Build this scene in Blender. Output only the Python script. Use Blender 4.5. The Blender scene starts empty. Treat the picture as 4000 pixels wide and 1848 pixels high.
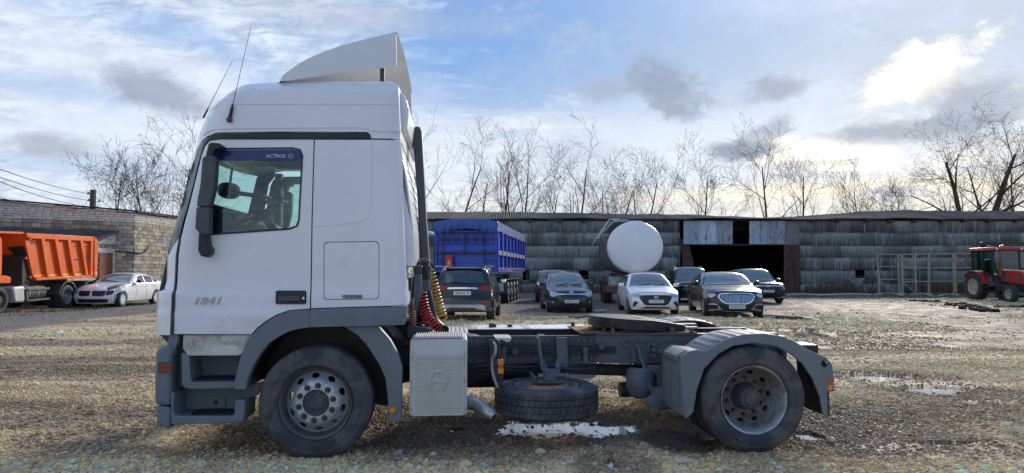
import bpy, bmesh, math, random
import numpy as np
from mathutils import Vector, Matrix
R = math.radians
sc = bpy.context.scene
col = sc.collection
random.seed(7)
# ---------------------------------------------------------------- camera
F, H = 2770.0, 1.59
PITCH = math.atan((1055 - 924) / F)
cam = bpy.data.objects.new('camera', bpy.data.cameras.new('camera'))
col.objects.link(cam)
cam.location = (0, 0, H)
cam.rotation_euler = (R(90) + PITCH, 0, 0)
cam.data.sensor_width = 36
cam.data.lens = 36 * F / 4000
cam.data.clip_start = 0.1
cam.data.clip_end = 3000
sc.camera = cam
# ---------------------------------------------------------------- light and exposure
sc.view_settings.view_transform = 'Standard'
sc.view_settings.look = 'None'
sc.view_settings.gamma = 1
sc.view_settings.exposure = 0.50
SUN_AZ, SUN_EL = R(27), R(22)          # to the right of straight ahead, veiled by cloud
sd = bpy.data.lights.new('sun', 'SUN')
sd.energy = 3.0; sd.angle = R(12); sd.color = (1.0, 0.9, 0.76)
sun = bpy.data.objects.new('sun', sd); col.objects.link(sun)
sdir = Vector((math.sin(SUN_AZ) * math.cos(SUN_EL), math.cos(SUN_AZ) * math.cos(SUN_EL), math.sin(SUN_EL)))
sun.rotation_euler = sdir.to_track_quat('Z', 'Y').to_euler()
sun.location = sdir * 60

class NT:
    """tiny node helper"""
    def __init__(s, nt): s.nt = nt; s.n = nt.nodes; s.l = nt.links
    def new(s, t, **k):
        n = s.n.new(t)
        for a, b in k.items(): setattr(n, a, b)
        return n
    def put(s, sock, v):
        if hasattr(v, 'links'): s.l.new(v, sock)
        elif isinstance(v, (tuple, list)):
            n = len(sock.default_value)
            v = tuple(v)[:n]
            if len(v) < n: v = v + (1.0,) * (n - len(v))
            sock.default_value = v
        else: sock.default_value = v
    def m(s, op, a, b=0.0, c=0.0, clamp=False):
        n = s.new('ShaderNodeMath', operation=op); n.use_clamp = clamp
        s.put(n.inputs[0], a); s.put(n.inputs[1], b); s.put(n.inputs[2], c)
        return n.outputs[0]
    def vm(s, op, a, b=(0, 0, 0)):
        n = s.new('ShaderNodeVectorMath', operation=op)
        s.put(n.inputs[0], a)
        if op == 'SCALE': s.put(n.inputs['Scale'], b)
        else: s.put(n.inputs[1], b)
        return n.outputs['Value'] if op in ('DOT_PRODUCT', 'LENGTH') else n.outputs[0]
    def mix(s, f, a, b, blend='MIX'):
        n = s.new('ShaderNodeMix', data_type='RGBA', blend_type=blend)
        s.put(n.inputs[0], f); s.put(n.inputs[6], a); s.put(n.inputs[7], b)
        return n.outputs[2]
    def noise(s, vec, scale, detail=4, rough=0.55, dist=0.0, out=0):
        n = s.new('ShaderNodeTexNoise')
        if vec is not None: s.put(n.inputs['Vector'], vec)
        s.put(n.inputs['Scale'], scale); s.put(n.inputs['Detail'], detail)
        s.put(n.inputs['Roughness'], rough); s.put(n.inputs['Distortion'], dist)
        return n.outputs[out]
    def ss(s, v, a, b, lo=0.0, hi=1.0):
        n = s.new('ShaderNodeMapRange', interpolation_type='SMOOTHSTEP')
        s.put(n.inputs[0], v); s.put(n.inputs[1], a); s.put(n.inputs[2], b)
        s.put(n.inputs[3], lo); s.put(n.inputs[4], hi)
        return n.outputs[0]
    def sep(s, v):
        n = s.new('ShaderNodeSeparateXYZ'); s.put(n.inputs[0], v); return n.outputs
    def comb(s, x, y, z):
        n = s.new('ShaderNodeCombineXYZ'); s.put(n.inputs[0], x); s.put(n.inputs[1], y); s.put(n.inputs[2], z); return n.outputs[0]

def camray(px, py):
    """direction of a photograph pixel, used only to work out where things stand"""
    cp, sp = math.cos(PITCH), math.sin(PITCH)
    a, b = px - 2000, 924 - py
    return Vector((a, F * cp - b * sp, F * sp + b * cp))
def at(px, py, Y):
    d = camray(px, py); t = Y / d.y
    return Vector((d.x * t, Y, H + d.z * t))
def gr(px, py, h=0.0):
    d = camray(px, py); t = (h - H) / d.z
    return Vector((d.x * t, d.y * t, h))

# ---------------------------------------------------------------- sky
w = bpy.data.worlds.new('World'); sc.world = w; w.use_nodes = True
k = NT(w.node_tree); k.n.clear()
out = k.new('ShaderNodeOutputWorld'); bg = k.new('ShaderNodeBackground')
k.l.new(bg.outputs[0], out.inputs[0]); bg.inputs[1].default_value = 0.1
sky = k.new('ShaderNodeTexSky', sky_type='NISHITA'); sky.sun_disc = False
sky.sun_elevation = SUN_EL; sky.sun_rotation = SUN_AZ; sky.air_density = 1.0; sky.dust_density = 1.2; sky.ozone_density = 2.0
D = k.new('ShaderNodeTexCoord').outputs['Generated']
dx, dy, dz = k.sep(D)
dzc = k.m('MAXIMUM', dz, 0.0)
inv = k.m('DIVIDE', 1.0, k.m('ADD', dzc, 0.16))
pl = k.comb(k.m('MULTIPLY', dx, inv), k.m('MULTIPLY', dy, inv), 0.0)
sd3 = (sdir.x, sdir.y, sdir.z)
toward = k.vm('DOT_PRODUCT', D, sd3)                       # 1 towards the sun
glow = k.m('POWER', k.m('MAXIMUM', toward, 0.0), 5.0)
low = k.ss(dz, 0.0, 0.34, 1.0, 0.0)
# clear blue: the physical sky graded with a deeper blue overhead
blue = k.mix(k.ss(dz, 0.02, 0.45), (3.1, 4.3, 5.8, 1), (1.2, 2.5, 5.2, 1))
base = k.mix(0.86, k.vm('SCALE', sky.outputs[0], 1.0), blue)
base = k.mix(k.m('MULTIPLY', k.m('MULTIPLY', low, low), k.m('ADD', 0.20, k.m('MULTIPLY', glow, 0.6))), base, (6.8, 6.2, 5.0, 1))
# broad veils of high cloud
big = k.noise(k.vm('ADD', pl, (3.1, 1.7, 0)), 0.62, 5, 0.55, 0.3)
rip = k.noise(k.vm('MULTIPLY', pl, (1.0, 1.7, 1.0)), 3.4, 8, 0.66, 0.7)
cov = k.m('ADD', k.m('MULTIPLY', big, 0.85), k.m('MULTIPLY', rip, 1.0))
side = k.ss(dx, -0.45, 0.12, 0.13, -0.05)                    # thicker to the left
cov = k.m('ADD', cov, side)
cov = k.m('ADD', cov, k.m('MULTIPLY', low, 0.12))
veil = k.ss(cov, 0.86, 1.10)
puff = k.noise(k.vm('MULTIPLY', k.vm('ADD', pl, (9.3, 4.1, 0)), (1.0, 1.5, 1.0)), 6.5, 8, 0.68, 0.5)
vcol = k.mix(k.ss(puff, 0.40, 0.60), (3.3, 4.1, 5.3, 1), (6.0, 6.7, 7.7, 1))
vcol = k.mix(k.m('MULTIPLY', low, k.ss(toward, 0.3, 0.95, 0.0, 0.85)), vcol, (8.0, 7.6, 6.5, 1))
c1 = k.mix(k.m('MULTIPLY', veil, 0.92), base, vcol)
wn = k.noise(D, 9.0, 6, 0.62, 0.4, out=0)
wn2 = k.noise(k.vm('MULTIPLY', k.vm('ADD', D, (5, 5, 5)), (1.0, 1.0, 1.9)), 20.0, 7, 0.68, 0.6)
def cloud(prev, px, py, wx, wy, colr, soft=0.5, rough=1.3, amt=1.0, tilt=0.0):
    """one cloud standing in a fixed direction of the sky"""
    d = camray(px, py).normalized()
    r = Vector((d.y, -d.x, 0)).normalized(); u = r.cross(d)
    c, s_ = math.cos(tilt), math.sin(tilt)
    r, u = r * c + u * s_, u * c - r * s_
    a = k.m('MULTIPLY', k.vm('DOT_PRODUCT', D, tuple(r)), F / wx)
    b = k.m('MULTIPLY', k.vm('DOT_PRODUCT', D, tuple(u)), F / wy)
    q = k.m('ADD', k.m('MULTIPLY', a, a), k.m('MULTIPLY', b, b))
    q = k.m('ADD', k.m('SQRT', q), k.m('MULTIPLY', k.m('SUBTRACT', wn, 0.5), -rough * 2.4))
    q = k.m('ADD', q, k.m('MULTIPLY', k.m('SUBTRACT', wn2, 0.5), -rough * 1.7))
    front = k.ss(k.vm('DOT_PRODUCT', D, tuple(d)), 0.5, 0.7)
    f = k.m('MULTIPLY', k.m('MULTIPLY', k.ss(q, 1.0 + soft, 1.0 - soft), front), amt)
    return k.mix(f, prev, colr)
G1, G2 = (2.4, 2.8, 3.6, 1), (3.1, 3.4, 4.1, 1)
BR, WH = (10.0, 9.5, 8.2, 1), (5.7, 6.3, 7.2, 1)
c = c1
c = cloud(c, 520, 420, 820, 260, WH, 0.8, 1.2, 0.75)
c = cloud(c, 1500, 620, 900, 160, WH, 0.8, 1.0, 0.7)
c = cloud(c, 2700, 560, 520, 170, (6.2, 6.9, 7.9, 1), 0.9, 1.2, 0.6)
c = cloud(c, 2000, 210, 620, 150, (1.6, 3.1, 5.9, 1), 0.9, 1.0, 0.8)
c = cloud(c, 2750, 200, 650, 120, (2.0, 3.4, 5.8, 1), 0.9, 1.0, 0.55)
c = cloud(c, 3350, 180, 900, 200, (4.3, 4.9, 5.7, 1), 0.9, 1.1, 0.6)
c = cloud(c, 1350, 60, 500, 60, (4.0, 4.4, 5.1, 1), 0.9, 1.3, 0.6)
c = cloud(c, 3560, 275, 330, 150, (4.9, 5.4, 5.9, 1), 0.8, 0.9, 0.45, R(20))
c = cloud(c, 3580, 290, 200, 62, BR, 0.55, 1.5, 1.0, R(20))
c = cloud(c, 3600, 330, 150, 40, (7.2, 6.9, 6.3, 1), 0.6, 0.8, 0.6)
c = cloud(c, 3230, 600, 330, 62, BR, 0.3, 1.2, 0.95, R(-6))
c = cloud(c, 3150, 745, 520, 30, (9.5, 8.4, 6.0, 1), 0.7, 1.3, 0.6)
c = cloud(c, 700, 130, 330, 60, (1.7, 3.2, 5.9, 1), 0.7, 1.3, 0.55, R(-10))
c = cloud(c, 150, 330, 260, 40, (2.4, 3.7, 5.8, 1), 0.7, 1.3, 0.5)
c = cloud(c, 260, 640, 330, 36, (2.6, 3.9, 5.6, 1), 0.7, 1.3, 0.45)
c = cloud(c, 620, 360, 160, 55, G1, 0.6, 1.1, 0.8, R(-18))
c = cloud(c, 180, 565, 110, 38, G2, 0.6, 1.1, 0.8)
c = cloud(c, 2600, 350, 130, 75, G1, 0.6, 1.2, 0.8, R(-35))
c = cloud(c, 2370, 350, 90, 40, G2, 0.6, 1.2, 0.6)
c = cloud(c, 3060, 345, 90, 40, G2, 0.6, 1.0, 0.8)
c = cloud(c, 2880, 590, 110, 38, G1, 0.5, 1.1, 0.95)
c = cloud(c, 2990, 520, 110, 36, G2, 0.5, 1.1, 0.7, R(20))
c = cloud(c, 3480, 520, 230, 44, G2, 0.6, 1.2, 0.85)
c = cloud(c, 3820, 400, 120, 90, G2, 0.6, 1.2, 0.75)
c = cloud(c, 3130, 640, 190, 16, (5.6, 5.6, 5.4, 1), 0.7, 0.8, 0.8)
c = cloud(c, 2220, 600, 160, 46, (4.6, 5.1, 6.0, 1), 0.7, 1.0, 0.8)
c = cloud(c, 3480, 750, 90, 22, (4.2, 4.5, 5.6, 1), 0.6, 0.8, 0.7)
k.l.new(c, bg.inputs[0])

# ---------------------------------------------------------------- materials
MATS = {}
def mat(name, c, rough=0.5, metal=0.0, var=0.12, scale=6.0, bump=0.0, bscale=60.0, dirt=None, damt=0.5,
        dscale=3.0, coat=0.0, stretch=(1, 1, 1), spec=0.5, emit=None, rand=0.0, dlo=0.5, dhi=0.7, zdirt=None, rvar=0.15):
    if name in MATS: return MATS[name]
    m = bpy.data.materials.new(name); m.use_nodes = True; k = NT(m.node_tree)
    b = k.n['Principled BSDF']
    P = k.new('ShaderNodeTexCoord').outputs['Object']
    Ps = k.vm('MULTIPLY', P, stretch)
    n = k.noise(Ps, scale, 5, 0.6)
    lo = tuple(x * (1 - var) for x in c); hi = tuple(min(1, x * (1 + var)) for x in c)
    cc = k.mix(k.ss(n, 0.3, 0.7), lo, hi)
    if rand:
        oi = k.new('ShaderNodeObjectInfo').outputs['Random']
        hs = k.new('ShaderNodeHueSaturation')
        k.put(hs.inputs['Value'], k.m('ADD', 1 - rand, k.m('MULTIPLY', oi, 2 * rand))); k.put(hs.inputs['Color'], cc)
        cc = hs.outputs[0]
    rg = k.m('ADD', rough - rvar * 0.5, k.m('MULTIPLY', n, rvar))
    if dirt:
        dn = k.noise(k.vm('ADD', Ps, (7, 3, 1)), dscale, 8, 0.7, 0.3)
        if zdirt:
            z = k.sep(P)[2]
            dn = k.m('ADD', dn, k.ss(z, zdirt[0], zdirt[1], zdirt[2], 0.0))
        f = k.m('MULTIPLY', k.ss(dn, dlo, dhi), damt)
        cc = k.mix(f, cc, dirt)
        rg = k.m('ADD', rg, k.m('MULTIPLY', f, 0.3), clamp=True)
    k.put(b.inputs['Base Color'], cc); k.put(b.inputs['Roughness'], rg)
    b.inputs['Metallic'].default_value = metal
    b.inputs['Coat Weight'].default_value = coat; b.inputs['Coat Roughness'].default_value = 0.05
    b.inputs['Specular IOR Level'].default_value = spec
    if emit:
        b.inputs['Emission Color'].default_value = tuple(emit) + (1,); b.inputs['Emission Strength'].default_value = 1
    if bump:
        bn = k.new('ShaderNodeBump'); bn.inputs['Strength'].default_value = bump; bn.inputs['Distance'].default_value = 0.01
        k.put(bn.inputs['Height'], k.noise(Ps, bscale, 4, 0.6)); k.l.new(bn.outputs[0], b.inputs['Normal'])
    MATS[name] = m
    return m
def glassmat(name, tint, refl=0.16, blue_top=None):
    m = bpy.data.materials.new(name); m.use_nodes = True; k = NT(m.node_tree); k.n.clear()
    o = k.new('ShaderNodeOutputMaterial'); t = k.new('ShaderNodeBsdfTransparent'); g = k.new('ShaderNodeBsdfGlossy')
    g.inputs['Roughness'].default_value = 0.01; t.inputs[0].default_value = tuple(tint) + (1,)
    ge = k.new('ShaderNodeNewGeometry'); cs = k.m('ABSOLUTE', k.vm('DOT_PRODUCT', ge.outputs['Normal'], ge.outputs['Incoming']))
    mx = k.new('ShaderNodeMixShader'); k.put(mx.inputs[0], k.m('ADD', k.m('MULTIPLY', k.m('POWER', k.m('SUBTRACT', 1.0, cs), 5.0), 0.8), refl, clamp=True))
    k.l.new(t.outputs[0], mx.inputs[1]); k.l.new(g.outputs[0], mx.inputs[2]); k.l.new(mx.outputs[0], o.inputs[0])
    return m

white = mat('white_paint', (0.80, 0.81, 0.84), 0.32, 0, 0.03, 1.2, 0.06, 9, (0.46, 0.43, 0.38), 0.42, 2.2, coat=0.35, dlo=0.58, dhi=0.8, zdirt=(0.95, 1.35, 0.16))
whiteplain = mat('white_fibreglass', (0.74, 0.77, 0.80), 0.45, 0, 0.05, 2, 0.04, 14, (0.45, 0.43, 0.4), 0.3, 3)
valance = mat('dirty_white_plastic', (0.68, 0.67, 0.63), 0.55, 0, 0.08, 4, 0.1, 30, (0.30, 0.27, 0.22), 0.7, 5, dlo=0.42, dhi=0.62)
grey = mat('grey_plastic', (0.145, 0.172, 0.20), 0.55, 0, 0.1, 3, 0.12, 120, (0.24, 0.24, 0.23), 0.45, 3, dlo=0.45, dhi=0.75)
greyd = mat('dark_grey_plastic', (0.070, 0.076, 0.086), 0.5, 0, 0.12, 4, 0.1, 120, (0.13, 0.13, 0.125), 0.35, 5)
black = mat('black_plastic', (0.018, 0.019, 0.022), 0.45, 0, 0.1, 5)
seal = mat('black_rubber_seal', (0.012, 0.013, 0.016), 0.32, 0, 0.1, 5)
tyrem = mat('worn_tyre_rubber', (0.044, 0.048, 0.055), 0.72, 0, 0.25, 3.0, 0.4, 45, (0.12, 0.12, 0.12), 0.8, 3.6, dlo=0.44, dhi=0.60)
tyred = mat('dark_tyre_rubber', (0.028, 0.029, 0.032), 0.75, 0, 0.16, 3.0, 0.2, 70, (0.08, 0.075, 0.065), 0.5, 4)
rimdark = mat('dark_steel_rim', (0.075, 0.08, 0.088), 0.45, 0.3, 0.15, 6, 0.1, 60, (0.15, 0.13, 0.1), 0.5, 8)
rimalu = mat('dull_aluminium', (0.50, 0.53, 0.57), 0.42, 0.45, 0.1, 5, 0.08, 50, (0.25, 0.24, 0.22), 0.5, 7)
rimdisc = mat('grimy_rim_disc', (0.15, 0.145, 0.14), 0.6, 0.2, 0.2, 8, 0.2, 60, (0.07, 0.06, 0.05), 0.7, 7, dlo=0.42, dhi=0.62)
rimsil = mat('silver_rim_paint', (0.38, 0.41, 0.45), 0.4, 0.35, 0.15, 6, 0.1, 60, (0.14, 0.12, 0.10), 0.75, 6, dlo=0.42, dhi=0.62)
nutm = mat('rusty_nut', (0.10, 0.075, 0.055), 0.65, 0.4, 0.25, 40)
hubm = mat('grimy_hub', (0.085, 0.095, 0.11), 0.6, 0.3, 0.3, 10, 0.3, 60, (0.14, 0.13, 0.12), 0.6, 8)
framem = mat('frame_paint', (0.045, 0.058, 0.078), 0.5, 0.1, 0.2, 3, 0.15, 60, (0.135, 0.115, 0.095), 0.5, 2.4, dlo=0.5, dhi=0.75)
framer = mat('weathered_frame_paint', (0.105, 0.125, 0.155), 0.6, 0.1, 0.25, 4, 0.2, 60, (0.15, 0.10, 0.065), 0.55, 4, dlo=0.5, dhi=0.7)
rust = mat('rusty_steel', (0.16, 0.085, 0.045), 0.8, 0.2, 0.35, 9, 0.4, 60, (0.05, 0.045, 0.045), 0.7, 6)
rustb = mat('brown_rust_rim', (0.28, 0.17, 0.10), 0.8, 0.1, 0.25, 9, 0.3, 60, (0.42, 0.33, 0.25), 0.5, 14)
grease = mat('greasy_plate', (0.026, 0.028, 0.034), 0.35, 0.4, 0.4, 10, 0.5, 40, (0.10, 0.08, 0.07), 0.6, 5, dlo=0.5, dhi=0.7)
alu = mat('sheet_aluminium', (0.50, 0.49, 0.46), 0.5, 0.25, 0.1, 6, 0.08, 60, (0.32, 0.29, 0.25), 0.5, 4)
boxm = mat('cream_box_paint', (0.54, 0.53, 0.49), 0.5, 0.0, 0.06, 4, 0.05, 60, (0.35, 0.31, 0.26), 0.5, 3)
steel = mat('exhaust_steel', (0.48, 0.46, 0.44), 0.35, 0.7, 0.2, 7, 0.05, 50, (0.26, 0.2, 0.15), 0.5, 6)
chrome = mat('chrome', (0.75, 0.78, 0.82), 0.12, 0.95, 0.04, 5)
badge = mat('badge_silver', (0.45, 0.45, 0.43), 0.3, 0.7, 0.05, 5)
orange_l = mat('orange_lens', (0.75, 0.26, 0.01), 0.3, 0, 0.1, 20)
red_l = mat('red_lens', (0.32, 0.015, 0.015), 0.2, 0, 0.1, 20)
marker = mat('marker_lens', (0.30, 0.055, 0.025), 0.3, 0, 0.15, 30)
yel = mat('yellow_hose', (0.62, 0.36, 0.02), 0.45, 0, 0.12, 9)
redh = mat('red_hose', (0.45, 0.035, 0.045), 0.4, 0, 0.15, 9)
blk_h = mat('black_hose', (0.022, 0.026, 0.03), 0.45, 0, 0.15, 9)
seatm = mat('grey_seat_fabric', (0.15, 0.17, 0.18), 0.85, 0, 0.1, 9)
inter = mat('cab_lining', (0.10, 0.115, 0.12), 0.8, 0, 0.1, 3)
dash = mat('dashboard', (0.03, 0.033, 0.037), 0.6, 0, 0.1, 5)
bluefilm = mat('blue_sunstrip', (0.014, 0.036, 0.16), 0.12, 0, 0.2, 14)
lettering = mat('pale_lettering', (0.62, 0.66, 0.72), 0.5, 0, 0.03, 5)
cabglass = glassmat('cab_glass', (0.74, 0.88, 0.86), 0.06)
carglass = mat('tinted_car_glass', (0.020, 0.026, 0.030), 0.05, 0, 0.05, 2, spec=1.0, coat=0.6, rvar=0.02)
windscr = mat('windscreen_glass', (0.15, 0.17, 0.17), 0.06, 0.1, 0.1, 1, spec=1.0, coat=1.0, rvar=0.02)  # grey base colour stands in for sky reflected in the windscreens
platem = mat('plate_white', (0.72, 0.74, 0.72), 0.45, 0, 0.04, 12)
ink = mat('plate_ink', (0.02, 0.02, 0.025), 0.6)
lamp = mat('headlamp_glass', (0.42, 0.46, 0.50), 0.12, 0.3, 0.3, 18, coat=0.8)

# ---------------------------------------------------------------- mesh helpers
class MB:
    def __init__(s): s.v = []; s.f = []
    def add(s, V, Fc):
        o = len(s.v); s.v += [tuple(p) for p in V]; s.f += [tuple(i + o for i in q) for q in Fc]; return s
    def box(s, x0, x1, y0, y1, z0, z1):
        V = [(x, y, z) for x in (x0, x1) for y in (y0, y1) for z in (z0, z1)]
        return s.add(V, [(0, 1, 3, 2), (4, 6, 7, 5), (0, 4, 5, 1), (2, 3, 7, 6), (0, 2, 6, 4), (1, 5, 7, 3)])
    def bar(s, p, q, w, h=None, up=(0, 0, 1)):
        """square bar from p to q"""
        h = h or w; p = Vector(p); q = Vector(q); d = (q - p).normalized(); up = Vector(up)
        if abs(d.dot(up)) > 0.98: up = Vector((1, 0, 0))
        a = d.cross(up).normalized() * (w / 2); b = a.cross(d).normalized() * (h / 2)
        V = [c + e for c in (p, q) for e in (-a - b, a - b, a + b, -a + b)]
        return s.add(V, [(0, 1, 2, 3), (7, 6, 5, 4), (0, 4, 5, 1), (1, 5, 6, 2), (2, 6, 7, 3), (3, 7, 4, 0)])
    def tube(s, pts, r, n=8, cap=True):
        pts = [Vector(p) for p in pts]; rs = r if isinstance(r, (list, tuple)) else [r] * len(pts)
        V = []; Fc = []; a = None
        for i, p in enumerate(pts):
            t = (pts[min(i + 1, len(pts) - 1)] - pts[max(i - 1, 0)])
            t = t.normalized() if t.length > 1e-9 else Vector((0, 0, 1))
            if a is None:
                a = t.cross(Vector((0, 0, 1)))
                if a.length < 0.1: a = t.cross(Vector((0, 1, 0)))
            else: a = a - t * a.dot(t)
            a = a.normalized(); b = t.cross(a)
            for j in range(n):
                th = 2 * math.pi * j / n
                V.append(p + (a * math.cos(th) + b * math.sin(th)) * rs[i])
        for i in range(len(pts) - 1):
            for j in range(n):
                Fc.append((i * n + j, i * n + (j + 1) % n, (i + 1) * n + (j + 1) % n, (i + 1) * n + j))
        if cap:
            Fc.append(tuple(range(n))[::-1]); Fc.append(tuple(range((len(pts) - 1) * n, len(pts) * n)))
        return s.add(V, Fc)
    def lathe(s, prof, c=(0, 0, 0), axis='y', n=32, closed=False):
        """prof: (radius, position along the axis)"""
        V = []; m = len(prof)
        for (r, h) in prof:
            for j in range(n):
                th = 2 * math.pi * j / n; a, b = r * math.cos(th), r * math.sin(th)
                V.append({'y': (c[0] + a, c[1] + h, c[2] + b), 'z': (c[0] + a, c[1] + b, c[2] + h), 'x': (c[0] + h, c[1] + a, c[2] + b)}[axis])
        Fc = []
        for i in range(m if closed else m - 1):
            for j in range(n):
                i2 = (i + 1) % m
                Fc.append((i * n + j, i * n + (j + 1) % n, i2 * n + (j + 1) % n, i2 * n + j))
        return s.add(V, Fc)
    def ell(s, c, r, n=12, m=8, p=1.0):
        V = []; Fc = []
        for i in range(m + 1):
            ph = math.pi * i / m - math.pi / 2
            for j in range(n):
                th = 2 * math.pi * j / n
                q = [math.cos(ph) * math.cos(th), math.cos(ph) * math.sin(th), math.sin(ph)]
                q = [math.copysign(abs(x) ** p, x) for x in q]
                V.append((c[0] + r[0] * q[0], c[1] + r[1] * q[1], c[2] + r[2] * q[2]))
        for i in range(m):
            for j in range(n):
                Fc.append((i * n + j, i * n + (j + 1) % n, (i + 1) * n + (j + 1) % n, (i + 1) * n + j))
        return s.add(V, Fc)
    def prism(s, poly, f, t0, t1):
        """poly of (u,v); f(u,v,t) -> point"""
        n = len(poly)
        V = [f(u, v, t0) for u, v in poly] + [f(u, v, t1) for u, v in poly]
        return s.add(V, [tuple(range(n)), tuple(range(2 * n - 1, n - 1, -1))] + [(i, i + n, (i + 1) % n + n, (i + 1) % n) for i in range(n)])
    def build(s, name, m, parent=None, smooth=35, bevel=0.0, seg=2, fix=True):
        me = bpy.data.meshes.new(name); me.from_pydata(s.v, [], s.f)
        bm = bmesh.new(); bm.from_mesh(me)
        bmesh.ops.remove_doubles(bm, verts=bm.verts, dist=1e-5)
        if fix: bmesh.ops.recalc_face_normals(bm, faces=bm.faces)
        bm.to_mesh(me); bm.free()
        return link(name, me, m, parent, smooth, bevel, seg)
def link(name, me, m, parent=None, smooth=35, bevel=0.0, seg=2):
    if m: me.materials.append(m)
    if smooth:
        me.polygons.foreach_set('use_smooth', [True] * len(me.polygons)); me.set_sharp_from_angle(angle=R(smooth))
    o = bpy.data.objects.new(name, me); col.objects.link(o)
    if parent: o.parent = parent
    if bevel:
        b = o.modifiers.new('bevel', 'BEVEL'); b.width = bevel; b.segments = seg; b.limit_method = 'ANGLE'; b.angle_limit = R(50)
    return o
XZ = lambda u, v, t: (u, t, v)
def fill2d(outline, holes=(), du=None, dv=None):
    bm = bmesh.new()
    for loop in [outline] + list(holes):
        vs = [bm.verts.new((u, v, 0)) for u, v in loop]
        for i in range(len(vs)): bm.edges.new((vs[i], vs[(i + 1) % len(vs)]))
    bmesh.ops.triangle_fill(bm, use_beauty=True, use_dissolve=False, edges=bm.edges[:], normal=(0, 0, 1))
    us = [p[0] for p in outline]; vs_ = [p[1] for p in outline]
    for d, lo, hi, no in ((du, min(us), max(us), (1, 0, 0)), (dv, min(vs_), max(vs_), (0, 1, 0))):
        if not d: continue
        vals = d if isinstance(d, (list, tuple)) else [lo + d * (i + 1) for i in range(int((hi - lo) / d))]
        for x in vals:
            if lo + 1e-4 < x < hi - 1e-4:
                bmesh.ops.bisect_plane(bm, geom=bm.verts[:] + bm.edges[:] + bm.faces[:], dist=1e-5, plane_co=(x, 0, 0) if no[0] else (0, x, 0), plane_no=no)
    bm.verts.ensure_lookup_table()
    for i, v in enumerate(bm.verts): v.index = i
    V = [(v.co.x, v.co.y) for v in bm.verts]
    Fc = []
    for f in bm.faces:
        ids = [v.index for v in f.verts]
        if f.normal.z < 0: ids.reverse()
        Fc.append(tuple(ids))
    B = []
    for e in bm.edges:
        if len(e.link_faces) == 1:
            l = e.link_loops[0] if hasattr(e, 'link_loops') and e.link_loops else e.link_faces[0].loops[0]
            B.append((e.verts[0].index, e.verts[1].index))
    bm.free()
    return V, Fc, B
def sheet(mb, outline, f, ts, holes=(), du=None, dv=None):
    """slab of a 2D outline mapped through f(u,v,t) at the levels ts, with side walls"""
    V, Fc, B = fill2d(outline, holes, du, dv)
    n = len(V)
    allv = []
    for t in ts: allv += [f(u, v, t) for u, v in V]
    L = (len(ts) - 1) * n
    faces = [q for q in Fc] + [tuple(i + L for i in reversed(q)) for q in Fc]
    for j in range(len(ts) - 1):
        for a, b in B: faces.append((a + j * n, b + j * n, b + (j + 1) * n, a + (j + 1) * n))
    # drop vertices of the middle levels that no wall uses
    used = sorted({i for q in faces for i in q}); mp = {o: i for i, o in enumerate(used)}
    return mb.add([allv[i] for i in used], [tuple(mp[i] for i in q) for q in faces])
def rrect(x0, x1, y0, y1, r, n=4):
    P = []
    for cx, cy, a0 in ((x1 - r, y1 - r, 0), (x0 + r, y1 - r, 90), (x0 + r, y0 + r, 180), (x1 - r, y0 + r, 270)):
        for i in range(n + 1):
            a = R(a0 + 90 * i / n); P.append((cx + r * math.cos(a), cy + r * math.sin(a)))
    return P
def circ(cx, cy, r, n=16): return [(cx + r * math.cos(2 * math.pi * i / n), cy + r * math.sin(2 * math.pi * i / n)) for i in range(n)]
def interp(x, P):
    if x <= P[0][0]: return P[0][1]
    for (a, b), (c_, d) in zip(P, P[1:]):
        if x <= c_: return b + (d - b) * (x - a) / (c_ - a) if c_ > a else d
    return P[-1][1]
def smoothpoly(P, n=4, closed=False):
    """Catmull-Rom through the points"""
    out = []; m = len(P); rng = range(m if closed else m - 1)
    for i in rng:
        g = lambda j: P[j % m] if closed else P[max(0, min(m - 1, j))]
        p0, p1, p2, p3 = g(i - 1), g(i), g(i + 1), g(i + 2)
        for s_ in range(n):
            t = s_ / n
            out.append(tuple(0.5 * ((2 * b) + (-a + c_) * t + (2 * a - 5 * b + 4 * c_ - d) * t * t + (-a + 3 * b - 3 * c_ + d) * t ** 3) for a, b, c_, d in zip(p0, p1, p2, p3)))
    if not closed: out.append(tuple(P[-1]))
    return out
def empty(name, label, cat, loc=(0, 0, 0), rz=0.0, group=None):
    o = bpy.data.objects.new(name, None); col.objects.link(o); o.location = loc; o.rotation_euler = (0, 0, rz)
    o.empty_display_size = 0.3
    return tag(o, label, cat, group)
def tag(o, label=None, cat=None, group=None, kind=None):
    if label: o['label'] = label
    if cat: o['category'] = cat
    if group: o['group'] = group
    if kind: o['kind'] = kind
    return o
def part(name, parent, loc=(0, 0, 0), rot=(0, 0, 0)):
    """an Empty for a part that is made of sub-parts"""
    o = bpy.data.objects.new(name, None); col.objects.link(o); o.parent = parent; o.location = loc; o.rotation_euler = rot
    o.empty_display_size = 0.1
    return o
def text(s_, name, size, m, parent, loc, rot, depth=0.004, sx=1.0, shear=0.0, align='CENTER', bold=0.012):
    cu = bpy.data.curves.new(name, 'FONT'); cu.body = s_; cu.size = size; cu.extrude = depth; cu.align_x = align; cu.align_y = 'CENTER'
    cu.shear = shear; cu.resolution_u = 3; cu.offset = size * bold
    tmp = bpy.data.objects.new('tmp', cu); col.objects.link(tmp)
    me = bpy.data.meshes.new_from_object(tmp.evaluated_get(bpy.context.evaluated_depsgraph_get()))
    bpy.data.objects.remove(tmp); bpy.data.curves.remove(cu)
    me.name = name; me.materials.clear(); me.materials.append(m)
    o = bpy.data.objects.new(name, me); col.objects.link(o); o.parent = parent
    o.location = loc; o.rotation_euler = rot; o.scale = (sx, 1, 1)
    return o

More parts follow.
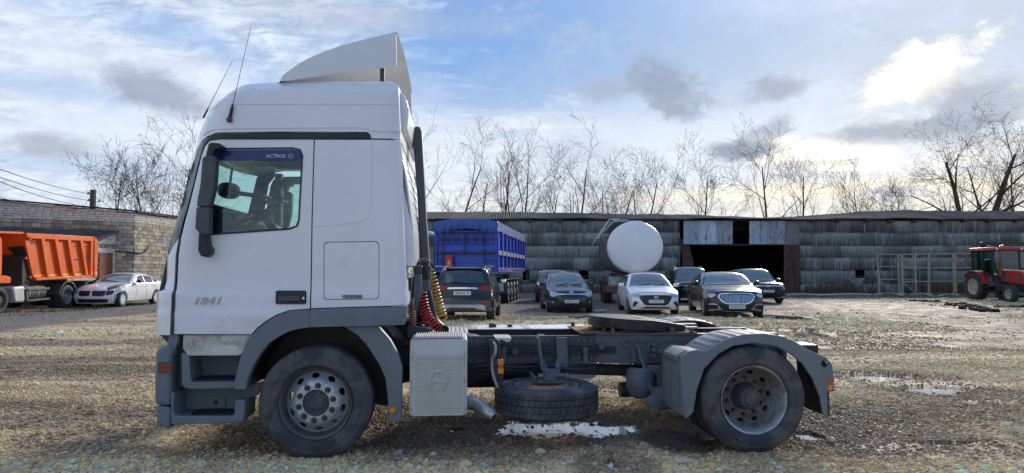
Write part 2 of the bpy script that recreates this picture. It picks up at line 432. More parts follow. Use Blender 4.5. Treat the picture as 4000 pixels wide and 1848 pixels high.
# wheels: axis along local y, outer side at -y -------------------------------------------------
def make_tyre(name, Rr, W, rr, m, parent, n=48, tread=0, bulge=0.012, loc=(0, 0, 0), rot=(0, 0, 0), side=True):
    hw = W / 2; mb = MB()
    prof = [(rr, hw * 0.78), (rr + 0.012, hw * 0.88), (rr + (Rr - rr) * 0.16, hw + bulge * .2), (rr + (Rr - rr) * 0.18, hw + bulge * .65), (rr + (Rr - rr) * 0.35, hw + bulge), (rr + (Rr - rr) * 0.46, hw + bulge), (rr + (Rr - rr) * 0.47, hw + bulge + 0.003 * (Rr > .47)), (rr + (Rr - rr) * 0.485, hw + bulge + 0.003 * (Rr > .47)), (rr + (Rr - rr) * 0.495, hw + bulge), (rr + (Rr - rr) * 0.62, hw + bulge * 0.9),
            (rr + (Rr - rr) * 0.70, hw + bulge * 0.85), (rr + (Rr - rr) * 0.72, hw + bulge * 0.55), (rr + (Rr - rr) * 0.88, hw * 0.97), (Rr - 0.008, hw * 0.88), (Rr, hw * 0.78)]
    if tread: 
        for g in (0.42, 0.0): 
            if g: prof += [(Rr, hw * (g + 0.05)), (Rr - 0.012, hw * (g + 0.035)), (Rr - 0.012, hw * (g - 0.035)), (Rr, hw * (g - 0.05))]
            else: prof += [(Rr, 0.006), (Rr - 0.012, 0.004), (Rr - 0.012, -0.004), (Rr, -0.006)]
    half = [p for p in prof if p[1] > 0.0]
    full = [(r, -h) for r, h in half] + [(r, h) for r, h in reversed(half)] + [(rr, hw * 0.5), (rr, -hw * 0.5)]
    mb.lathe(full, n=n, closed=True)
    if tread > 1:
        nb = tread; rows = [(-0.80, -0.49), (-0.44, -0.05), (0.05, 0.44), (0.49, 0.80)]
        for ri, (a, b) in enumerate(rows):
            for i in range(nb):
                t0 = 2 * math.pi * (i + (ri % 2) * 0.5) / nb; t1 = t0 + 2 * math.pi / nb * 0.86
                V = []
                for rad in (Rr - 0.012, Rr + 0.006):
                    for tt in (t0, (t0 + t1) / 2, t1):
                        for y in (a * hw, b * hw): V.append((rad * math.cos(tt + 0.06 * y / hw), y, rad * math.sin(tt + 0.06 * y / hw)))
                mb.add(V, [(6, 8, 9, 7), (8, 10, 11, 9), (0, 6, 7, 1), (4, 5, 11, 10), (0, 2, 8, 6), (2, 4, 10, 8), (1, 7, 9, 3), (3, 9, 11, 5)])
    mb.v = [(x, y, max(z, -(Rr - 0.011))) for x, y, z in mb.v] if (tread == 1 and rot == (0, 0, 0)) else mb.v
    o = mb.build(name, m, parent, 32); o.location = loc; o.rotation_euler = rot
    return o
# ================================================================ THE WHITE TRACTOR UNIT
TO = Vector((-1.654, 6.02, 0)); TH = R(4.5)
tu, tn = Vector((math.cos(TH), math.sin(TH), 0)), Vector((-math.sin(TH), math.cos(TH), 0))
S = 4000 / 2576
def T(u, v, y=0.0):
    """where a feature of the truck lies: along (x) and height (z) on the lengthwise plane y"""
    d = camray(u * S, v * S); o = Vector((0, 0, H)) - TO
    t = (y - o.dot(tn)) / d.dot(tn)
    p = o + d * t
    return (p.dot(tu), p.z)
def TP(u, v, y=0.0):
    x, z = T(u, v, y); return (x, y, z)
def TL(P, y=0.0): return [T(p[0], p[1], p[2] if len(p) > 2 else y) for p in P]
truck = empty('tractor_unit', 'large white high-roof semi truck tractor unit with bare chassis and grey mudguards', 'truck', TO, TH)
WID = 2.5
def mirror_y(y): return WID - y
# ---- cab shell surface: how far the side lies behind the plane y = 0
front_edge = [(z, x) for x, z in TL([(388, 830), (390, 735), (412, 725), (415, 640), (432, 575), (455, 520), (475, 440), (492, 368), (500, 322), (512, 290), (530, 256), (555, 228), (585, 215), (625, 209)], 0.21)]
front_edge.sort(); front_edge = front_edge[:-2]
rear_edge = sorted([(z, x) for x, z in TL([(1024, 768), (1018, 650), (1012, 500), (1007, 350), (1003, 215)], 0.02)])
roof_edge = [(x, z) for x, z in TL([(585, 215), (625, 209), (700, 204.5), (850, 202), (985, 203)], 0.20)]
def yside(x, z):
    y = 0.0
    y += 0.10 * max(0.0, (z - 1.9) / 1.5) ** 1.5
    xf = interp(z, front_edge); q = min(1.0, max(0.0, 1 - (x - xf) / 0.30)); y += 0.26 * q ** 2.6
    xr = interp(z, rear_edge); q = max(0.0, 1 - (xr - x) / 0.05); y += 0.045 * q ** 2
    zt = interp(x, roof_edge); q = max(0.0, 1 - (zt - z) / 0.16) if x > roof_edge[0][0] - 0.3 else 0; y += 0.14 * min(1, q) ** 2.4
    # pressed creases along the side
    for zc, a in ((ZC1, 0.012), (ZC2, 0.010)):
        y -= a * min(1, max(0, (zc - z) / 0.03 + 0.5))
    return y
ZC1 = T(600, 735)[1]; ZC2 = T(600, 783)[1]; ZTOP = T(850, 203, 0.15)[1]
skin = lambda off: (lambda x, z, t: (x, yside(x, z) + off + t, z))
skinm = lambda off: (lambda x, z, t: (x, WID - yside(x, z) - off - t, z))
ZCUTS = [ZC1 + 0.02, ZC1 - 0.02, ZC2 + 0.02, ZC2 - 0.02] + [0.9 + 0.1 * i for i in range(28)]
def side_part(name, P, m, holes=(), off=0.0, th=0.025, both=False, bevel=0.006, y=0.03, par=None, du=0.06):
    o = MB(); O = TL(P, y); Hs = [TL(h, y) for h in holes]
    zs = [v for _, v in O]
    sheet(o, O, skin(off), [0, th], Hs, du, [z for z in ZCUTS if min(zs) < z < max(zs)])
    if both: sheet(o, O, skinm(off), [0, th], Hs, du, [z for z in ZCUTS if min(zs) < z < max(zs)])
    return o.build(name, m, par or truck, 30, bevel)
win = [(540, 378), (735, 376), (752, 380), (759, 394), (758, 440), (753, 555), (748, 568), (730, 574), (620, 582), (518, 589)]
door_out = [(443.5, 839), (446, 738), (451, 640), (457, 596), (470, 530), (494, 412), (500, 385), (509, 364), (524, 353), (560, 351), (788.5, 351), (785, 560), (781.5, 776), (732, 779), (700, 790), (673, 806), (651, 823), (637, 839)]
door = side_part('door', door_out, white, [win])
# rubber round the window
wino = [(533, 373.5), (737, 371.5), (757, 376), (764, 392), (762, 440), (757, 557), (752, 571), (732, 579), (620, 587), (511, 594)]
o = MB(); sheet(o, TL(wino, 0.05), skin(-0.006), [0, 0.03], [TL(win, 0.05)], 0.08, 0.1); o.build('window_seal', seal, door, 30, 0.002)
o = MB(); sheet(o, TL(win, 0.05), skin(0.008), [0, 0.004], [], 0.1, 0.1); wp = o.build('window_pane', cabglass, door, 30)
o = MB(); sheet(o, TL([(539, 377), (735, 376), (752, 380), (759, 394), (759, 403), (537, 405)], 0.05), skin(0.001), [0, 0.004], [], 0.1, 0.1); o.build('sun_strip', bluefilm, door, 30)
def on_side(u, v, off=-0.004, y=0.05):
    x, z = T(u, v, y); return (x, yside(x, z) + off, z)
RX = (R(90), 0, 0)
text('ACTROS', 'lettering', 0.040, lettering, door, on_side(695, 394, -0.004), RX, 0.001, 1.05, 0.2)
def star(mb, c, r, th=0.004, n=24, ring=0.11):
    x, y, z = c
    O = circ(x, z, r, n); I = circ(x, z, r * (1 - ring), n)
    sheet(mb, O, lambda u, v, t: (u, y + t, v), [-th, 0], [I])
    for a in (90, 210, 330):
        d = (math.cos(R(a)), math.sin(R(a))); e = (-d[1], d[0])
        mb.prism([(x + e[0] * r * .12, z + e[1] * r * .12), (x - e[0] * r * .12, z - e[1] * r * .12), (x + d[0] * r * .95, z + d[1] * r * .95)], lambda u, v, t: (u, y + t, v), -th, 0)
    return mb
star(MB(), on_side(733, 394, -0.002), 0.022).build('star_emblem', lettering, door, 0)
text('1841', 'model_number', 0.084, badge, door, on_side(522, 757.5, -0.003, 0.0), RX, 0.004, 1.40, 0.25, bold=0.022)
# door handle
mb = MB(); sheet(mb, TL(rrect(694, 771, 731, 765, 5), -0.01), lambda x, z, t: (x, yside(x, z) + t, z), [-0.012, 0.01]); hnd = mb.build('door_handle', black, door, 30, 0.003)
mb = MB(); sheet(mb, TL(rrect(700, 756, 744, 757, 4), -0.03), lambda x, z, t: (x, yside(x, z) + t, z), [-0.034, -0.012]); mb.build('grip', greyd, door, 30, 0.004)
mb = MB(); sheet(mb, TL(circ(763, 750, 3.5, 12), -0.03), lambda x, z, t: (x, yside(x, z) + t, z), [-0.018, -0.012]); mb.build('lock_barrel', chrome, door, 30)
# side panel behind the door with the service hatch
hatch = rrect(816, 955, 607, 752, 10); hatch = [(u + (830 - v) * 0.0, v - (u - 816) * 0.012 + 2) for u, v in hatch]
hin = [(885 + (u - 885) * 0.978, 680 + (v - 680) * 0.978) for u, v in hatch]
sp = side_part('rear_side_panel', [(791.5, 351), (935, 351), (1007.5, 352), (1011, 420), (1015, 600), (1025, 768), (900, 771), (785, 775), (788, 560)], white, [hatch])
side_part('service_hatch', hin, white, off=0.002, par=sp)
ph = side_part('raised_panel', [(796, 356), (934, 356), (935, 470), (933, 530), (925, 550), (905, 560), (850, 566), (794, 571)], white, off=-0.006, th=0.012, bevel=0.008)
mb = MB(); sheet(mb, TL(rrect(862, 910, 742, 750.5, 1), -0.02), lambda x, z, t: (x, yside(x, z) + t, z), [-0.006, 0.002]); bdg = mb.build('badge', greyd, sp, 30)
text('BLUETEC 5', 'badge_lettering', 0.030, badge, sp, on_side(886, 746.3, -0.0085, 0.0), RX, 0.001, 1.0, 0.1)
# grey trims
side_part('lower_trim', [(784, 777), (900, 773), (1025, 770.5), (1023, 800), (1018, 816), (894, 819), (782, 822)], grey, off=-0.012, th=0.04)
arch_o = [(781, 779), (732, 781), (701, 792), (674, 808), (652, 825), (624, 856), (608, 893), (600, 925), (591, 963), (590, 978)]
arch_i = [(619, 978), (626, 947), (640, 916), (656, 890), (677, 863), (704, 845), (731, 832), (752, 827), (779, 823)]
mb = MB(); sheet(mb, TL(arch_o + arch_i, 0.0), lambda x, z, t: (x, -0.02 + t, z), [0, 0.1], [], 0.08, 0.08); mb.build('front_wheel_arch', grey, truck, 30, 0.012)
rarch = [(865, 822), (927, 818), (954, 824), (981, 855), (1002, 893), (1012, 925), (1010, 1006), (1009, 1060), (978, 1061), (976, 1007), (970, 953), (953, 915), (926, 873), (899, 843)]
mb = MB(); sheet(mb, TL(rarch, 0.02), lambda x, z, t: (x, 0.02 + t, z), [0, 0.10], [], 0.08, 0.08); mud = mb.build('mudguard', grey, truck, 30, 0.014)
# inner liner swept back from the guards
mb = MB()
for P in (arch_i, rarch[-1:] + rarch[8:-1][::-1][::-1]):
    pass
lin = [(619, 978), (626, 947), (640, 916), (656, 890), (677, 863), (704, 845), (731, 832), (779, 822), (840, 818), (899, 838), (926, 868), (953, 910), (970, 950), (976, 1007), (978, 1055)]
L2 = TL(lin, 0.1)
V = [(x, y, z) for y in (0.1, 0.62) for x, z in L2]; n = len(L2)
mb.add(V, [(i, i + 1, i + 1 + n, i + n) for i in range(n - 1)]); mb.add([(x, 0.62, z) for x, z in L2], [tuple(range(n))])
mb.build('wheel_liner', black, truck, 30)
x, z = T(988, 1032); MB().lathe([(0.0, -0.012), (0.024, -0.012), (0.028, 0.0)], (x, 0.01, z), n=20).build('round_reflector', orange_l, truck)
# top black strip and windscreen pillar
side_part('drip_moulding', [(497, 370), (506, 356), (524, 343), (548, 337), (700, 335), (925, 336), (932, 340), (935, 350), (560, 350.5), (524, 352.5), (508, 363), (500, 384), (494, 410), (488, 400)], seal, off=-0.008, th=0.03, bevel=0.004, y=0.06)
side_part('windscreen_pillar', [(420, 628, .2), (432, 575, .2), (447, 520, .2), (468, 440, .2), (487, 372, .2), (499, 352, .16), (520, 341), (520, 352), (500, 382), (494, 410), (470, 528), (457, 594), (440, 612), (425, 640, .18)], seal, off=-0.004, th=0.04, both=True, bevel=0.008, y=0.08)
side_part('front_corner_panel', [(389, 735, .2), (412, 728, .2), (416, 638, .2), (426, 640, .15), (441, 612), (455.5, 597), (449, 640), (444, 738), (441, 840), (398, 839, .2), (388, 828, .2)], white, both=True, bevel=0.012, y=0.10, th=0.05)
o = MB(); sheet(o, TL([(437, 739), (442.5, 737), (440, 841), (434, 841)], 0.0), lambda x, z, t: (x, yside(x, z) - 0.008 + t, z), [0, 0.02], [], None, 0.1); o.build('corner_seam_strip', seal, truck, 0)
# far side of the cab (door with a window that lets light in) -- mirrored in y
def far_part(name, P, m, holes=(), par=None, off=0.0, th=0.025):
    o = MB(); O = TL(P, 0.03); zs = [v for _, v in O]
    sheet(o, O, skinm(off), [0, th], [TL(h, 0.03) for h in holes], 0.1, [z for z in ZCUTS if min(zs) < z < max(zs)])
    return o.build(name, m, par or truck, 30, 0.004)
fd = far_part('door', door_out, white, [win])
far_part('window_pane', win, cabglass, par=fd, off=0.008, th=0.004)
far_part('rear_side_panel', [(791.5, 351), (935, 351), (1007.5, 352), (1011, 420), (1015, 600), (1025, 768), (900, 771), (785, 775), (788, 560)], white)
# high roof: loft of cross sections along x
def roof_sec(x, inset=0.0):
    """half ring of (y,z) from the near gutter over the top to the far gutter"""
    return None
fr = [(z, x) for z, x in front_edge]
roofP = [(497, 368, .2), (497, 340, .2), (501, 320, .2), (507, 304, .2), (513, 289, .2), (521, 272, .2), (531, 256, .2), (543, 240, .2), (556, 228, .2), (570, 220, .2), (585, 215, .2), (605, 211.5, .2), (625, 209, .2), (700, 204.5, .2), (850, 202, .2), (985, 203, .2), (998, 207, .16), (1002, 216, .12), (1007.5, 352), (935, 351), (932, 339), (925, 335), (700, 334), (548, 336), (524, 342), (506, 355)]
mb = MB()
O = TL(roofP, 0.1)
def roofmap(x, z, t):
    y = yside(x, z)
    return (x, y + t * (WID - 2 * y), z)
ts = [0, 0.02, 0.05, 0.1, 0.2, 0.35, 0.5, 0.65, 0.8, 0.9, 0.95, 0.98, 1]
def roofmap2(x, z, t):
    x2, y, z2 = roofmap(x, z, t)
    e = 1 - abs(2 * t - 1)                  # 0 at the side, 1 on the centre line
    zt = interp(x, roof_edge); xf = interp(z, front_edge)
    if x < xf + 0.25: x2 -= 0.20 * (1 - (1 - e) ** 3) * max(0, 1 - (x - xf) / 0.25)
    if z > zt - 0.05: z2 += 0.05 * (1 - (1 - e) ** 2)
    return (x2, y, z2)
sheet(mb, O, roofmap2, ts, [], 0.08, 0.08)
roof = mb.build('high_roof', white, truck, 28, 0.010)
# swage on the roof side
mb = MB(); P_ = TL([(520, 264.5), (700, 264), (850, 264), (1003, 265)], 0.1)
mb.tube([(x, yside(x, z) + 0.003, z) for x, z in smoothpoly(P_, 5)], 0.009, 6); mb.build('roof_swage', white, truck)
mb = MB(); P_ = TL([(505, 334), (560, 326), (800, 323), (910, 323), (940, 331), (1006, 331)], 0.08)
mb.tube([(x, yside(x, z) + 0.004, z) for x, z in smoothpoly(P_, 5)], 0.012, 6); mb.build('gutter_ridge', white, truck)
# windscreen, back wall, floor, lining
def plank(name, P3, m, th=(0, 0, 0), par=None):
    mb = MB(); n = len(P3); V = list(P3) + [tuple(a + b for a, b in zip(p, th)) for p in P3]
    mb.add(V, [tuple(range(n)), tuple(range(2 * n - 1, n - 1, -1))] + [(i, (i + 1) % n, (i + 1) % n + n, i + n) for i in range(n)])
    return mb.build(name, m, par or truck, 30)
(xa, za), (xb, zb), (xc, zc) = T(428, 600, 0.25), T(495, 360, 0.25), T(391, 735, 0.25)
mb = MB(); N = 10; V = []; Fc = []
for i in range(N + 1):
    s_ = i / N; y = 0.28 + (WID - 0.56) * s_; bow = 0.06 * (1 - (2 * s_ - 1) ** 2)
    V += [(xa - bow, y, za), (xb - bow * 0.8, y, zb)]
Fc = [(2 * i, 2 * i + 2, 2 * i + 3, 2 * i + 1) for i in range(N)]
mb.add(V, Fc); mb.build('windscreen', cabglass, truck, 60)
mb = MB(); V = []
for i in range(N + 1):
    s_ = i / N; y = 0.27 + (WID - 0.54) * s_; bow = 0.06 * (1 - (2 * s_ - 1) ** 2)
    V += [(xc - bow + 0.02, y, T(390, 838, 0.1)[1]), (xc - bow + 0.02, y, zc), (xa - bow, y, za)]
mb.add(V, [(3 * i + j, 3 * i + 3 + j, 3 * i + 4 + j, 3 * i + 1 + j) for i in range(N) for j in (0, 1)]); mb.build('front_panel', white, truck, 50)
xr_ = T(1018, 650, 0.1)[0]; xr0 = T(1005, 340, 0.1)[0]; zfl = T(850, 772)[1]
mb = MB(); mb.box(xr0 - 0.10, xr0 - 0.065, 0.20, WID - 0.20, zfl, ZTOP - 0.2); mb.build('back_lining', inter, truck)
# back wall of the cab with the stepped moulding
zt_ = ZTOP - 0.02
bw = [(0.06, 0)]
mb = MB()
mb.prism([(xr0 - 0.06, zfl - 0.02), (xr_ + 0.015, zfl - 0.02), (xr_ + 0.0, 1.9), (xr0 + 0.0, 2.6), (xr0 + 0.0, 2.75), (xr0 - 0.06, 2.75)], XZ, 0.07, WID - 0.07)
bwall = mb.build('back_wall', white, truck, 30, 0.03, 3)
zz0, zz1 = 1.62, 2.83
BP = [(T(1062, 636, 2.28)[0], zz0), (T(1069, 613, 2.28)[0], zz0 + 0.08), (T(1067, 560, 2.28)[0], zz0 + 0.34), (T(1054, 460, 2.28)[0], zz0 + 0.80), (T(1040, 392, 2.28)[0], zz1 - 0.12), (T(1028, 370, 2.28)[0], zz1)]
mb = MB(); mb.prism([(xr0 - 0.03, zz0 + 0.02)] + BP + [(xr0 - 0.03, zz1)], XZ, 0.22, WID - 0.22)
mb.build('back_wall_bulge', white, truck, 30, 0.05, 4)
mb = MB()
for i in range(6): zz_ = zz0 + 0.40 + 0.10 * i; mb.box(interp(zz_, [(b, a) for a, b in BP]) - 0.05, interp(zz_, [(b, a) for a, b in BP]) + 0.004, 0.5, WID - 0.5, zz_, zz_ + 0.02)
mb.build('pressed_ribs', white, bwall, 30, 0.008)
mb = MB()
mb.prism([(xr0 - 0.02, 2.86), (xr0 + 0.05, 2.86), (xr0 + 0.07, 3.05), (xr0 + 0.03, zt_ - 0.06), (xr0 - 0.02, zt_ - 0.02)], XZ, 0.30, WID - 0.30)
mb.build('roof_back_fairing', white, bwall, 30, 0.02, 3)
mb = MB(); mb.box(xr_ + 0.01, BP[0][0] - 0.02, 0.24, WID - 0.24, zz0 - 0.10, zz0); 
for i in range(12): mb.box(BP[0][0] - 0.02, BP[0][0] - 0.012, 0.26 + i * 0.15, 0.31 + i * 0.15, zz0 - 0.10, zz0 - 0.05)
mb.build('vent_sill', alu, bwall, 30, 0.004)
mb = MB(); mb.box(xc + 0.25, xr0 - 0.06, 0.1, WID - 0.1, zfl - 0.03, zfl + 0.02); mb.build('cab_floor', dash, truck)
mb = MB(); mb.box(T(520, 340)[0] + 0.05, xr0 - 0.07, 0.30, WID - 0.30, T(600, 345)[1] + 0.04, T(600, 345)[1] + 0.08); mb.build('headlining', inter, truck)
# dark inner skins so that seams read as gaps
mb = MB(); O = TL([(446, 836), (452, 640), (458, 600), (500, 392), (512, 362), (530, 356), (1000, 356), (1018, 764), (786, 770), (730, 783), (700, 795), (673, 812), (645, 834)], 0.03)
hole = TL([(530, 370), (765, 368), (768, 390), (758, 575), (735, 584), (506, 600)], 0.03)
sheet(mb, O, lambda x, z, t: (x, yside(x, z) + 0.035 + t, z), [0, 0.02], [hole], 0.15, [z for z in ZCUTS])
mb.build('inner_skin', greyd, truck, 30)
# interior: dashboard, wheel, seats, mirrors seen through the glass
x1, z1 = T(640, 545, 0.5)
mb = MB(); mb.prism([(xa + 0.06, zfl), (xa + 0.06, z1 + 0.06), (xa + 0.32, z1 + 0.10), (xa + 0.50, z1 + 0.0), (xa + 0.45, zfl)], XZ, 0.34, WID - 0.34); mb.build('dashboard', dash, truck, 30, 0.03, 3)
sw = part('steering_wheel', truck, (T(655, 545, 0.62)[0], 0.62, T(655, 535, 0.62)[1]), (0, R(-38), 0))
mb = MB(); mb.tube([(0.23 * math.cos(a), 0.23 * math.sin(a), 0) for a in [2 * math.pi * i / 28 for i in range(29)]], 0.016, 8, False)
for a in (0, 140, 220): mb.bar((0, 0, -0.02), (0.22 * math.cos(R(a)), 0.22 * math.sin(R(a)), 0), 0.035, 0.02)
mb.lathe([(0.07, -0.04), (0.06, 0.0), (0, 0.01)], axis='z', n=16); mb.build('wheel_rim', black, sw)
mb = MB(); mb.tube([(0, 0, -0.5), (0, 0, -0.03)], 0.035, 8); mb.build('steering_column', dash, sw)
for k_, yy in enumerate((0.38, 1.72)):
    st = part('cab_seat', truck, (T(708, 560, 0.6)[0], yy, zfl + 0.02))
    MB().ell((0.25, 0.22, 0.42), (0.28, 0.25, 0.09), 16, 10, 0.6).build('seat_cushion', seatm, st)
    MB().ell((0.52, 0.22, 0.72), (0.10, 0.26, 0.36), 16, 10, 0.6).build('seat_back', seatm, st)
    MB().ell((0.55, 0.22, 1.13), (0.07, 0.15, 0.11), 14, 8, 0.6).build('headrest', seatm, st)
    MB().box(0.1, 0.45, 0.1, 0.36, 0.0, 0.36).build('seat_base', dash, st)
mb = MB(); x, z = T(576, 480, 0.75); mb.ell((x, 0.75, z), (0.085, 0.15, 0.075), 14, 10, 0.7); mb.tube([(x, 0.75, z), (x - 0.02, 0.9, z + 0.25)], 0.012, 6); mb.build('sun_visor', mat('smoked_visor', (0.03, 0.028, 0.02), 0.3), truck)
mb = MB(); p1, p2 = TP(605, 487, 0.8), TP(665, 495, 1.4); mb.tube([p1, p2, TP(720, 510, 1.9)], 0.022, 8); mb.build('grab_rail', dash, truck)
mb = MB(); mb.box(T(690, 560, 2.3)[0], T(706, 560, 2.3)[0], 2.30, 2.42, zfl, T(600, 345)[1]); mb.build('door_post', inter, truck)
# outside mirror
for far in (0, 1):
    fy = (lambda y: WID - y) if far else (lambda y: y)
    mr = part('door_mirror', truck)
    def mslab(name, P, y0, y1, m, bev):
        mb = MB(); sheet(mb, TL(P, y0), lambda x, z, t: (x, fy(t), z), [y0, (y0 + y1) / 2, y1]); return mb.build(name, m, mr, 35, bev, 3)
    mslab('upper_housing', [(508, 398), (516, 392), (536, 391), (543, 399), (539, 470), (527, 519), (494, 519), (496, 500), (503, 462)], -0.16, -0.06, greyd, 0.012)
    mslab('lower_housing', [(493, 520.5), (527, 520.5), (525, 587), (514, 591), (500, 585), (490, 575)], -0.16, -0.06, greyd, 0.012)
    mslab('upper_arm', [(516, 396), (524, 362), (530, 358), (552, 360), (556, 366), (554, 374), (540, 376), (533, 396)], -0.10, 0.06, black, 0.015)
    mslab('lower_arm', [(499, 584), (520, 588), (523, 618), (530, 624), (529, 637), (517, 648), (503, 643), (497, 630), (498, 600)], -0.10, 0.03, black, 0.02)
    mslab('mirror_glass', [(530, 402), (542, 402), (538, 468), (526, 500)], -0.14, -0.07, chrome, 0.0).location.x = 0.004
# antennas
for base_, tip, yy, nm in (((577, 301), (631, 68), 0.08, 1), ((511, 297), (585, 153), 0.7, 0)):
    an = part('antenna', truck)
    if nm: xz_ = T(*base_, 0.12); yy = yside(*xz_) - 0.015
    b0, b1 = Vector(TP(*base_, yy)), Vector(TP(*tip, yy))
    MB().tube([b0 + (b1 - b0) * 0.12, b1], [0.0032, 0.0018], 6).build('whip', black, an)
    MB().tube([b0, b0 + (b1 - b0) * 0.03, b0 + (b1 - b0) * 0.13, b0 + (b1 - b0) * 0.17], [0.010, 0.014, 0.013, 0.004] if nm else [0.008, 0.009, 0.008, 0.005], 10).build('antenna_base', black, an)
    if nm: MB().ell(tuple(b0), (0.026, 0.026, 0.026)).build('ball_joint', greyd, an)
# roof deflector, open at the back: two cheeks and a domed top
sp_top = [(707, 203), (708, 196), (714, 188), (731, 175), (755, 158), (787, 141), (830, 123), (874, 107.5), (935, 91), (995, 75)]
sp_bot = [(998, 166), (917, 175), (830, 187), (724, 203)]
yc0 = 0.14
df = part('roof_deflector', truck)
mb = MB(); sheet(mb, TL(sp_top + sp_bot, yc0), lambda x, z, t: (x, yc0 + t + 0.05 * max(0, (z - 3.3) / 0.4) ** 2, z), [0, 0.02], [], 0.1, 0.07); mb.build('cheek_panel', whiteplain, df, 30, 0.006)
mb = MB(); sheet(mb, TL(sp_top + sp_bot, yc0), lambda x, z, t: (x, WID - yc0 - t - 0.05 * max(0, (z - 3.3) / 0.4) ** 2, z), [0, 0.02], [], 0.1, 0.07); mb.build('cheek_panel', whiteplain, df, 30, 0.006)
mb = MB(); TPts = smoothpoly(TL(sp_top, yc0), 3); NS = 16; V = []
for i, (x, z) in enumerate(TPts):
    for j in range(NS + 1):
        s_ = j / NS; e = 1 - abs(2 * s_ - 1) ** 2.2; g = min(1, i / 8)
        yin = yc0 + 0.05 * max(0, (z - 3.3) / 0.4) ** 2
        V.append((x - 0.30 * e * (1 - g) ** 2 - 0.0 * e, yin + (WID - 2 * yin) * s_, z + 0.07 * e * g))
n = NS + 1; m_ = len(TPts); V2 = [(x + 0.012, y, z - 0.018) for x, y, z in V]
mb.add(V + V2, [(i * n + j, i * n + j + 1, (i + 1) * n + j + 1, (i + 1) * n + j) for i in range(m_ - 1) for j in range(NS)] + [(i * n + j + m_ * n, (i + 1) * n + j + m_ * n, (i + 1) * n + j + 1 + m_ * n, i * n + j + 1 + m_ * n) for i in range(m_ - 1) for j in range(NS)] + [((m_ - 1) * n + j, (m_ - 1) * n + j + 1, (m_ - 1) * n + j + 1 + m_ * n, (m_ - 1) * n + j + m_ * n) for j in range(NS)])
mb.build('top_panel', whiteplain, df, 50)
mb = MB(); xs_, zs_ = T(960, 185, 0.5); 
for yy in (0.55, 1.95): mb = MB(); mb.box(xs_ - 0.02, xs_ + 0.02, yy, yy + 0.03, ZTOP, 3.72); mb.box(xs_ - 0.11, xs_ + 0.11, yy - 0.02, yy + 0.05, ZTOP + 0.03, ZTOP + 0.06); mb.build('support_strut', black, df)
# front: neck, bumper corner, steps, valance
def fslab(name, P, m, y0, y1, bev=0.01, par=None, y=0.0, holes=()):
    mb = MB(); sheet(mb, TL(P, y), XZ, [y0, y1], [TL(h, y) for h in holes]); return mb.build(name, m, par or truck, 35, bev, 3)
MB().prism(TL([(394, 836), (420, 836), (424, 842), (445, 842), (446, 855), (434, 895), (428, 1020), (430, 1066), (400, 1066), (400, 880), (410, 872), (421, 866)], 0.15), XZ, 0.16, WID - 0.16).build('bumper_core', greyd, truck, 30, 0.02)
fslab('bumper_neck', [(423, 842), (446, 842), (447, 856), (440, 872), (432, 895), (421, 880), (418, 868)], grey, 0.02, 0.3, 0.01)
bp = fslab('bumper_corner', [(390, 888), (395, 879), (408, 872), (421, 867), (436, 868), (431, 895), (430, 930), (429, 1022), (389, 1018), (388, 960)], grey, -0.005, 0.40, 0.03)
fslab('bumper_lip', [(389, 1020), (429, 1025), (430, 1045), (427, 1081), (408, 1076), (393, 1068)], grey, 0.0, 0.38, 0.025)
ml = part('side_marker_lamp', truck)
fslab('lamp_surround', [(398, 911), (436, 911), (436, 938), (398, 938)], greyd, -0.012, 0.02, 0.004, ml)
fslab('lens', [(402, 914), (434, 914), (434, 924.5), (402, 924.5)], marker, -0.022, 0.0, 0.003, ml)
fslab('lens', [(402, 926), (434, 926), (434, 936), (402, 936)], marker, -0.022, 0.0, 0.003, ml)
vl = fslab('step_valance', [(458, 843), (635, 841), (618, 878), (604, 893), (596, 896), (471, 896), (466, 890), (457, 877)], valance, 0.02, 0.10, 0.015)
text('Mercedes-Benz', 'embossed_lettering', 0.070, valance, vl, (T(556, 862)[0], 0.019, T(556, 862)[1]), RX, 0.004, 1.15)
# steps: each a shelf with end cheeks and a back wall
us = fslab('upper_step', [(453, 888), (473, 893), (478, 962), (590, 960), (592, 978), (560, 980), (480, 981), (462, 978), (454, 968)], grey, 0.02, 0.36, 0.012)
fslab('step_back', [(470, 892), (600, 892), (600, 975), (470, 975)], grey, 0.30, 0.34, 0.01, us, 0.2)
mb = MB(); xa1, za1 = T(484, 961, 0.03); xb1 = T(588, 961, 0.03)[0]
mb.box(xa1, xb1, 0.03, 0.30, za1, za1 + 0.012)
for i in range(9):
    for j in range(5): mb.box(xa1 + 0.01 + i * (xb1 - xa1) / 9, xa1 + 0.025 + i * (xb1 - xa1) / 9, 0.05 + j * 0.05, 0.08 + j * 0.05, za1 + 0.012, za1 + 0.02)
mb.build('tread_pad', black, us)
ls = fslab('lower_step', [(429, 987), (438, 987), (436, 1034), (440, 1046), (474, 1047), (588, 1047), (592, 1007), (616, 1007), (614, 1052), (609, 1061), (600, 1064), (431, 1069)], grey, 0.0, 0.34, 0.012)
fslab('step_back', [(436, 983), (604, 983), (604, 1056), (436, 1056)], grey, 0.28, 0.33, 0.01, ls, 0.15)
fslab('tow_cover', rrect(515, 567, 996, 1026, 4), grey, 0.268, 0.285, 0.004, ls, 0.27, )
x, z = T(542, 1013, 0.26); MB().lathe([(0, -0.004), (0.019, -0.004), (0.019, 0.006)], (x, 0.265, z), n=16).build('bolt_hole', black, ls)
mb = MB(); xa1, za1 = T(474, 1050, 0.03); xb1 = T(576, 1050, 0.03)[0]
mb.box(xa1, xb1, 0.03, 0.26, za1 + 0.006, za1 + 0.02)
for i in range(9):
    for j in range(5): mb.box(xa1 + 0.01 + i * (xb1 - xa1) / 9, xa1 + 0.025 + i * (xb1 - xa1) / 9, 0.05 + j * 0.045, 0.08 + j * 0.045, za1 + 0.02, za1 + 0.028)
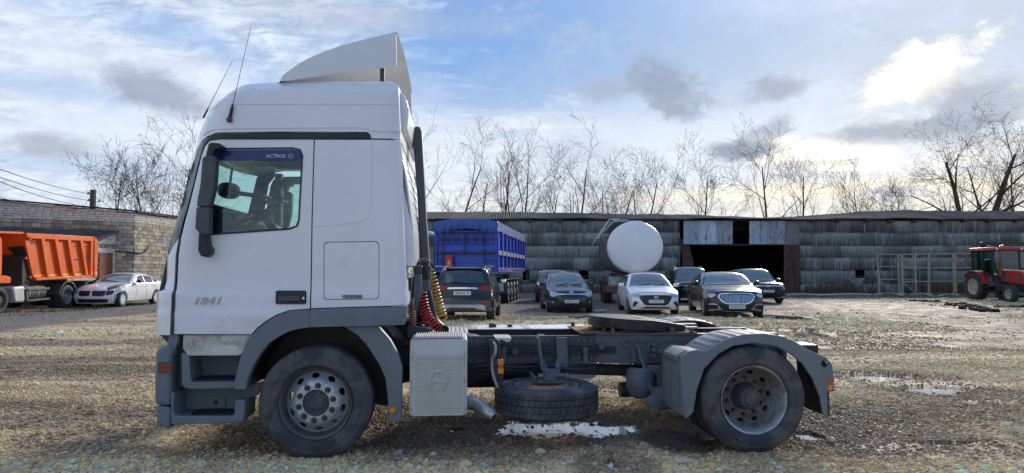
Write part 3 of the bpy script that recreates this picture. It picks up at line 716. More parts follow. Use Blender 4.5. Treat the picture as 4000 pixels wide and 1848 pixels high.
mb.build('tread_pad', black, ls)
fslab('step_side_filler', [(431, 880), (456, 850), (457, 980), (431, 985)], greyd, 0.14, 0.3, 0.005)
fslab('arch_flap', [(600, 978), (660, 962), (640, 1000), (618, 1006), (600, 1006)], greyd, 0.08, 0.12, 0.004)
# ---- wheels
RT = 0.475
def ring_of(o, par, n, r, ph):
    for i in range(n):
        q = o if i == 0 else o.copy()
        if i: col.objects.link(q); q.parent = par
        a = R(360 / n * i + ph); q.location = (r * math.cos(a), 0, r * math.sin(a))
def rim_front(par):
    mb = MB()
    mb.lathe([(0.292, -0.135), (0.302, -0.140), (0.302, -0.125), (0.285, -0.118), (0.268, -0.09), (0.262, -0.02), (0.262, 0.13), (0.30, 0.135)], n=48)
    mb.build('rim_well', rimdark, par)
    d = MB()
    O = circ(0, 0, 0.262, 48); holes = [circ(0.222 * math.cos(R(a)), 0.222 * math.sin(R(a)), 0.021, 10) for a in range(0, 360, 36)]
    holes = [[(0.224 * math.cos(R(a)) + p * math.cos(R(a)) * 0.020 - q * math.sin(R(a)) * 0.034, 0.224 * math.sin(R(a)) + p * math.sin(R(a)) * 0.020 + q * math.cos(R(a)) * 0.034) for p, q in circ(0, 0, 1, 12)] for a in range(18, 378, 36)] + [circ(0, 0, 0.113, 28)]
    def mp(u, v, t):
        r = math.hypot(u, v); y = -0.118 if r < 0.178 else -0.118 + 0.085 * min(1, (r - 0.178) / 0.075) ** 0.8
        return (u, y + t, v)
    sheet(d, O, mp, [0, 0.012], holes, 0.035, 0.035)
    d.build('wheel_disc', rimalu, par, 40)
    n = MB(); n.lathe([(0.026, -0.1215), (0.0, -0.1216)], n=14); n.lathe([(0.0, -0.150), (0.008, -0.150), (0.008, -0.138), (0.015, -0.136), (0.017, -0.121)], n=6)
    ring_of(n.build('wheel_nut', nutm, par, 30), par, 10, 0.146, 8)
    h = MB(); h.lathe([(0, -0.105), (0.055, -0.105), (0.063, -0.098), (0.100, -0.094), (0.112, -0.100), (0.114, -0.119)], n=32)
    for i in range(11):
        a = R(360 / 11 * i); h.lathe([(0, -0.113), (0.009, -0.113), (0.011, -0.096)], (0.082 * math.cos(a), 0, 0.082 * math.sin(a)), n=6)
    h.build('hub', hubm, par, 30)
fw = part('wheel', truck, (0, 0.15, RT - 0.007), (0, R(-4), 0))
make_tyre('tyre', RT, 0.29, 0.292, tyrem, fw, 72, 2 and 1); rim_front(fw)
fw2 = part('wheel', truck, (0, WID - 0.15, RT - 0.007), (0, 0, R(180)))
make_tyre('tyre', RT, 0.29, 0.292, tyrem, fw2, 48, 1); rim_front(fw2)
XR = 3.81
def rim_rear(par, dish):
    mb = MB(); s_ = 1
    mb.lathe([(0.292, -0.135), (0.303, -0.140), (0.303, -0.122), (0.287, -0.116), (0.270, -0.08), (0.268, -0.03), (0.252, 0.02), (0.248, 0.10), (0.25, 0.13)], n=48)
    mb.build('rim_well', rimsil, par)
    d = MB(); O = circ(0, 0, 0.252, 48)
    holes = [[(0.222 * math.cos(R(a)) + p * math.cos(R(a)) * 0.018 - q * math.sin(R(a)) * 0.030, 0.222 * math.sin(R(a)) + p * math.sin(R(a)) * 0.018 + q * math.cos(R(a)) * 0.030) for p, q in circ(0, 0, 1, 12)] for a in range(5, 365, 36)]
    def mp(u, v, t):
        r = math.hypot(u, v); y = 0.085 if r < 0.185 else 0.085 - 0.035 * min(1, (r - 0.185) / 0.06)
        return (u, y + t, v)
    sheet(d, O, mp, [0, 0.012], holes, 0.04, 0.04); d.build('wheel_disc', rimdisc, par, 40)
    n = MB(); n.lathe([(0.0, 0.04), (0.009, 0.04), (0.009, 0.055), (0.016, 0.057), (0.019, 0.085)], n=6)
    ring_of(n.build('wheel_nut', nutm, par, 30), par, 10, 0.165, 14)
    h = MB(); h.lathe([(0, -0.075), (0.055, -0.075), (0.062, -0.062), (0.092, -0.058), (0.098, -0.045), (0.112, 0.02), (0.125, 0.085)], n=32)
    for i in range(11):
        a = R(360 / 11 * i); h.lathe([(0, -0.070), (0.010, -0.070), (0.012, -0.056)], (0.078 * math.cos(a), 0, 0.078 * math.sin(a)), n=6)
    h.build('hub', hubm, par, 30)
for yy, rz in ((0.155, 0), (WID - 0.155, R(180))):
    rw = part('wheel', truck, (XR, yy, 0.442), (0, 0, rz))
    make_tyre('tyre', RT, 0.29, 0.292, tyrem, rw, 64, 1); rim_rear(rw, 1)
    rw = part('wheel', truck, (XR, yy + (0.33 if rz == 0 else -0.33), 0.442), (0, 0, rz))
    make_tyre('tyre', RT, 0.29, 0.292, tyred, rw, 48, 1)
    MB().lathe([(0.262, -0.13), (0.262, 0.13), (0.12, 0.13), (0.12, 0.1), (0.25, 0.1), (0.25, -0.13)], n=40, closed=True).build('rim_well', rimsil, rw)
# ---- frame rails with flanges, holes and bolts
ZR1, ZR0 = 0.945, 0.665
XF0, XF1 = -1.1, 4.42
random.seed(3)
def rail(y, sgn):
    mb = MB(); o = [(XF0, ZR0), (XF1, ZR0 + 0.03), (XF1, ZR1), (XF0, ZR1)]
    holes = []
    if sgn > 0:
        for i in range(46):
            x = 1.02 + i * 0.062
            if random.random() < 0.42: holes.append(circ(x, ZR1 - 0.055, 0.0115, 8))
            if random.random() < 0.42: holes.append(circ(x, ZR0 + 0.055, 0.0115, 8))
            if random.random() < 0.22: holes.append(circ(x, 0.84, 0.0115, 8))
            if random.random() < 0.16: holes.append(circ(x, 0.79, 0.012, 8))
    sheet(mb, o, XZ, [y, y + 0.010], holes)
    fl = 0.07 * sgn
    mb.box(XF0, XF1, *sorted((y + 0.011, y + fl)), ZR1 - 0.009, ZR1 - 0.001); mb.box(XF0, XF1, *sorted((y + 0.011, y + fl)), ZR0 + 0.031, ZR0 + 0.039)
    return mb.build('frame_rail', framem, truck, 30)
r1 = rail(0.82, 1); r2 = rail(1.67, -1)
mb = MB(); x0 = T(1505, 860, 0.82)[0]
mb.box(x0, 4.3, 0.811, 0.8185, ZR0 + 0.005, ZR1 - 0.06); mb.box(x0 - 0.03, 4.4, 0.806, 0.8105, ZR1 - 0.075, ZR1 - 0.002); mb.box(x0 - 0.03, 4.4, 0.79, 0.90, ZR1 + 0.001, ZR1 + 0.012)
mb.build('reinforcing_plate', framer, truck, 30, 0.003)
mb = MB()
random.seed(5)
for i in range(60):
    x = 0.95 + i * 0.062
    y_ = 0.806 if x > x0 else 0.82
    for z in (ZR1 - 0.05, ZR0 + 0.045):
        if random.random() < 0.55 and x < 4.3: mb.lathe([(0, -0.020), (0.013, -0.018), (0.017, 0.0)], (x, y_, z), n=6)
mb.build('frame_bolt', framer, truck, 30)['kind'] = 'stuff'
mb = MB()
for x in (0.95, 2.05, 2.75, 4.2): mb.box(x, x + 0.07, 0.832, 1.668, 0.72, 0.90)
mb.build('cross_member', framem, truck, 30)
MB().box(XF1, XF1 + 0.05, 0.75, 1.75, 0.62, 0.93).build('end_beam', framem, truck, 30, 0.01)
# brackets on the rail side
mb = MB()
mb.add([TP(1445, 836, 0.78), TP(1470, 836, 0.78), TP(1480, 925, 0.72), TP(1440, 930, 0.72)], [(0, 1, 2, 3)])
def br(name, P, y0, y1, m, bev=0.004): 
    mb = MB(); sheet(mb, TL(P, y0), XZ, [y0, y1]); return mb.build(name, m, truck, 35, bev)
br('bracket', [(1400, 849), (1427, 849), (1430, 928), (1402, 920)], 0.77, 0.815, framer)
br('bracket', [(1352, 850), (1357, 850), (1368, 925), (1380, 938), (1374, 942), (1362, 930)], 0.60, 0.72, framer)
br('bracket', [(1245, 850), (1287, 850), (1284, 858), (1277, 862), (1262, 855), (1252, 858)], 0.45, 0.80, alu)
br('bracket', [(1232, 856), (1250, 856), (1252, 955), (1240, 960), (1233, 930)], 0.68, 0.80, framem)
br('reflector_bracket', [(1253, 860), (1258, 860), (1263, 905), (1268, 940), (1265, 968), (1258, 982), (1252, 968), (1254, 900)], 0.30, 0.33, black)
orf = part('side_reflector', truck)
for P in ([(1252.5, 904), (1266.5, 904), (1266.5, 918.5), (1252.5, 918.5)], [(1252.5, 927), (1266.5, 927), (1266.5, 940), (1252.5, 940)]):
    mb = MB(); sheet(mb, TL(P, 0.27), XZ, [0.265, 0.298]); mb.build('lens', orange_l, orf, 30, 0.003)
mb = MB(); sheet(mb, TL([(1253.5, 918.5), (1265.5, 918.5), (1265.5, 927), (1253.5, 927)], 0.27), XZ, [0.275, 0.298]); mb.build('lamp_holder', mat('amber_dark', (0.4, 0.14, 0.01), 0.5), orf)
mb = MB(); mb.tube(smoothpoly([TP(1242, 860, 0.5), TP(1247, 870, 0.45), TP(1246, 890, 0.42), TP(1238, 905, 0.5), TP(1240, 940, 0.5), TP(1254, 975, 0.4), TP(1263, 950, 0.35)], 5), 0.012, 8); mb.build('cable', mat('pale_cable', (0.4, 0.41, 0.4), 0.5), truck)
mb = MB(); mb.tube(smoothpoly([TP(1180, 925, 0.75), TP(1230, 920, 0.72), TP(1300, 924, 0.72), TP(1380, 922, 0.74), TP(1440, 930, 0.72), TP(1500, 925, 0.8)], 5), 0.014, 8)
mb.tube(smoothpoly([TP(1180, 935, 0.9), TP(1260, 932, 0.9), TP(1330, 936, 0.9)], 4), 0.01, 6); mb.build('brake_line', blk_h, truck)
for q_ in range(4):
    MB().tube(smoothpoly([(0.95 + 0.9 * i_, 0.798 - 0.006 * q_, ZR1 - 0.10 - 0.022 * q_ + 0.012 * math.sin(i_ * 2.1 + q_)) for i_ in range(3)], 5), 0.007, 6).build('cable', blk_h, truck)
for x_ in (1.05, 1.62, 2.42, 2.9, 3.3):
    MB().box(x_, x_ + 0.045, 0.775, 0.804, ZR0 + 0.02, ZR1 - 0.09 - 0.05 * (x_ % 0.5)).build('clamp_bracket', framer, truck, 30, 0.004)
for x_, z_ in ((1.75, 0.80), (2.60, 0.84), (3.10, 0.74)):
    MB().lathe([(0, -0.05), (0.030, -0.05), (0.034, -0.03), (0.022, -0.02), (0.026, 0.0)], (x_, 0.81, z_), n=14).build('air_valve', greyd, truck)
# far side tank and mid-chassis masses
mb = MB(); sheet(mb, rrect(T(1175, 850, 1.9)[0], T(1500, 850, 1.9)[0], 0.36, 0.93, 0.08), XZ, [1.85, 2.45]); tank = mb.build('fuel_tank', whiteplain, truck, 35, 0.02, 3)
mb = MB(); mb.box(1.35, 1.42, 1.84, 2.46, 0.5, 0.935); mb.box(1.95, 2.02, 1.84, 2.46, 0.5, 0.935); mb.build('tank_strap', alu, tank)
MB().lathe([(0.045, 0.92), (0.045, 0.965), (0.03, 0.975), (0, 0.975)], (1.6, 2.1, 0), 'z', 16).build('filler_cap', black, tank)
MB().lathe([(0.03, 0.92), (0.03, 0.96), (0, 0.965)], (1.8, 2.1, 0), 'z', 16).build('filler_cap', black, tank)
mb = MB(); mb.tube([(1.0, 1.25, 0.55), (1.1, 1.25, 0.55), (1.9, 1.25, 0.55), (2.02, 1.25, 0.55)], [0.10, 0.17, 0.17, 0.1], 20); mb.build('air_reservoir', black, truck)
mb = MB(); mb.tube([(0.9, 1.25, 0.62), (3.5, 1.25, 0.52)], 0.06, 14); mb.build('propeller_shaft', framem, truck)
mb = MB(); mb.ell((0.1, 1.25, 0.78), (0.85, 0.38, 0.36), 20, 12, 0.6); mb.build('engine_block', black, truck)
mb = MB(); mb.ell((1.1, 1.25, 0.68), (0.45, 0.28, 0.26), 20, 12, 0.6); mb.build('gearbox', framem, truck)
mb = MB(); mb.tube([(XR, 0.55, RT), (XR, 1.95, RT)], 0.10, 16); mb.ell((XR - 0.05, 1.25, RT), (0.28, 0.22, 0.23), 20, 12); mb.build('rear_axle', framem, truck)
mb = MB(); mb.tube([(0, 0.35, RT - 0.02), (0, 2.15, RT - 0.02)], 0.06, 12); mb.build('front_axle', framem, truck)
# air bellows, strut and spring hanger in front of the rear wheel
mb = MB(); x, z = T(1610, 960, 0.75); mb.lathe([(0.05, -0.16), (0.10, -0.14), (0.135, -0.05), (0.135, 0.05), (0.12, 0.12), (0.08, 0.14)], (x, 0.75, z), 'z', 24); mb.build('air_bellows', framer, truck)
mb = MB(); x, z = T(1583, 980, 0.9); mb.lathe([(0, -0.1), (0.075, -0.1), (0.075, 0.1), (0.05, 0.1)], (x, 0.9, z), 'x', 20); mb.build('brake_chamber', black, truck)
mb = MB(); mb.bar(TP(1603, 866, 0.74), TP(1646, 1002, 0.60), 0.035, 0.02); mb.build('stay_rod', framer, truck, 30, 0.003)
mb = MB(); x, z = T(1645, 1012, 0.55); mb.lathe([(0, -0.05), (0.028, -0.05), (0.03, -0.04), (0.062, -0.04), (0.066, 0.05)], (x, 0.55, z), n=20); mb.box(x, x + 0.14, 0.54, 0.66, z - 0.05, z + 0.13); mb.build('spring_eye', framer, truck, 30)
mb = MB(); sheet(mb, TL([(1628, 920), (1700, 918), (1700, 940), (1680, 1030), (1660, 1030), (1656, 945), (1635, 940)], 0.72), XZ, [0.72, 0.80]); mb.build('hanger', framer, truck, 30, 0.006)
mb = MB(); mb.tube([TP(1660, 884, 0.74), TP(1688, 893, 0.42), TP(1714, 905, 0.12)], 0.030, 14); mb.build('fender_stay', rust, truck)
mb = MB(); x, z = T(1652, 880, 0.76)
for dz_ in (-0.05, 0.0, 0.05): mb.lathe([(0, -0.05), (0.02, -0.05), (0.024, 0.04)], (x - 0.03, 0.79, z + dz_), n=8)
mb.tube(smoothpoly([TP(1565, 866, 0.78), TP(1590, 876, 0.76), TP(1620, 880, 0.76), TP(1640, 862, 0.78)], 5), 0.008, 6); mb.build('valve_block', framer, truck)
# ---- perforated box with the star
bx0, bz1 = T(1031, 856, 0.04); bx1, bz0 = T(1175, 1046, 0.04); zf = T(1100, 890, 0.04)[1]
sb = part('muffler_box', truck)
mb = MB(); mb.prism([(0.04, bz0 + 0.01), (0.04, zf), (0.09, bz1), (0.62, bz1 + 0.01), (0.62, bz0 + 0.01)], lambda u, v, t: (t, u, v), bx0, bx1); mb.build('housing', boxm, sb, 30, 0.012, 2)
cx, cz = (bx0 + bx1) / 2, (zf + bz0) / 2 + 0.045
holes = []
px0, px1 = bx0 + 0.03, bx1 - 0.03
for j in range(27):
    for i in range(26):
        x = px0 + 0.022 + i * (px1 - px0 - 0.04) / 25 + (0.5 if j % 2 else 0) * (px1 - px0) / 26; z = bz0 + 0.03 + j * (zf - bz0 - 0.06) / 26
        if x < px1 - 0.016 and math.hypot(x - cx, z - cz) > 0.088: holes.append(circ(x, z, 0.0042, 6))
mb = MB(); sheet(mb, rrect(px0, px1, bz0 + 0.008, zf - 0.006, 0.012), XZ, [0.026, 0.034], holes); fp = mb.build('perforated_cover', boxm, sb, 30)
mb = MB(); mb.box(px0 + 0.005, px1 - 0.005, 0.035, 0.0365, bz0 + 0.014, zf - 0.012); mb.build('cover_backing', black, sb)
mb = MB(); star(mb, (cx, 0.0255, cz), 0.075, 0.018, 32, 0.12); mb.build('star_emblem', boxm, sb, 30, 0.002)
mb = MB()
for x in (bx0 + 0.018, bx1 - 0.018):
    for z in (zf - 0.03, bz0 + 0.06, bz0 + 0.3, zf + 0.02): mb.lathe([(0, -0.012), (0.008, -0.011), (0.011, 0)], (x, 0.038, z), n=8)
mb.build('cover_bolt', steel, sb)
mb = MB(); exh = smoothpoly([TP(1170, 1013, 0.35), TP(1185, 1013, 0.32), TP(1205, 1022, 0.27), TP(1226, 1037, 0.20), TP(1243, 1049, 0.14)], 4)
mb.tube(exh, [0.060] * (len(exh) - 6) + [0.058, 0.055, 0.05, 0.044, 0.036, 0.026], 20, False); mb.build('tail_pipe', steel, truck)
# catwalk plates
def ribplate(name, x0, x1, y0, y1, z, m, par, pitch=0.035):
    mb = MB(); mb.box(x0, x1, y0, y1, z - 0.012, z)
    n = int((x1 - x0) / pitch)
    for i in range(n): mb.box(x0 + (i + 0.25) * (x1 - x0) / n, x0 + (i + 0.7) * (x1 - x0) / n, y0 + 0.01, y1 - 0.01, z, z + 0.008)
    return mb.build(name, m, par, 30, 0.002)
cwx0, cwx1 = T(1082, 849, 0.80)[0], T(1178, 849, 0.80)[0]
ribplate('catwalk_plate', cwx0, (cwx0 + cwx1) / 2 + 0.05, 0.83, 1.60, 0.975, alu, truck); ribplate('catwalk_plate', (cwx0 + cwx1) / 2 + 0.053, cwx1, 0.83, 1.60, 0.972, alu, truck)
ribplate('box_step', bx0 + 0.03, bx1 - 0.03, 0.12, 0.58, bz1 + 0.018, boxm, sb, 0.02)
# ---- spare wheel slung flat under the frame
sx = T(1375, 1000, 0.5)[0]
sw_ = part('spare_wheel', truck, (sx, 0.52, 0.395), (R(-90), 0, 0))
make_tyre('tyre', 0.478, 0.25, 0.292, tyrem, sw_, 72, 52)
mb = MB(); mb.lathe([(0.303, -0.125), (0.30, -0.13), (0.29, -0.115), (0.272, -0.08), (0.268, 0.02), (0.262, 0.12)], n=40); mb.build('rim_well', rimsil, sw_)
mb = MB(); mb.lathe([(0.268, 0.02), (0.25, -0.03), (0.235, -0.09), (0.20, -0.128), (0.14, -0.132), (0.135, -0.12), (0.135, 0.02)], n=40)
mb.build('wheel_disc', rustb, sw_)
cr = part('spare_carrier', truck)
mb = MB(); mb.box(sx - 0.09, sx + 0.16, 0.48, 0.60, 0.535, 0.56); mb.box(sx - 0.02, sx + 0.10, 0.47, 0.56, 0.56, 0.66); mb.box(sx - 0.13, sx - 0.10, 0.5, 0.8, 0.56, 0.60); mb.build('carrier_plate', framer, cr, 30, 0.004)
mb = MB(); x, z = T(1427, 945, 0.47); mb.lathe([(0.012, -0.01), (0.026, -0.01), (0.026, 0.01), (0.012, 0.01)], (x, 0.47, z), n=18, closed=True)
mb.tube([(x - 0.12, 0.47, z), (x - 0.02, 0.47, z)], 0.022, 8); x, z = T(1404, 925, 0.5); mb.ell((x, 0.5, z), (0.018, 0.018, 0.02)); mb.build('lifting_eye', framer, cr, 30)
mb = MB(); mb.bar((sx, 0.52, 0.6), (sx, 0.80, 0.72), 0.05, 0.03); mb.bar((sx + 0.10, 0.52, 0.6), (sx + 0.16, 0.80, 0.72), 0.05, 0.03); mb.build('carrier_arm', framer, cr, 30, 0.003)
# ---- fifth wheel
fx, fz = T(1590, 810, 1.25)[0], 1.095
fwh = part('fifth_wheel', truck, (fx - 0.02, 1.25, fz), (0, R(3.2), 0))
O = [(-0.42 * math.cos(R(a)) - 0.0, 0.45 * math.sin(R(a))) for a in range(-90, 91, 12)]
O = [(-0.44 * math.cos(R(a)), 0.46 * math.sin(R(a))) for a in range(-90, 91, 10)] + [(0.14, 0.45), (0.50, 0.30), (0.52, 0.22), (0.16, 0.05), (0.05, 0.06), (0.02, 0.0), (0.05, -0.06), (0.16, -0.05), (0.52, -0.22), (0.50, -0.30), (0.14, -0.45)]
mb = MB(); sheet(mb, O, lambda u, v, t: (u, v, (t - (0.10 * max(0, (u - 0.14)) if t > -0.05 else 0.04 * max(0, u - 0.14))) if u > 0.14 else t), [0, -0.10], [], 0.12, 0.12); mb.build('coupling_plate', grease, fwh, 30, 0.01)
for y in (-0.36, 0.30):
    mb = MB(); mb.prism([(-0.30, -0.155), (-0.16, -0.12), (-0.07, -0.06), (0.07, -0.06), (0.16, -0.12), (0.32, -0.155), (0.32, -0.165), (-0.30, -0.165)], XZ, y, y + 0.06); mb.build('pedestal', framer, fwh, 30, 0.006)
mp_ = part('mounting_plate', truck)
MB().box(fx - 0.62, fx + 0.55, 0.80, 1.70, ZR1 + 0.013, ZR1 + 0.026).build('plate', rust, mp_, 30, 0.003)
mb = MB()
for y in (0.83, 1.67):
    for x in (-0.56, -0.30, 0.30, 0.50): mb.lathe([(0, 0.045), (0.018, 0.045), (0.022, 0.012), (0.028, 0.0)], (fx + x, y, ZR1 + 0.026), 'z', 8)
for i in range(5): mb.ell((fx - 0.5 + 0.05 * i, 1.0 + 0.1 * (i % 3), ZR1 + 0.045), (0.02, 0.02, 0.03), 8, 6)
mb.build('mounting_bolt', rust, mp_)
mb = MB(); mb.box(fx + 0.02, fx + 0.62, 0.98, 1.06, ZR1 + 0.05, ZR1 + 0.065); mb.box(fx + 0.10, fx + 0.75, 1.4, 1.5, ZR1 + 0.05, ZR1 + 0.065); mb.build('guide_rail', alu, truck, 30)
# ---- rear mudguards
outer = [(1723, 892), (1740, 883), (1754, 880), (1776, 884), (1799, 869), (1837, 850), (1875, 841), (1924, 839), (1969, 846), (2007, 862), (2034, 880), (2048, 886), (2078, 899), (2095, 918), (2099, 952), (2098, 978), (2082, 986), (2084, 1054), (2071, 1043), (2063, 998), (2044, 952), (2018, 914), (1988, 890), (1950, 871), (1897, 863), (1844, 871), (1807, 892), (1772, 929), (1754, 982), (1746, 1035), (1731, 1052), (1720, 1054), (1673, 1024), (1668, 903), (1695, 900)]
outer = [(1716, 896), (1726, 888), (1740, 883), (1754, 880), (1776, 884), (1799, 869), (1837, 850), (1875, 841), (1924, 839), (1969, 846), (2007, 862), (2034, 880), (2048, 886), (2078, 899), (2095, 918), (2099, 952), (2098, 978), (2082, 986), (2084, 1054), (2071, 1043), (2063, 998), (2044, 952), (2018, 914), (1988, 890), (1950, 871), (1897, 863), (1844, 871), (1807, 892), (1772, 929), (1754, 982), (1746, 1035), (1731, 1052), (1722, 1053), (1712, 930)]
HOLE = circ(2076, 915, 9, 12)
for far in (0, 1):
    fy = (lambda y: WID - y) if far else (lambda y: y)
    mg = part('rear_mudguard', truck)
    mb = MB(); sheet(mb, TL(outer, 0.0), lambda x, z, t: (x, fy(t), z), [0.0, 0.03], [TL(HOLE, 0)]); mb.build('side_skirt', grey, mg, 35, 0.012, 3)
    arc = TL([(1716, 900), (1740, 885), (1776, 886), (1799, 871), (1837, 852), (1875, 843), (1924, 841), (1969, 848), (2007, 864), (2034, 882), (2060, 893), (2080, 905), (2092, 930), (2094, 975)], 0.0)
    pts = smoothpoly(arc, 7)
    mb = MB(); V = []; n = len(pts)
    nrm = []
    for i, (x, z) in enumerate(pts):
        a, b = pts[max(0, i - 1)], pts[min(n - 1, i + 1)]; d = Vector((b[0] - a[0], b[1] - a[1])).normalized(); nr = Vector((-d.y, d.x))
        bumpy = 0.008 if (12 < i < 62 and (i % 4) in (0, 1)) else 0.0
        nrm.append((x + nr.x * (bumpy - 0.004), z + nr.y * (bumpy - 0.004), x - nr.x * 0.02, z - nr.y * 0.02, x - nr.x * 0.008, z - nr.y * 0.008))
    for (x, z, xi, zi, xe, ze) in nrm: V += [(xe, fy(0.02), ze), (xe, fy(0.07), ze), (x, fy(0.09), z), (x, fy(0.52), z), (xe, fy(0.55), ze), (xe, fy(0.62), ze), (xi, fy(0.62), zi), (xi, fy(0.02), zi)]
    mb.add(V, [(i * 8 + j, i * 8 + (j + 1) % 8, (i + 1) * 8 + (j + 1) % 8, (i + 1) * 8 + j) for i in range(n - 1) for j in range(8)]); mb.build('ribbed_top', grey, mg, 28)
    # inner lining of the guard front
    x0_, z0_ = T(1718, 900); x1_, z1_ = T(1722, 1050)
    mb = MB(); mb.box(x0_ - 0.005, x0_ + 0.02, *sorted((fy(0.02), fy(0.62))), z1_ + 0.01, z0_ - 0.02)
    for j in range(2): mb.box(x0_ - 0.014, x0_ - 0.004, *sorted((fy(0.08 + 0.26 * j), fy(0.29 + 0.26 * j))), z1_ + 0.06, z0_ - 0.10)
    mb.build('front_flap', grey, mg, 30, 0.008)
    xb_, zb_ = T(1700, 885); mb = MB(); mb.prism([(x0_ - 0.02, z0_ - 0.06), (x0_ - 0.03, z0_ + 0.0), (x0_ + 0.06, z0_ + 0.05), (x0_ + 0.16, z0_ + 0.05), (x0_ + 0.08, z0_ - 0.04)], lambda u, v, t: (u, fy(t), v), 0.12, 0.50); mb.build('guard_hinge', grey, mg, 30, 0.012)
    mb = MB(); xr2, zr2 = T(2090, 960); mb.box(xr2 - 0.02, xr2 + 0.0, *sorted((fy(0.03), fy(0.58))), T(2080, 1050)[1], zr2 + 0.1); mb.build('rear_flap', black, mg, 30, 0.004)
    # tail lamp
    tl = part('tail_lamp', truck)
    (xa2, za2), (xb2, zb2) = T(2083, 950), T(2099, 985)
    MB().box(xb2 - 0.07, xb2, *sorted((fy(0.01), fy(0.40))), zb2, za2).build('lamp_housing', black, tl, 30, 0.004)
    MB().box(xb2 - 0.058, xb2 - 0.02, *sorted((fy(-0.004), fy(0.012))), zb2 + 0.012, (za2 + zb2) / 2 - 0.002).build('lens', orange_l, tl, 30, 0.002)
    MB().box(xb2 - 0.058, xb2 - 0.02, *sorted((fy(-0.004), fy(0.012))), (za2 + zb2) / 2 + 0.002, za2 - 0.012).build('lens', mat('amber_dark', (0.4, 0.14, 0.01)), tl, 30, 0.002)
    mb = MB()
    for q in range(5): mb.box(xb2 + 0.001, xb2 + 0.014, *sorted((fy(0.012), fy(0.39))), zb2 + 0.005 + q * 0.025, zb2 + 0.022 + q * 0.025)
    mb.build('red_lens', red_l, tl, 30, 0.002)
mb = MB(); mb.box(T(2013, 868, 0.75)[0], T(2060, 868, 0.75)[0], 0.75, 1.05, T(2013, 890, 0.75)[1], T(2013, 868, 0.75)[1]); mb.build('rear_box', seal, truck, 30, 0.015)
# ---- behind the cab: snorkel, intake column, springs, boxes, coils
mb = MB(); P_ = [(1037, 330), (1040, 320), (1048, 317), (1057, 319), (1061, 330), (1068, 460), (1073, 560), (1079, 640), (1080, 745), (1058, 745), (1056, 640), (1050, 500), (1044, 420)]
sheet(mb, TL(P_, 1.15), XZ, [1.15, 1.35]); mb.build('air_intake_stack', greyd, truck, 30, 0.02, 3)
mb = MB(); x, z = T(1066, 720, 1.1); mb.lathe([(0.085, -0.32), (0.085, -0.1), (0.092, -0.09), (0.085, -0.08), (0.085, 0.05), (0.075, 0.12), (0.075, 0.2)], (x, 1.1, z), 'z', 24)
for i in range(8): mb.lathe([(0.085, -0.30 + i * 0.022), (0.094, -0.293 + i * 0.022), (0.085, -0.286 + i * 0.022)], (x, 1.1, z), 'z', 24)
mb.build('intake_bellows', black, truck, 40)
x, z = T(1036, 800, 0.62); mb = MB(); coil = []
for i in range(120): a = i * 0.5; coil.append((x + 0.03 * math.cos(a), 0.62 + 0.03 * math.sin(a), T(1036, 835, 0.62)[1] + i / 119 * 0.20))
mb.tube(coil, 0.007, 5); mb.build('cab_spring', rustb, truck)
mb = MB(); mb.tube([(x, 0.62, 0.95), (x, 0.62, 1.30)], 0.018, 8); mb.bar((x - 0.06, 0.62, 0.92), (x + 0.10, 0.62, 0.92), 0.05, 0.06); mb.build('damper', rust, truck)
br('cab_support', [(1042, 690), (1060, 690), (1062, 740), (1052, 770), (1046, 830), (1040, 830)], 0.80, 0.86, framer)
br('cab_support', [(1024, 820), (1082, 826), (1080, 850), (1024, 850)], 0.55, 0.80, framem)
mb = MB(); rp = [TP(1040, 655, 0.9), TP(1052, 660, 0.95), TP(1066, 655, 1.0), TP(1080, 662, 1.0)]; mb.tube(rp, 0.03, 8); mb.box(T(1036, 700, 1.0)[0], T(1062, 700, 1.0)[0], 0.95, 1.4, T(1036, 690, 1.0)[1], T(1036, 668, 1.0)[1]); mb.build('manifold', greyd, truck, 30, 0.01)
random.seed(11)
mb = MB()
for i in range(26):
    u, v, y = random.uniform(1030, 1075), random.uniform(690, 835), random.uniform(0.85, 1.5)
    x, z = T(u, v, y); a = random.uniform(0.02, 0.05); mb.box(x - a, x + a, y, y + 0.08, z - a * random.uniform(0.6, 1.6), z + a)
mb.build('chassis_fittings', framer, truck, 30, 0.006)
mb = MB()
for i in range(9):
    u, v, y = random.uniform(1032, 1060), random.uniform(700, 800), random.uniform(0.8, 1.2)
    mb.tube(smoothpoly([TP(u, v, y), TP(u + random.uniform(-8, 14), v + 25, y + 0.05), TP(u + random.uniform(-8, 14), v + 55, y), TP(u + random.uniform(-5, 25), v + 75, y - 0.05)], 4), 0.008, 6)
mb.build('chassis_hoses', blk_h, truck)
mb = MB(); mb.tube(smoothpoly([TP(960, 818, 0.6), TP(985, 832, 0.6), TP(1005, 852, 0.62), TP(1024, 860, 0.7)], 4), 0.05, 10); mb.tube(smoothpoly([TP(955, 815, 0.4), TP(975, 826, 0.4), TP(990, 848, 0.4)], 4), 0.02, 8); mb.build('radiator_hose', greyd, truck)
def coilhose(name, path, r, turns, tr, m, lead=()):
    P = smoothpoly(path, 10); P = [Vector(p) for p in P]; n = turns * 14
    L = [0]
    for a, b in zip(P, P[1:]): L.append(L[-1] + (b - a).length)
    pts = [Vector(p) for p in lead]
    A = None
    for i in range(n + 1):
        s_ = (i / n) * L[-1]; j = next((q for q in range(1, len(L)) if L[q] >= s_ - 1e-9), len(L) - 1)
        f = (s_ - L[j - 1]) / max(1e-9, L[j] - L[j - 1]); c_ = P[j - 1].lerp(P[j], f); t = (P[j] - P[j - 1]).normalized()
        if A is None: A = t.cross(Vector((0, 1, 0))).normalized()
        A = (A - t * A.dot(t)).normalized(); B = t.cross(A); th = 2 * math.pi * turns * i / n
        pts.append(c_ + (A * math.cos(th) + B * math.sin(th)) * r)
    return MB().tube(pts, tr, 6).build(name, m, truck)
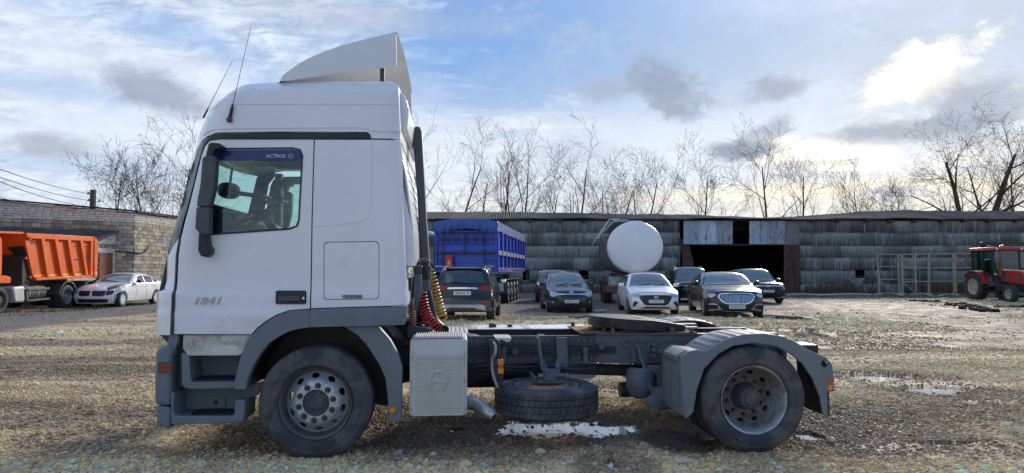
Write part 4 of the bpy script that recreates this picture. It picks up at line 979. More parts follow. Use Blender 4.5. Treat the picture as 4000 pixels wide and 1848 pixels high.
coilhose('air_hose', [TP(1059, 738, 0.86), TP(1064, 770, 0.84), TP(1075, 800, 0.80), TP(1088, 815, 0.76), TP(1098, 828, 0.72)], 0.052, 12, 0.0085, redh, [TP(1042, 690, 0.9), TP(1050, 705, 0.88), TP(1050, 722, 0.87), TP(1056, 732, 0.86)])
coilhose('air_hose', [TP(1078, 682, 1.15), TP(1085, 705, 1.14), TP(1092, 735, 1.12), TP(1100, 765, 1.1), TP(1108, 790, 1.08), TP(1112, 802, 1.06)], 0.055, 14, 0.009, yel, [TP(1062, 690, 1.1), TP(1066, 680, 1.12), TP(1072, 676, 1.14)])
coilhose('electric_cable', [TP(1073, 735, 0.98), TP(1079, 765, 0.97), TP(1086, 795, 0.95), TP(1096, 815, 0.9), TP(1110, 828, 0.86), TP(1118, 832, 0.82)], 0.046, 34, 0.0085, blk_h, [TP(1068, 670, 1.0), TP(1075, 690, 1.0), TP(1079, 710, 1.0), TP(1074, 728, 0.98)])
mb = MB(); mb.tube(smoothpoly([TP(1034, 834, 0.8), TP(1045, 820, 0.78), TP(1062, 812, 0.74), TP(1078, 813, 0.72), TP(1083, 822, 0.72)], 5), 0.012, 8); mb.build('air_hose', redh, truck)
mb = MB(); mb.ell(TP(1030, 700, 0.5), (0.03, 0.05, 0.12)); mb.build('rubber_stop', black, truck)
# ================================================================ THE YARD
def _h(ix, iy, seed):
    h = (ix.astype(np.int64) * 374761393 + iy.astype(np.int64) * 668265263 + seed * 974711) & 0xffffffff
    h = ((h ^ (h >> 13)) * 1274126177) & 0xffffffff
    return ((h ^ (h >> 16)) & 0xffff) / 65535.0
def vnoise(x, y, seed=0):
    ix, iy = np.floor(x), np.floor(y); fx, fy = x - ix, y - iy
    fx, fy = fx * fx * (3 - 2 * fx), fy * fy * (3 - 2 * fy)
    a, b, c_, d = _h(ix, iy, seed), _h(ix + 1, iy, seed), _h(ix, iy + 1, seed), _h(ix + 1, iy + 1, seed)
    return (a * (1 - fx) + b * fx) * (1 - fy) + (c_ * (1 - fx) + d * fx) * fy
def fbm(x, y, sc_, oct_=4, seed=0):
    s_, a, t = 0, 1.0, 0
    for i in range(oct_): s_ = s_ + a * vnoise(x * sc_ + i * 17.3, y * sc_ - i * 9.1, seed + i); t += a; a *= 0.55; sc_ *= 2.03
    return s_ / t
def sst(x, a, b): t = np.clip((x - a) / (b - a), 0, 1); return t * t * (3 - 2 * t)
# puddles: photo spans turned into ground ellipses (cx, cy, rx, ry, rot, edge noise)
def pud(x0, y0, x1, y1, nz=0.5, grow=1.0):
    a, b = gr(x0, (y0 + y1) / 2), gr(x1, (y0 + y1) / 2); c_, d = gr((x0 + x1) / 2, y0), gr((x0 + x1) / 2, y1)
    return ((a.x + b.x) / 2, (c_.y + d.y) / 2, abs(b.x - a.x) / 2 * grow, abs(c_.y - d.y) / 2 * grow, nz)
PUD = [(pud(1905, 1640, 2520, 1712, 0.55), 'sky_white'), (pud(1730, 1674, 1815, 1690, 0.5), ''), (pud(3100, 1690, 3210, 1724, 0.3), ''),
       (pud(3255, 1462, 3590, 1494, 0.45), ''), (pud(3540, 1508, 3775, 1556, 0.35), ''),
       (pud(3590, 1726, 3815, 1746, 0.35), ''), (pud(3440, 1300, 4080, 1330, 0.5), 'mud'), (pud(3650, 1338, 4300, 1372, 0.5), 'mud'), (pud(3720, 1262, 4500, 1306, 0.55), 'mud'),
       (pud(3250, 1188, 3800, 1232, 0.6), 'mud'), (pud(2960, 1230, 3180, 1256, 0.5), ''), (pud(-60, 1438, 118, 1468, 0.45), 'red'), (pud(530, 1328, 622, 1342, 0.3), ''),
       (pud(2370, 1800, 2418, 1842, 0.4), ''), (pud(3080, 1290, 3260, 1322, 0.5), ''), (pud(200, 1700, 420, 1730, 0.6), 'mud'), (pud(2950, 1165, 3300, 1178, 0.5), 'mud')]
MUD = pud(2490, 1680, 2860, 1790, 0.4)
def mudmask(x, y):
    cx, cy, rx, ry, nz = MUD
    q = np.sqrt(((x - cx) / rx) ** 2 + ((y - cy) / ry) ** 2) + (fbm(x, y, 2.0, 4, 71) - 0.5) * 0.9
    return 1 - sst(q, 0.7, 1.15)
def pudmask(x, y, w_=None):
    """1 inside standing water"""
    m = np.zeros_like(x)
    for (cx, cy, rx, ry, nz), kd in PUD:
        sel = (np.abs(x - cx) < rx * 1.7) & (np.abs(y - cy) < ry * 1.7)
        if not sel.any(): continue
        q = np.sqrt(((x[sel] - cx) / rx) ** 2 + ((y[sel] - cy) / ry) ** 2)
        q = q + (fbm(x[sel] * 1.0, y[sel] * 1.0, 2.2 / min(rx, ry) ** 0.5, 4, 31) - 0.5) * nz * 2.2
        m[sel] = np.maximum(m[sel], (1 - sst(q, 0.8, 1.02)) * (w_.get(kd, 1) if w_ else 1))
    return m
def regions(x, y):
    """0..1 weights: packed grey road, soil wetness with painted truck shade, pale gravel heap, grass"""
    n1 = fbm(x, y, 0.35, 4, 3) - 0.5; n2 = fbm(x, y, 1.1, 4, 9) - 0.5
    road = sst(x + n1 * 4, -19.6, -18.2) * (1 - sst(x + n1 * 3.0 + n2, -13.6, -12.6)) * sst(y, 12, 16)
    yard = sst(y + n1 * 7 + n2 * 1.5, 25.0, 28.5) * sst(x, -13.5, -11.5)
    strip = (1 - sst(np.abs(x - 15.0 + n1 * 5 - (y - 26) * 0.12), 1.8, 3.2)) * sst(y, 15, 18)
    grey = np.maximum(np.maximum(road, yard), strip * 0.9)
    heap = sst(x + n1 * 3, 18.5, 20.0) * sst(y + n2 * 2 + (x - 20) * 0.25, 24.5, 27) * (1 - sst(y + n1 * 3, 38.5, 40.5))
    heap2 = (1 - sst(np.abs(x - 1.5 + n1 * 2), 9, 11)) * sst(y + n2 * 1.6, 15.5, 18) * (1 - sst(y + n2 * 2.2, 22.8, 25.0))
    leftheap = (1 - sst(np.abs(y - 19.0 - (x + 9) * 0.6 + n1 * 2), 0.6, 1.6)) * sst(x, -12.5, -11.5) * (1 - sst(x, -6, -4))
    pale = np.clip(np.maximum(np.maximum(heap, heap2 * 0.85), leftheap), 0, 1)
    grass = (1 - sst(np.abs(y - 45.5 + n1 * 5), 2.2, 4.8)) * sst(x + n1 * 4, 14, 17) * (1 - sst(x + n1 * 4, 28, 32))
    grass = np.maximum(grass, sst(y + n2, 38.5, 41) * sst(x, 19, 23) * 0.8 * (1 - sst(y, 47.5, 49.0)))
    wet_shade = sst(fbm(x * 0.35, y * 1.9, 0.5, 5, 21), 0.46, 0.66) * 0.80
    truck_shade_wet = (1 - sst(np.abs(x - 0.9 + n1 * 2.0) / 4.4, 0.7, 1.08)) * (1 - sst(np.abs(y - 7.25 + n2 * 1.3), 0.75, 1.45))  # ground under the truck: wet soil with the truck's shade painted in
    wet_shade = np.maximum(wet_shade, truck_shade_wet * 0.88)
    wet_shade = np.maximum(wet_shade, (1 - sst(np.abs(y - 8.2 - 0.13 * (x - 5) + n2 * 1.2), 0.3, 1.2)) * sst(x, 3.2, 4.5) * 0.7)
    wet_shade = np.maximum(wet_shade, strip * 0.6)
    for (cx, cy, rx, ry, nz), kd in PUD:
        q = np.sqrt(((x - cx) / (rx + 0.25)) ** 2 + ((y - cy) / (ry + 0.2)) ** 2) + n2 * 0.8
        wet_shade = np.maximum(wet_shade, (1 - sst(q, 0.9, 1.5)) * 0.75)
    return grey, wet_shade, pale, grass
TAN, TAN2, PALE, WET_SHADE, GREY, GRASS = [np.array(c_) for c_ in ((0.66, 0.495, 0.305), (0.47, 0.350, 0.225), (0.72, 0.57, 0.36), (0.155, 0.118, 0.086), (0.175, 0.160, 0.142), (0.12, 0.135, 0.03))]
def gcol(x, y):
    grey, wet_shade, pale, grass = regions(x, y)
    v = fbm(x, y, 0.8, 4, 14)[..., None]; v2 = fbm(x, y, 5.0, 3, 15)[..., None]
    c_ = TAN2 + (TAN - TAN2) * sst(v * 0.6 + v2 * 0.4, 0.33, 0.6)
    c_ = c_ + (GREY * (0.75 + 0.5 * v2) - c_) * grey[..., None]
    c_ = c_ + (PALE * (0.55 + 0.75 * v2) - c_) * (pale * 0.85)[..., None]
    g2 = (grass * sst(fbm(x, y, 1.6, 4, 19), 0.38, 0.55))[..., None]
    c_ = c_ + (GRASS * (0.7 + 0.8 * v2) - c_) * g2 * 0.85
    c_ = c_ + (WET_SHADE * (0.7 + 0.9 * v2) - c_) * (wet_shade * (1 - 0.35 * pale))[..., None]
    mm = mudmask(x, y)[..., None]; c_ = c_ + (np.array([0.060, 0.048, 0.038]) * (0.8 + 0.4 * v2) - c_) * mm * 0.95
    return np.clip(c_, 0, 1), np.clip(wet_shade + 0.12 * grey, 0, 1), grey, pale
def gheight(x, y):
    r = np.hypot(x, y)
    fade = np.clip(1.3 - r / 70, 0.25, 1)
    z = 0.004 + 0.016 * fbm(x, y, 2.6, 4, 41) * fade + 0.05 * (fbm(x, y, 0.28, 3, 47) - 0.35) * fade * sst(np.abs(y - 6.3), 0.6, 3.0)
    grey, wet_shade, pale, grass = regions(x, y)
    z = z + pale * (0.02 + 0.10 * fbm(x, y, 1.3, 4, 51) * sst(x, 15, 19))
    z = z * (1 - 0.6 * grey * (y > 12))
    z = z - 0.036 * (1 - sst(np.abs(x - 2.12), 0.22, 0.65)) * (1 - sst(np.abs(y - 7.4), 1.5, 2.3))
    pm = pudmask(x, y, {'sky_white': 0.80, 'mud': 0.0})
    z = z * (1 - pm) + pm * (-0.034 + 0.034 * fbm(x, y, 13.0, 3, 61))
    return z
def axis_vals(a, b, n, c0):
    t = np.linspace(-1, 1, n); return c0 + a * np.sinh(b * t)
gx = axis_vals(1.9, 5.6, 460, 0.8); gy = axis_vals(1.7, 5.9, 480, 7.2)
X, Y = np.meshgrid(gx, gy); Z = gheight(X, Y); Z[np.hypot(X, Y) > 120] = 0.0
# gentle raise of nothing behind; edges run to the horizon
nx, ny = len(gx), len(gy)
me = bpy.data.meshes.new('ground')
me.vertices.add(nx * ny); me.vertices.foreach_set('co', np.stack([X, Y, Z], -1).astype(np.float32).ravel())
ii = (np.arange(ny - 1)[:, None] * nx + np.arange(nx - 1)[None, :]).ravel()
quads = np.stack([ii, ii + 1, ii + 1 + nx, ii + nx], -1).astype(np.int32)
me.loops.add(quads.size); me.loops.foreach_set('vertex_index', quads.ravel())
me.polygons.add(len(quads)); me.polygons.foreach_set('loop_start', np.arange(0, quads.size, 4, dtype=np.int32))
me.polygons.foreach_set('use_smooth', np.ones(len(quads), bool)); me.update(); me.validate()
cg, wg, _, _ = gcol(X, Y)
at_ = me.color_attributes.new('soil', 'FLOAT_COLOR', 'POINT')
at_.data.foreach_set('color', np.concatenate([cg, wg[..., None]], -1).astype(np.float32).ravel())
gm = bpy.data.materials.new('gravel_ground'); gm.use_nodes = True; k = NT(gm.node_tree); b = k.n['Principled BSDF']
a = k.new('ShaderNodeAttribute'); a.attribute_name = 'soil'
P = k.new('ShaderNodeTexCoord').outputs['Object']
vor = k.new('ShaderNodeTexVoronoi'); k.put(vor.inputs['Vector'], P); vor.inputs['Scale'].default_value = 48
vor2 = k.new('ShaderNodeTexVoronoi'); k.put(vor2.inputs['Vector'], P); vor2.inputs['Scale'].default_value = 17; vor2.inputs['Randomness'].default_value = 1
rv = k.sep(vor.outputs['Color'])[0]; rv2 = k.sep(vor2.outputs['Color'])[0]
cc = k.mix(0.75, a.outputs['Color'], k.vm('SCALE', a.outputs['Color'], k.m('ADD', 0.45, k.m('MULTIPLY', rv, 1.1))))
cc = k.mix(0.5, cc, k.vm('SCALE', cc, k.m('ADD', 0.6, k.m('MULTIPLY', rv2, 0.8))))
k.put(b.inputs['Base Color'], cc)
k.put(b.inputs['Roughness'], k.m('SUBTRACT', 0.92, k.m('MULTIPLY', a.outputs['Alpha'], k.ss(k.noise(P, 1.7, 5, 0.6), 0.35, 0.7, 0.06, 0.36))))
bn = k.new('ShaderNodeBump'); bn.inputs['Strength'].default_value = 0.9; bn.inputs['Distance'].default_value = 0.03
hh = k.m('ADD', k.m('MULTIPLY', vor.outputs['Distance'], -0.8), k.m('MULTIPLY', vor2.outputs['Distance'], -0.8)); k.put(bn.inputs['Height'], hh); k.l.new(bn.outputs[0], b.inputs['Normal'])
me.materials.append(gm)
ground = bpy.data.objects.new('ground', me); col.objects.link(ground); tag(ground, kind='structure')
# water
def watermat(name, c_, rough=0.03, whiten=0.0):
    m = bpy.data.materials.new(name); m.use_nodes = True; k = NT(m.node_tree); b = k.n['Principled BSDF']
    b.inputs['Base Color'].default_value = c_ + (1,); b.inputs['Roughness'].default_value = rough; b.inputs['IOR'].default_value = 1.33
    b.inputs['Specular IOR Level'].default_value = 0.9; b.inputs['Coat Weight'].default_value = 0.6; b.inputs['Coat Roughness'].default_value = 0.02
    bn = k.new('ShaderNodeBump'); bn.inputs['Strength'].default_value = 0.06; bn.inputs['Distance'].default_value = 0.01
    k.put(bn.inputs['Height'], k.noise(k.new('ShaderNodeTexCoord').outputs['Object'], 9, 3)); k.l.new(bn.outputs[0], b.inputs['Normal'])
    return m
wat = watermat('puddle_water', (0.10, 0.095, 0.08)); watm = watermat('sky_white_water', (0.80, 0.84, 0.88), 0.12); watu = watermat('wet_mud', (0.20, 0.185, 0.17), 0.62); [setattr(watu.node_tree.nodes['Principled BSDF'].inputs[q_], 'default_value', v_) for q_, v_ in (('Coat Weight', 0.0), ('Specular IOR Level', 0.25))]; watr = watermat('rusty_water', (0.12, 0.045, 0.035), 0.15); watd = watermat('dark_water', (0.055, 0.043, 0.034), 0.30)  # watm: the reflected bright sky is put into its white base colour
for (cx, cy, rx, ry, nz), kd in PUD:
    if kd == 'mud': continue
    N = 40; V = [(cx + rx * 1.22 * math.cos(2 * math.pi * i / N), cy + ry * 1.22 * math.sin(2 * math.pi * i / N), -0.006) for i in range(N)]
    o = MB().add(V, [tuple(range(N))]).build('puddle', {'': wat, 'sky_white': watm, 'red': watr, 'mud': watu}[kd], None, 0); tag(o, kind='structure')
# stones: one ground-cover object scattered with geometry nodes
rng = np.random.default_rng(4)
def scatter(n, ymin, ymax, power):
    u = rng.random(n); y = (ymin ** (1 - power) + u * (ymax ** (1 - power) - ymin ** (1 - power))) ** (1 / (1 - power))
    half = y * 0.82 + 2.4; x = (rng.random(n) * 2 - 1) * half
    return x, y
xs1, ys1 = scatter(350000, 4.6, 14.0, 1.4); xs2, ys2 = scatter(130000, 13.0, 44.0, 1.9)
x = np.concatenate([xs1, xs2]); y = np.concatenate([ys1, ys2])
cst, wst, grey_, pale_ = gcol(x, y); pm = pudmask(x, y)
keep = rng.random(len(x)) > np.clip(grey_ * 0.86 * (y > 11) - pale_ * 0.8, 0, 0.9)
keep &= rng.random(len(x)) > pudmask(x, y, {'sky_white': 0.62, 'mud': 0.9}) * 0.92
keep &= rng.random(len(x)) > mudmask(x, y) * 0.86
g4 = regions(x, y)[3]; keep &= rng.random(len(x)) > g4 * 0.7
keep &= ~((x > -5) & (y > 49))
trk = sst(fbm(x * 0.22, y * 1.4, 1.0, 4, 88), 0.50, 0.64) * (pale_ < 0.4); keep &= rng.random(len(x)) > trk * 0.72
x, y, cst, pm, pale_, wst = x[keep], y[keep], cst[keep], pm[keep], pale_[keep], wst[keep]
n = len(x); z = gheight(x, y)
size = 0.0076 * np.exp(rng.normal(0, 0.42, n)) * (1 + 0.45 * sst(y, 9, 30)) * (1 + 0.7 * pale_)
size *= 1 + 0.25 * (fbm(x, y, 0.6, 3, 77) > 0.55)
big_ = rng.random(n) < 0.004; size[big_] *= 1.9; size *= np.where(pm > 0.5, 0.85, 1)
val = np.exp(rng.normal(0, 0.23, n))[:, None] * (0.80 + 0.35 * rng.random((n, 1)))
hue = np.array([[1.03, 1.0, 0.93]]) + (rng.random((n, 1)) - 0.42) * np.array([[0.12, 0.0, -0.40]])
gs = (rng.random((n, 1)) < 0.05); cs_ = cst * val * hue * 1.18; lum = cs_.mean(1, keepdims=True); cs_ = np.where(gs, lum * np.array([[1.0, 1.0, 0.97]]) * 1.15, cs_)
cs_ = np.clip(cs_, 0.01, 0.72)
me = bpy.data.meshes.new('gravel_stones'); me.vertices.add(n)
me.vertices.foreach_set('co', np.stack([x, y, z + size * 0.18], -1).astype(np.float32).ravel())
a1 = me.attributes.new('tone', 'FLOAT_COLOR', 'POINT'); a1.data.foreach_set('color', np.concatenate([cs_, wst[:, None]], -1).astype(np.float32).ravel())
a2 = me.attributes.new('size', 'FLOAT', 'POINT'); a2.data.foreach_set('value', size.astype(np.float32))
me.update()
stones = bpy.data.objects.new('gravel_stones', me); col.objects.link(stones)
tag(stones, 'loose tan and grey gravel stones strewn over the yard', 'gravel', kind='stuff')
sm = bpy.data.materials.new('stone'); sm.use_nodes = True; k = NT(sm.node_tree); b = k.n['Principled BSDF']
a = k.new('ShaderNodeAttribute'); a.attribute_name = 'tone'; a.attribute_type = 'INSTANCER'
k.put(b.inputs['Base Color'], a.outputs['Color']); k.put(b.inputs['Roughness'], k.m('SUBTRACT', 0.92, k.m('MULTIPLY', a.outputs['Alpha'], 0.22)))
b.inputs['Specular IOR Level'].default_value = 0.22
ng = bpy.data.node_groups.new('scatter', 'GeometryNodeTree')
ng.interface.new_socket('Geometry', in_out='INPUT', socket_type='NodeSocketGeometry'); ng.interface.new_socket('Geometry', in_out='OUTPUT', socket_type='NodeSocketGeometry')
N_ = ng.nodes; L_ = ng.links
gi, go = N_.new('NodeGroupInput'), N_.new('NodeGroupOutput')
j = N_.new('GeometryNodeJoinGeometry')
for q in range(5):
    ico = N_.new('GeometryNodeMeshIcoSphere'); ico.inputs['Radius'].default_value = 1.0; ico.inputs['Subdivisions'].default_value = 2
    sp_ = N_.new('GeometryNodeSetPosition'); nz = N_.new('ShaderNodeTexNoise'); nz.noise_dimensions = '4D'; nz.inputs['W'].default_value = q * 3.7; nz.inputs['Scale'].default_value = 0.9; nz.inputs['Detail'].default_value = 1
    sb_ = N_.new('ShaderNodeVectorMath'); sb_.operation = 'SUBTRACT'; sb_.inputs[1].default_value = (0.5, 0.5, 0.5)
    scn = N_.new('ShaderNodeVectorMath'); scn.operation = 'SCALE'; scn.inputs['Scale'].default_value = 1.7
    L_.new(nz.outputs['Color'], sb_.inputs[0]); L_.new(sb_.outputs[0], scn.inputs[0]); L_.new(ico.outputs[0], sp_.inputs['Geometry']); L_.new(scn.outputs[0], sp_.inputs['Offset'])
    tr = N_.new('GeometryNodeTransform'); tr.inputs['Scale'].default_value = (1.25, 0.95, 0.62 + 0.07 * q); L_.new(sp_.outputs[0], tr.inputs['Geometry'])
    stm = N_.new('GeometryNodeSetMaterial'); stm.inputs['Material'].default_value = sm; L_.new(tr.outputs[0], stm.inputs['Geometry'])
    g2i = N_.new('GeometryNodeGeometryToInstance'); L_.new(stm.outputs[0], g2i.inputs[0]); L_.new(g2i.outputs[0], j.inputs[0])
iop = N_.new('GeometryNodeInstanceOnPoints'); iop.inputs['Pick Instance'].default_value = True
rvv = N_.new('FunctionNodeRandomValue'); rvv.data_type = 'FLOAT_VECTOR'; rvv.inputs[0].default_value = (-0.45, -0.45, 0); rvv.inputs[1].default_value = (0.45, 0.45, 6.28)
na = N_.new('GeometryNodeInputNamedAttribute'); na.data_type = 'FLOAT'; na.inputs[0].default_value = 'size'
L_.new(gi.outputs[0], iop.inputs['Points']); L_.new(j.outputs[0], iop.inputs['Instance']); L_.new(rvv.outputs[0], iop.inputs['Rotation']); L_.new(na.outputs[0], iop.inputs['Scale'])
L_.new(iop.outputs[0], go.inputs[0])
md = stones.modifiers.new('scatter', 'NODES'); md.node_group = ng
# grass tufts by the long shed
gm_ = mat('winter_grass', (0.085, 0.085, 0.03), 0.8, 0, 0.35, 3)
mb = MB(); random.seed(21); V = []; Fc = []
for i in range(9000):
    if i < 6500: x_, y_ = random.uniform(13, 30), random.uniform(39, 49.6)
    else: x_, y_ = random.uniform(-19.8, -16.5), random.uniform(24.5, 33)
    if vnoise(np.array([x_ * 0.7]), np.array([y_ * 0.9]), 5)[0] < 0.42: continue
    a_ = random.uniform(0, 6.28); h_ = random.uniform(0.03, 0.10); w_ = 0.02
    o_ = len(V); V += [(x_ - w_ * math.cos(a_), y_ - w_ * math.sin(a_), 0.0), (x_ + w_ * math.cos(a_), y_ + w_ * math.sin(a_), 0.0), (x_ + random.uniform(-.05, .05), y_ + random.uniform(-.05, .05), h_)]
    Fc.append((o_, o_ + 1, o_ + 2))
mb.v, mb.f = V, Fc
tag(mb.build('grass', gm_, None, 0, fix=False), 'short mossy winter grass along the foot of the sheds', 'grass', kind='stuff')

wd_ = mat('dry_weeds', (0.14, 0.11, 0.07), 0.9, 0, 0.35, 3)
V, Fc = [], []; random.seed(33)
for i in range(5200):
    x_ = random.uniform(-7.5, 37.5); y_ = 49.75 - abs(random.gauss(0, 0.35))
    if vnoise(np.array([x_ * 0.45]), np.array([1.3]), 15)[0] < 0.38 or 11.9 < x_ < 20.4: continue
    h_ = random.uniform(0.08, 0.75) * (0.4 + vnoise(np.array([x_ * 0.8]), np.array([4.3]), 16)[0]); o_ = len(V); dx_ = random.uniform(-.25, .25) * h_
    V += [(x_ - 0.012, y_, 0.0), (x_ + 0.012, y_, 0.0), (x_ + dx_ + 0.008, y_ + random.uniform(-.1, .05), h_), (x_ + dx_ - 0.008, y_, h_)]; Fc.append((o_, o_ + 1, o_ + 2, o_ + 3))
wmb = MB(); wmb.v, wmb.f = V, Fc
tag(wmb.build('dry_weeds', wd_, None, 0, fix=False), 'dry brown weeds growing along the foot of the long shed wall', 'weeds', kind='stuff')
# ================================================================ LONG SHED
def sheetmat(name, lo, hi, streak, grime, tin=False):
    m = bpy.data.materials.new(name); m.use_nodes = True; k = NT(m.node_tree); b = k.n['Principled BSDF']
    P = k.new('ShaderNodeTexCoord').outputs['Object']; oi = k.new('ShaderNodeObjectInfo'); rn = oi.outputs['Random']
    off = k.vm('SCALE', (13.0, 7.0, 5.0), rn); W_ = k.vm('ADD', oi.outputs['Location'], P)
    z = k.sep(P)[2]
    n1 = k.noise(k.vm('MULTIPLY', W_, (0.35, 1, 0.5)), 1.0, 4, 0.6)
    st = k.noise(k.vm('ADD', k.vm('MULTIPLY', P, (11.0, 1, 0.9)), off), 1.0, 4, 0.7)
    c1 = k.mix(k.ss(n1, 0.35, 0.68), lo, hi)
    hs = k.m('ADD', k.m('MULTIPLY', rn, 0.85), 0.58); c1 = k.vm('SCALE', c1, hs)
    if not tin:
        # pale run-off from the top edge, dark growth towards the bottom edge: both stay put on the sheet
        top = k.ss(k.m('ADD', z, k.m('MULTIPLY', k.m('SUBTRACT', st, 0.5), 1.4)), 0.34, 0.98)
        c1 = k.mix(k.m('MULTIPLY', top, k.m('ADD', 0.25, k.m('MULTIPLY', rn, 0.6))), c1, streak)
        bot = k.ss(k.m('ADD', z, k.m('MULTIPLY', k.m('SUBTRACT', st, 0.5), 1.1)), 0.30, 0.02)
        c1 = k.mix(k.m('MULTIPLY', bot, 0.75), c1, grime)
        c1 = k.mix(k.m('MULTIPLY', k.ss(k.noise(k.vm('ADD', k.vm('MULTIPLY', P, (9, 1, 0.35)), off), 1.0, 2), 0.60, 0.70), 0.6), c1, streak)
        c1 = k.mix(k.m('MULTIPLY', k.ss(k.noise(W_, 26, 3), 0.5, 0.75), 0.3), c1, grime)
    else:
        rs = k.noise(k.vm('ADD', k.vm('MULTIPLY', P, (3.5, 1, 0.8)), off), 1.6, 8, 0.75, 0.3)
        c1 = k.mix(k.ss(rs, 0.53, 0.60), c1, grime)
        c1 = k.mix(k.m('MULTIPLY', k.ss(st, 0.5, 0.75), 0.5), c1, streak)
    k.put(b.inputs['Base Color'], c1); b.inputs['Roughness'].default_value = 0.85 if not tin else 0.55
    return m
asb = sheetmat('asbestos_cement_sheet', (0.090, 0.087, 0.082, 1), (0.205, 0.205, 0.195, 1), (0.44, 0.46, 0.45, 1), (0.034, 0.032, 0.030, 1))
tinm = sheetmat('galvanised_sheet', (0.33, 0.40, 0.50, 1), (0.48, 0.56, 0.66, 1), (0.58, 0.64, 0.70, 1), (0.22, 0.10, 0.06, 1), True)
roofm = mat('mossy_roof_sheet', (0.10, 0.092, 0.082), 0.9, 0, 0.25, 1.2, 0, 60, (0.035, 0.03, 0.028), 0.6, 3, rand=0.22)
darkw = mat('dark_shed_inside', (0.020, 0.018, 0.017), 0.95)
timber = mat('grey_timber', (0.05, 0.042, 0.036), 0.9, 0, 0.2, 5)
rdoor = mat('rusty_door_sheet', (0.075, 0.038, 0.028), 0.85, 0, 0.3, 3, 0.2, 30, (0.24, 0.21, 0.20), 0.75, 9, dlo=0.56, dhi=0.62)
SY = 50.0
def wavy(w_, h_, nw, amp, th=0.008, seg=4, tilt=0.03):
    V = []; n = nw * seg
    for z_ in (0, h_):
        for i in range(n + 1): V.append((w_ * i / n, -tilt * (1 - z_ / h_) - amp * math.cos(2 * math.pi * i / seg), z_))
    return V, [(i, i + 1, n + 2 + i, n + 1 + i) for i in range(n)]
shed = empty('long_shed', 'long low shed clad in weathered grey corrugated sheets across the back of the yard', 'shed', (0, SY, 0))
def shedp(px, py, dy=0.0): p = at(px, py, SY + dy); return p.x, p.z
def wmesh(name, w_, h_, m, nw=7, amp=0.022):
    V, Fc = wavy(w_, h_, nw, amp); me = bpy.data.meshes.new(name); me.from_pydata(V, [], Fc); me.materials.append(m)
    me.polygons.foreach_set('use_smooth', [True] * len(Fc)); me.set_sharp_from_angle(angle=R(70)); return me
PW, PH = 1.02, 0.90
mesh_a = wmesh('wall_sheet', PW + 0.03, PH + 0.10, asb)
EAVE = 5.15
holes_ = [(2041, 1057, 2067, 1095), (2260, 1055, 2299, 1090), (3101, 917, 3121, 946), (3341, 1053, 3376, 1088)]
gx0, gx1 = shedp(2655, 955)[0], shedp(3123, 955)[0]
gz = shedp(2800, 955)[1]
random.seed(2)
rows = [0.0, 0.62, 1.60, 2.50, 3.35, 4.25]
cut_rects = [(shedp(a, d)[0], shedp(a, d)[1], shedp(c_, b)[0], shedp(a, b)[1]) for a, b, c_, d in holes_]
def clipped_sheet(x0, x1, z0, z1, holes):
    pieces = [(x0, x1, z0, z1)]
    for hx0, hz0, hx1, hz1 in holes:
        nxt = []
        for (a, b, c_, d) in pieces:
            if hx1 <= a or hx0 >= b or hz1 <= c_ or hz0 >= d: nxt.append((a, b, c_, d)); continue
            if hx0 > a: nxt.append((a, hx0, c_, d))
            if hx1 < b: nxt.append((hx1, b, c_, d))
            ma, mb_ = max(a, hx0), min(b, hx1)
            if hz0 > c_: nxt.append((ma, mb_, c_, hz0))
            if hz1 < d: nxt.append((ma, mb_, hz1, d))
        pieces = nxt
    return [p for p in pieces if p[1] - p[0] > 0.03 and p[3] - p[2] > 0.03]
for ri, z0 in enumerate(rows):
    z1 = rows[ri + 1] if ri < 5 else EAVE - 0.02
    x0 = -11.6 + (0.37 * ri) % 1.0
    while x0 < 40.5:
        x1 = x0 + PW
        ingate = [(gx0, -1, gx1, 9)]
        ps = clipped_sheet(x0, x1, z0, z1, ingate + cut_rects)
        for (a, b, c_, d) in ps:
            o = bpy.data.objects.new('wall_sheet', mesh_a); col.objects.link(o); o.parent = shed
            full = d - c_
            o.location = (a, 0.012 * (ri % 2) + 0.02 + random.uniform(0, 0.012), c_ - (0.05 if ri else 0.0) * (1 if abs(c_ - z0) < 1e-6 else 0) + random.uniform(-0.035, 0.035))
            o.scale = ((b - a + 0.02) / (PW + 0.03), 1, (full + 0.06) / (PH + 0.10)); o.rotation_euler = (0, random.uniform(-0.014, 0.014), random.uniform(-0.006, 0.006))
        x0 = x1
# frame, structure behind the skin
mb = MB()
for x_ in np.arange(-11, 39, 3.0):
    if not (gx0 < x_ < gx1): mb.box(x_, x_ + 0.15, 0.10, 0.26, 0, EAVE - 0.05)
for z_ in (1.1, 2.2, 3.4, 4.6):
    mb.box(-11, gx0, 0.09, 0.14, z_, z_ + 0.08); mb.box(gx1, 38, 0.09, 0.14, z_, z_ + 0.08)
mb.build('post_and_rail_frame', timber, shed, 0)
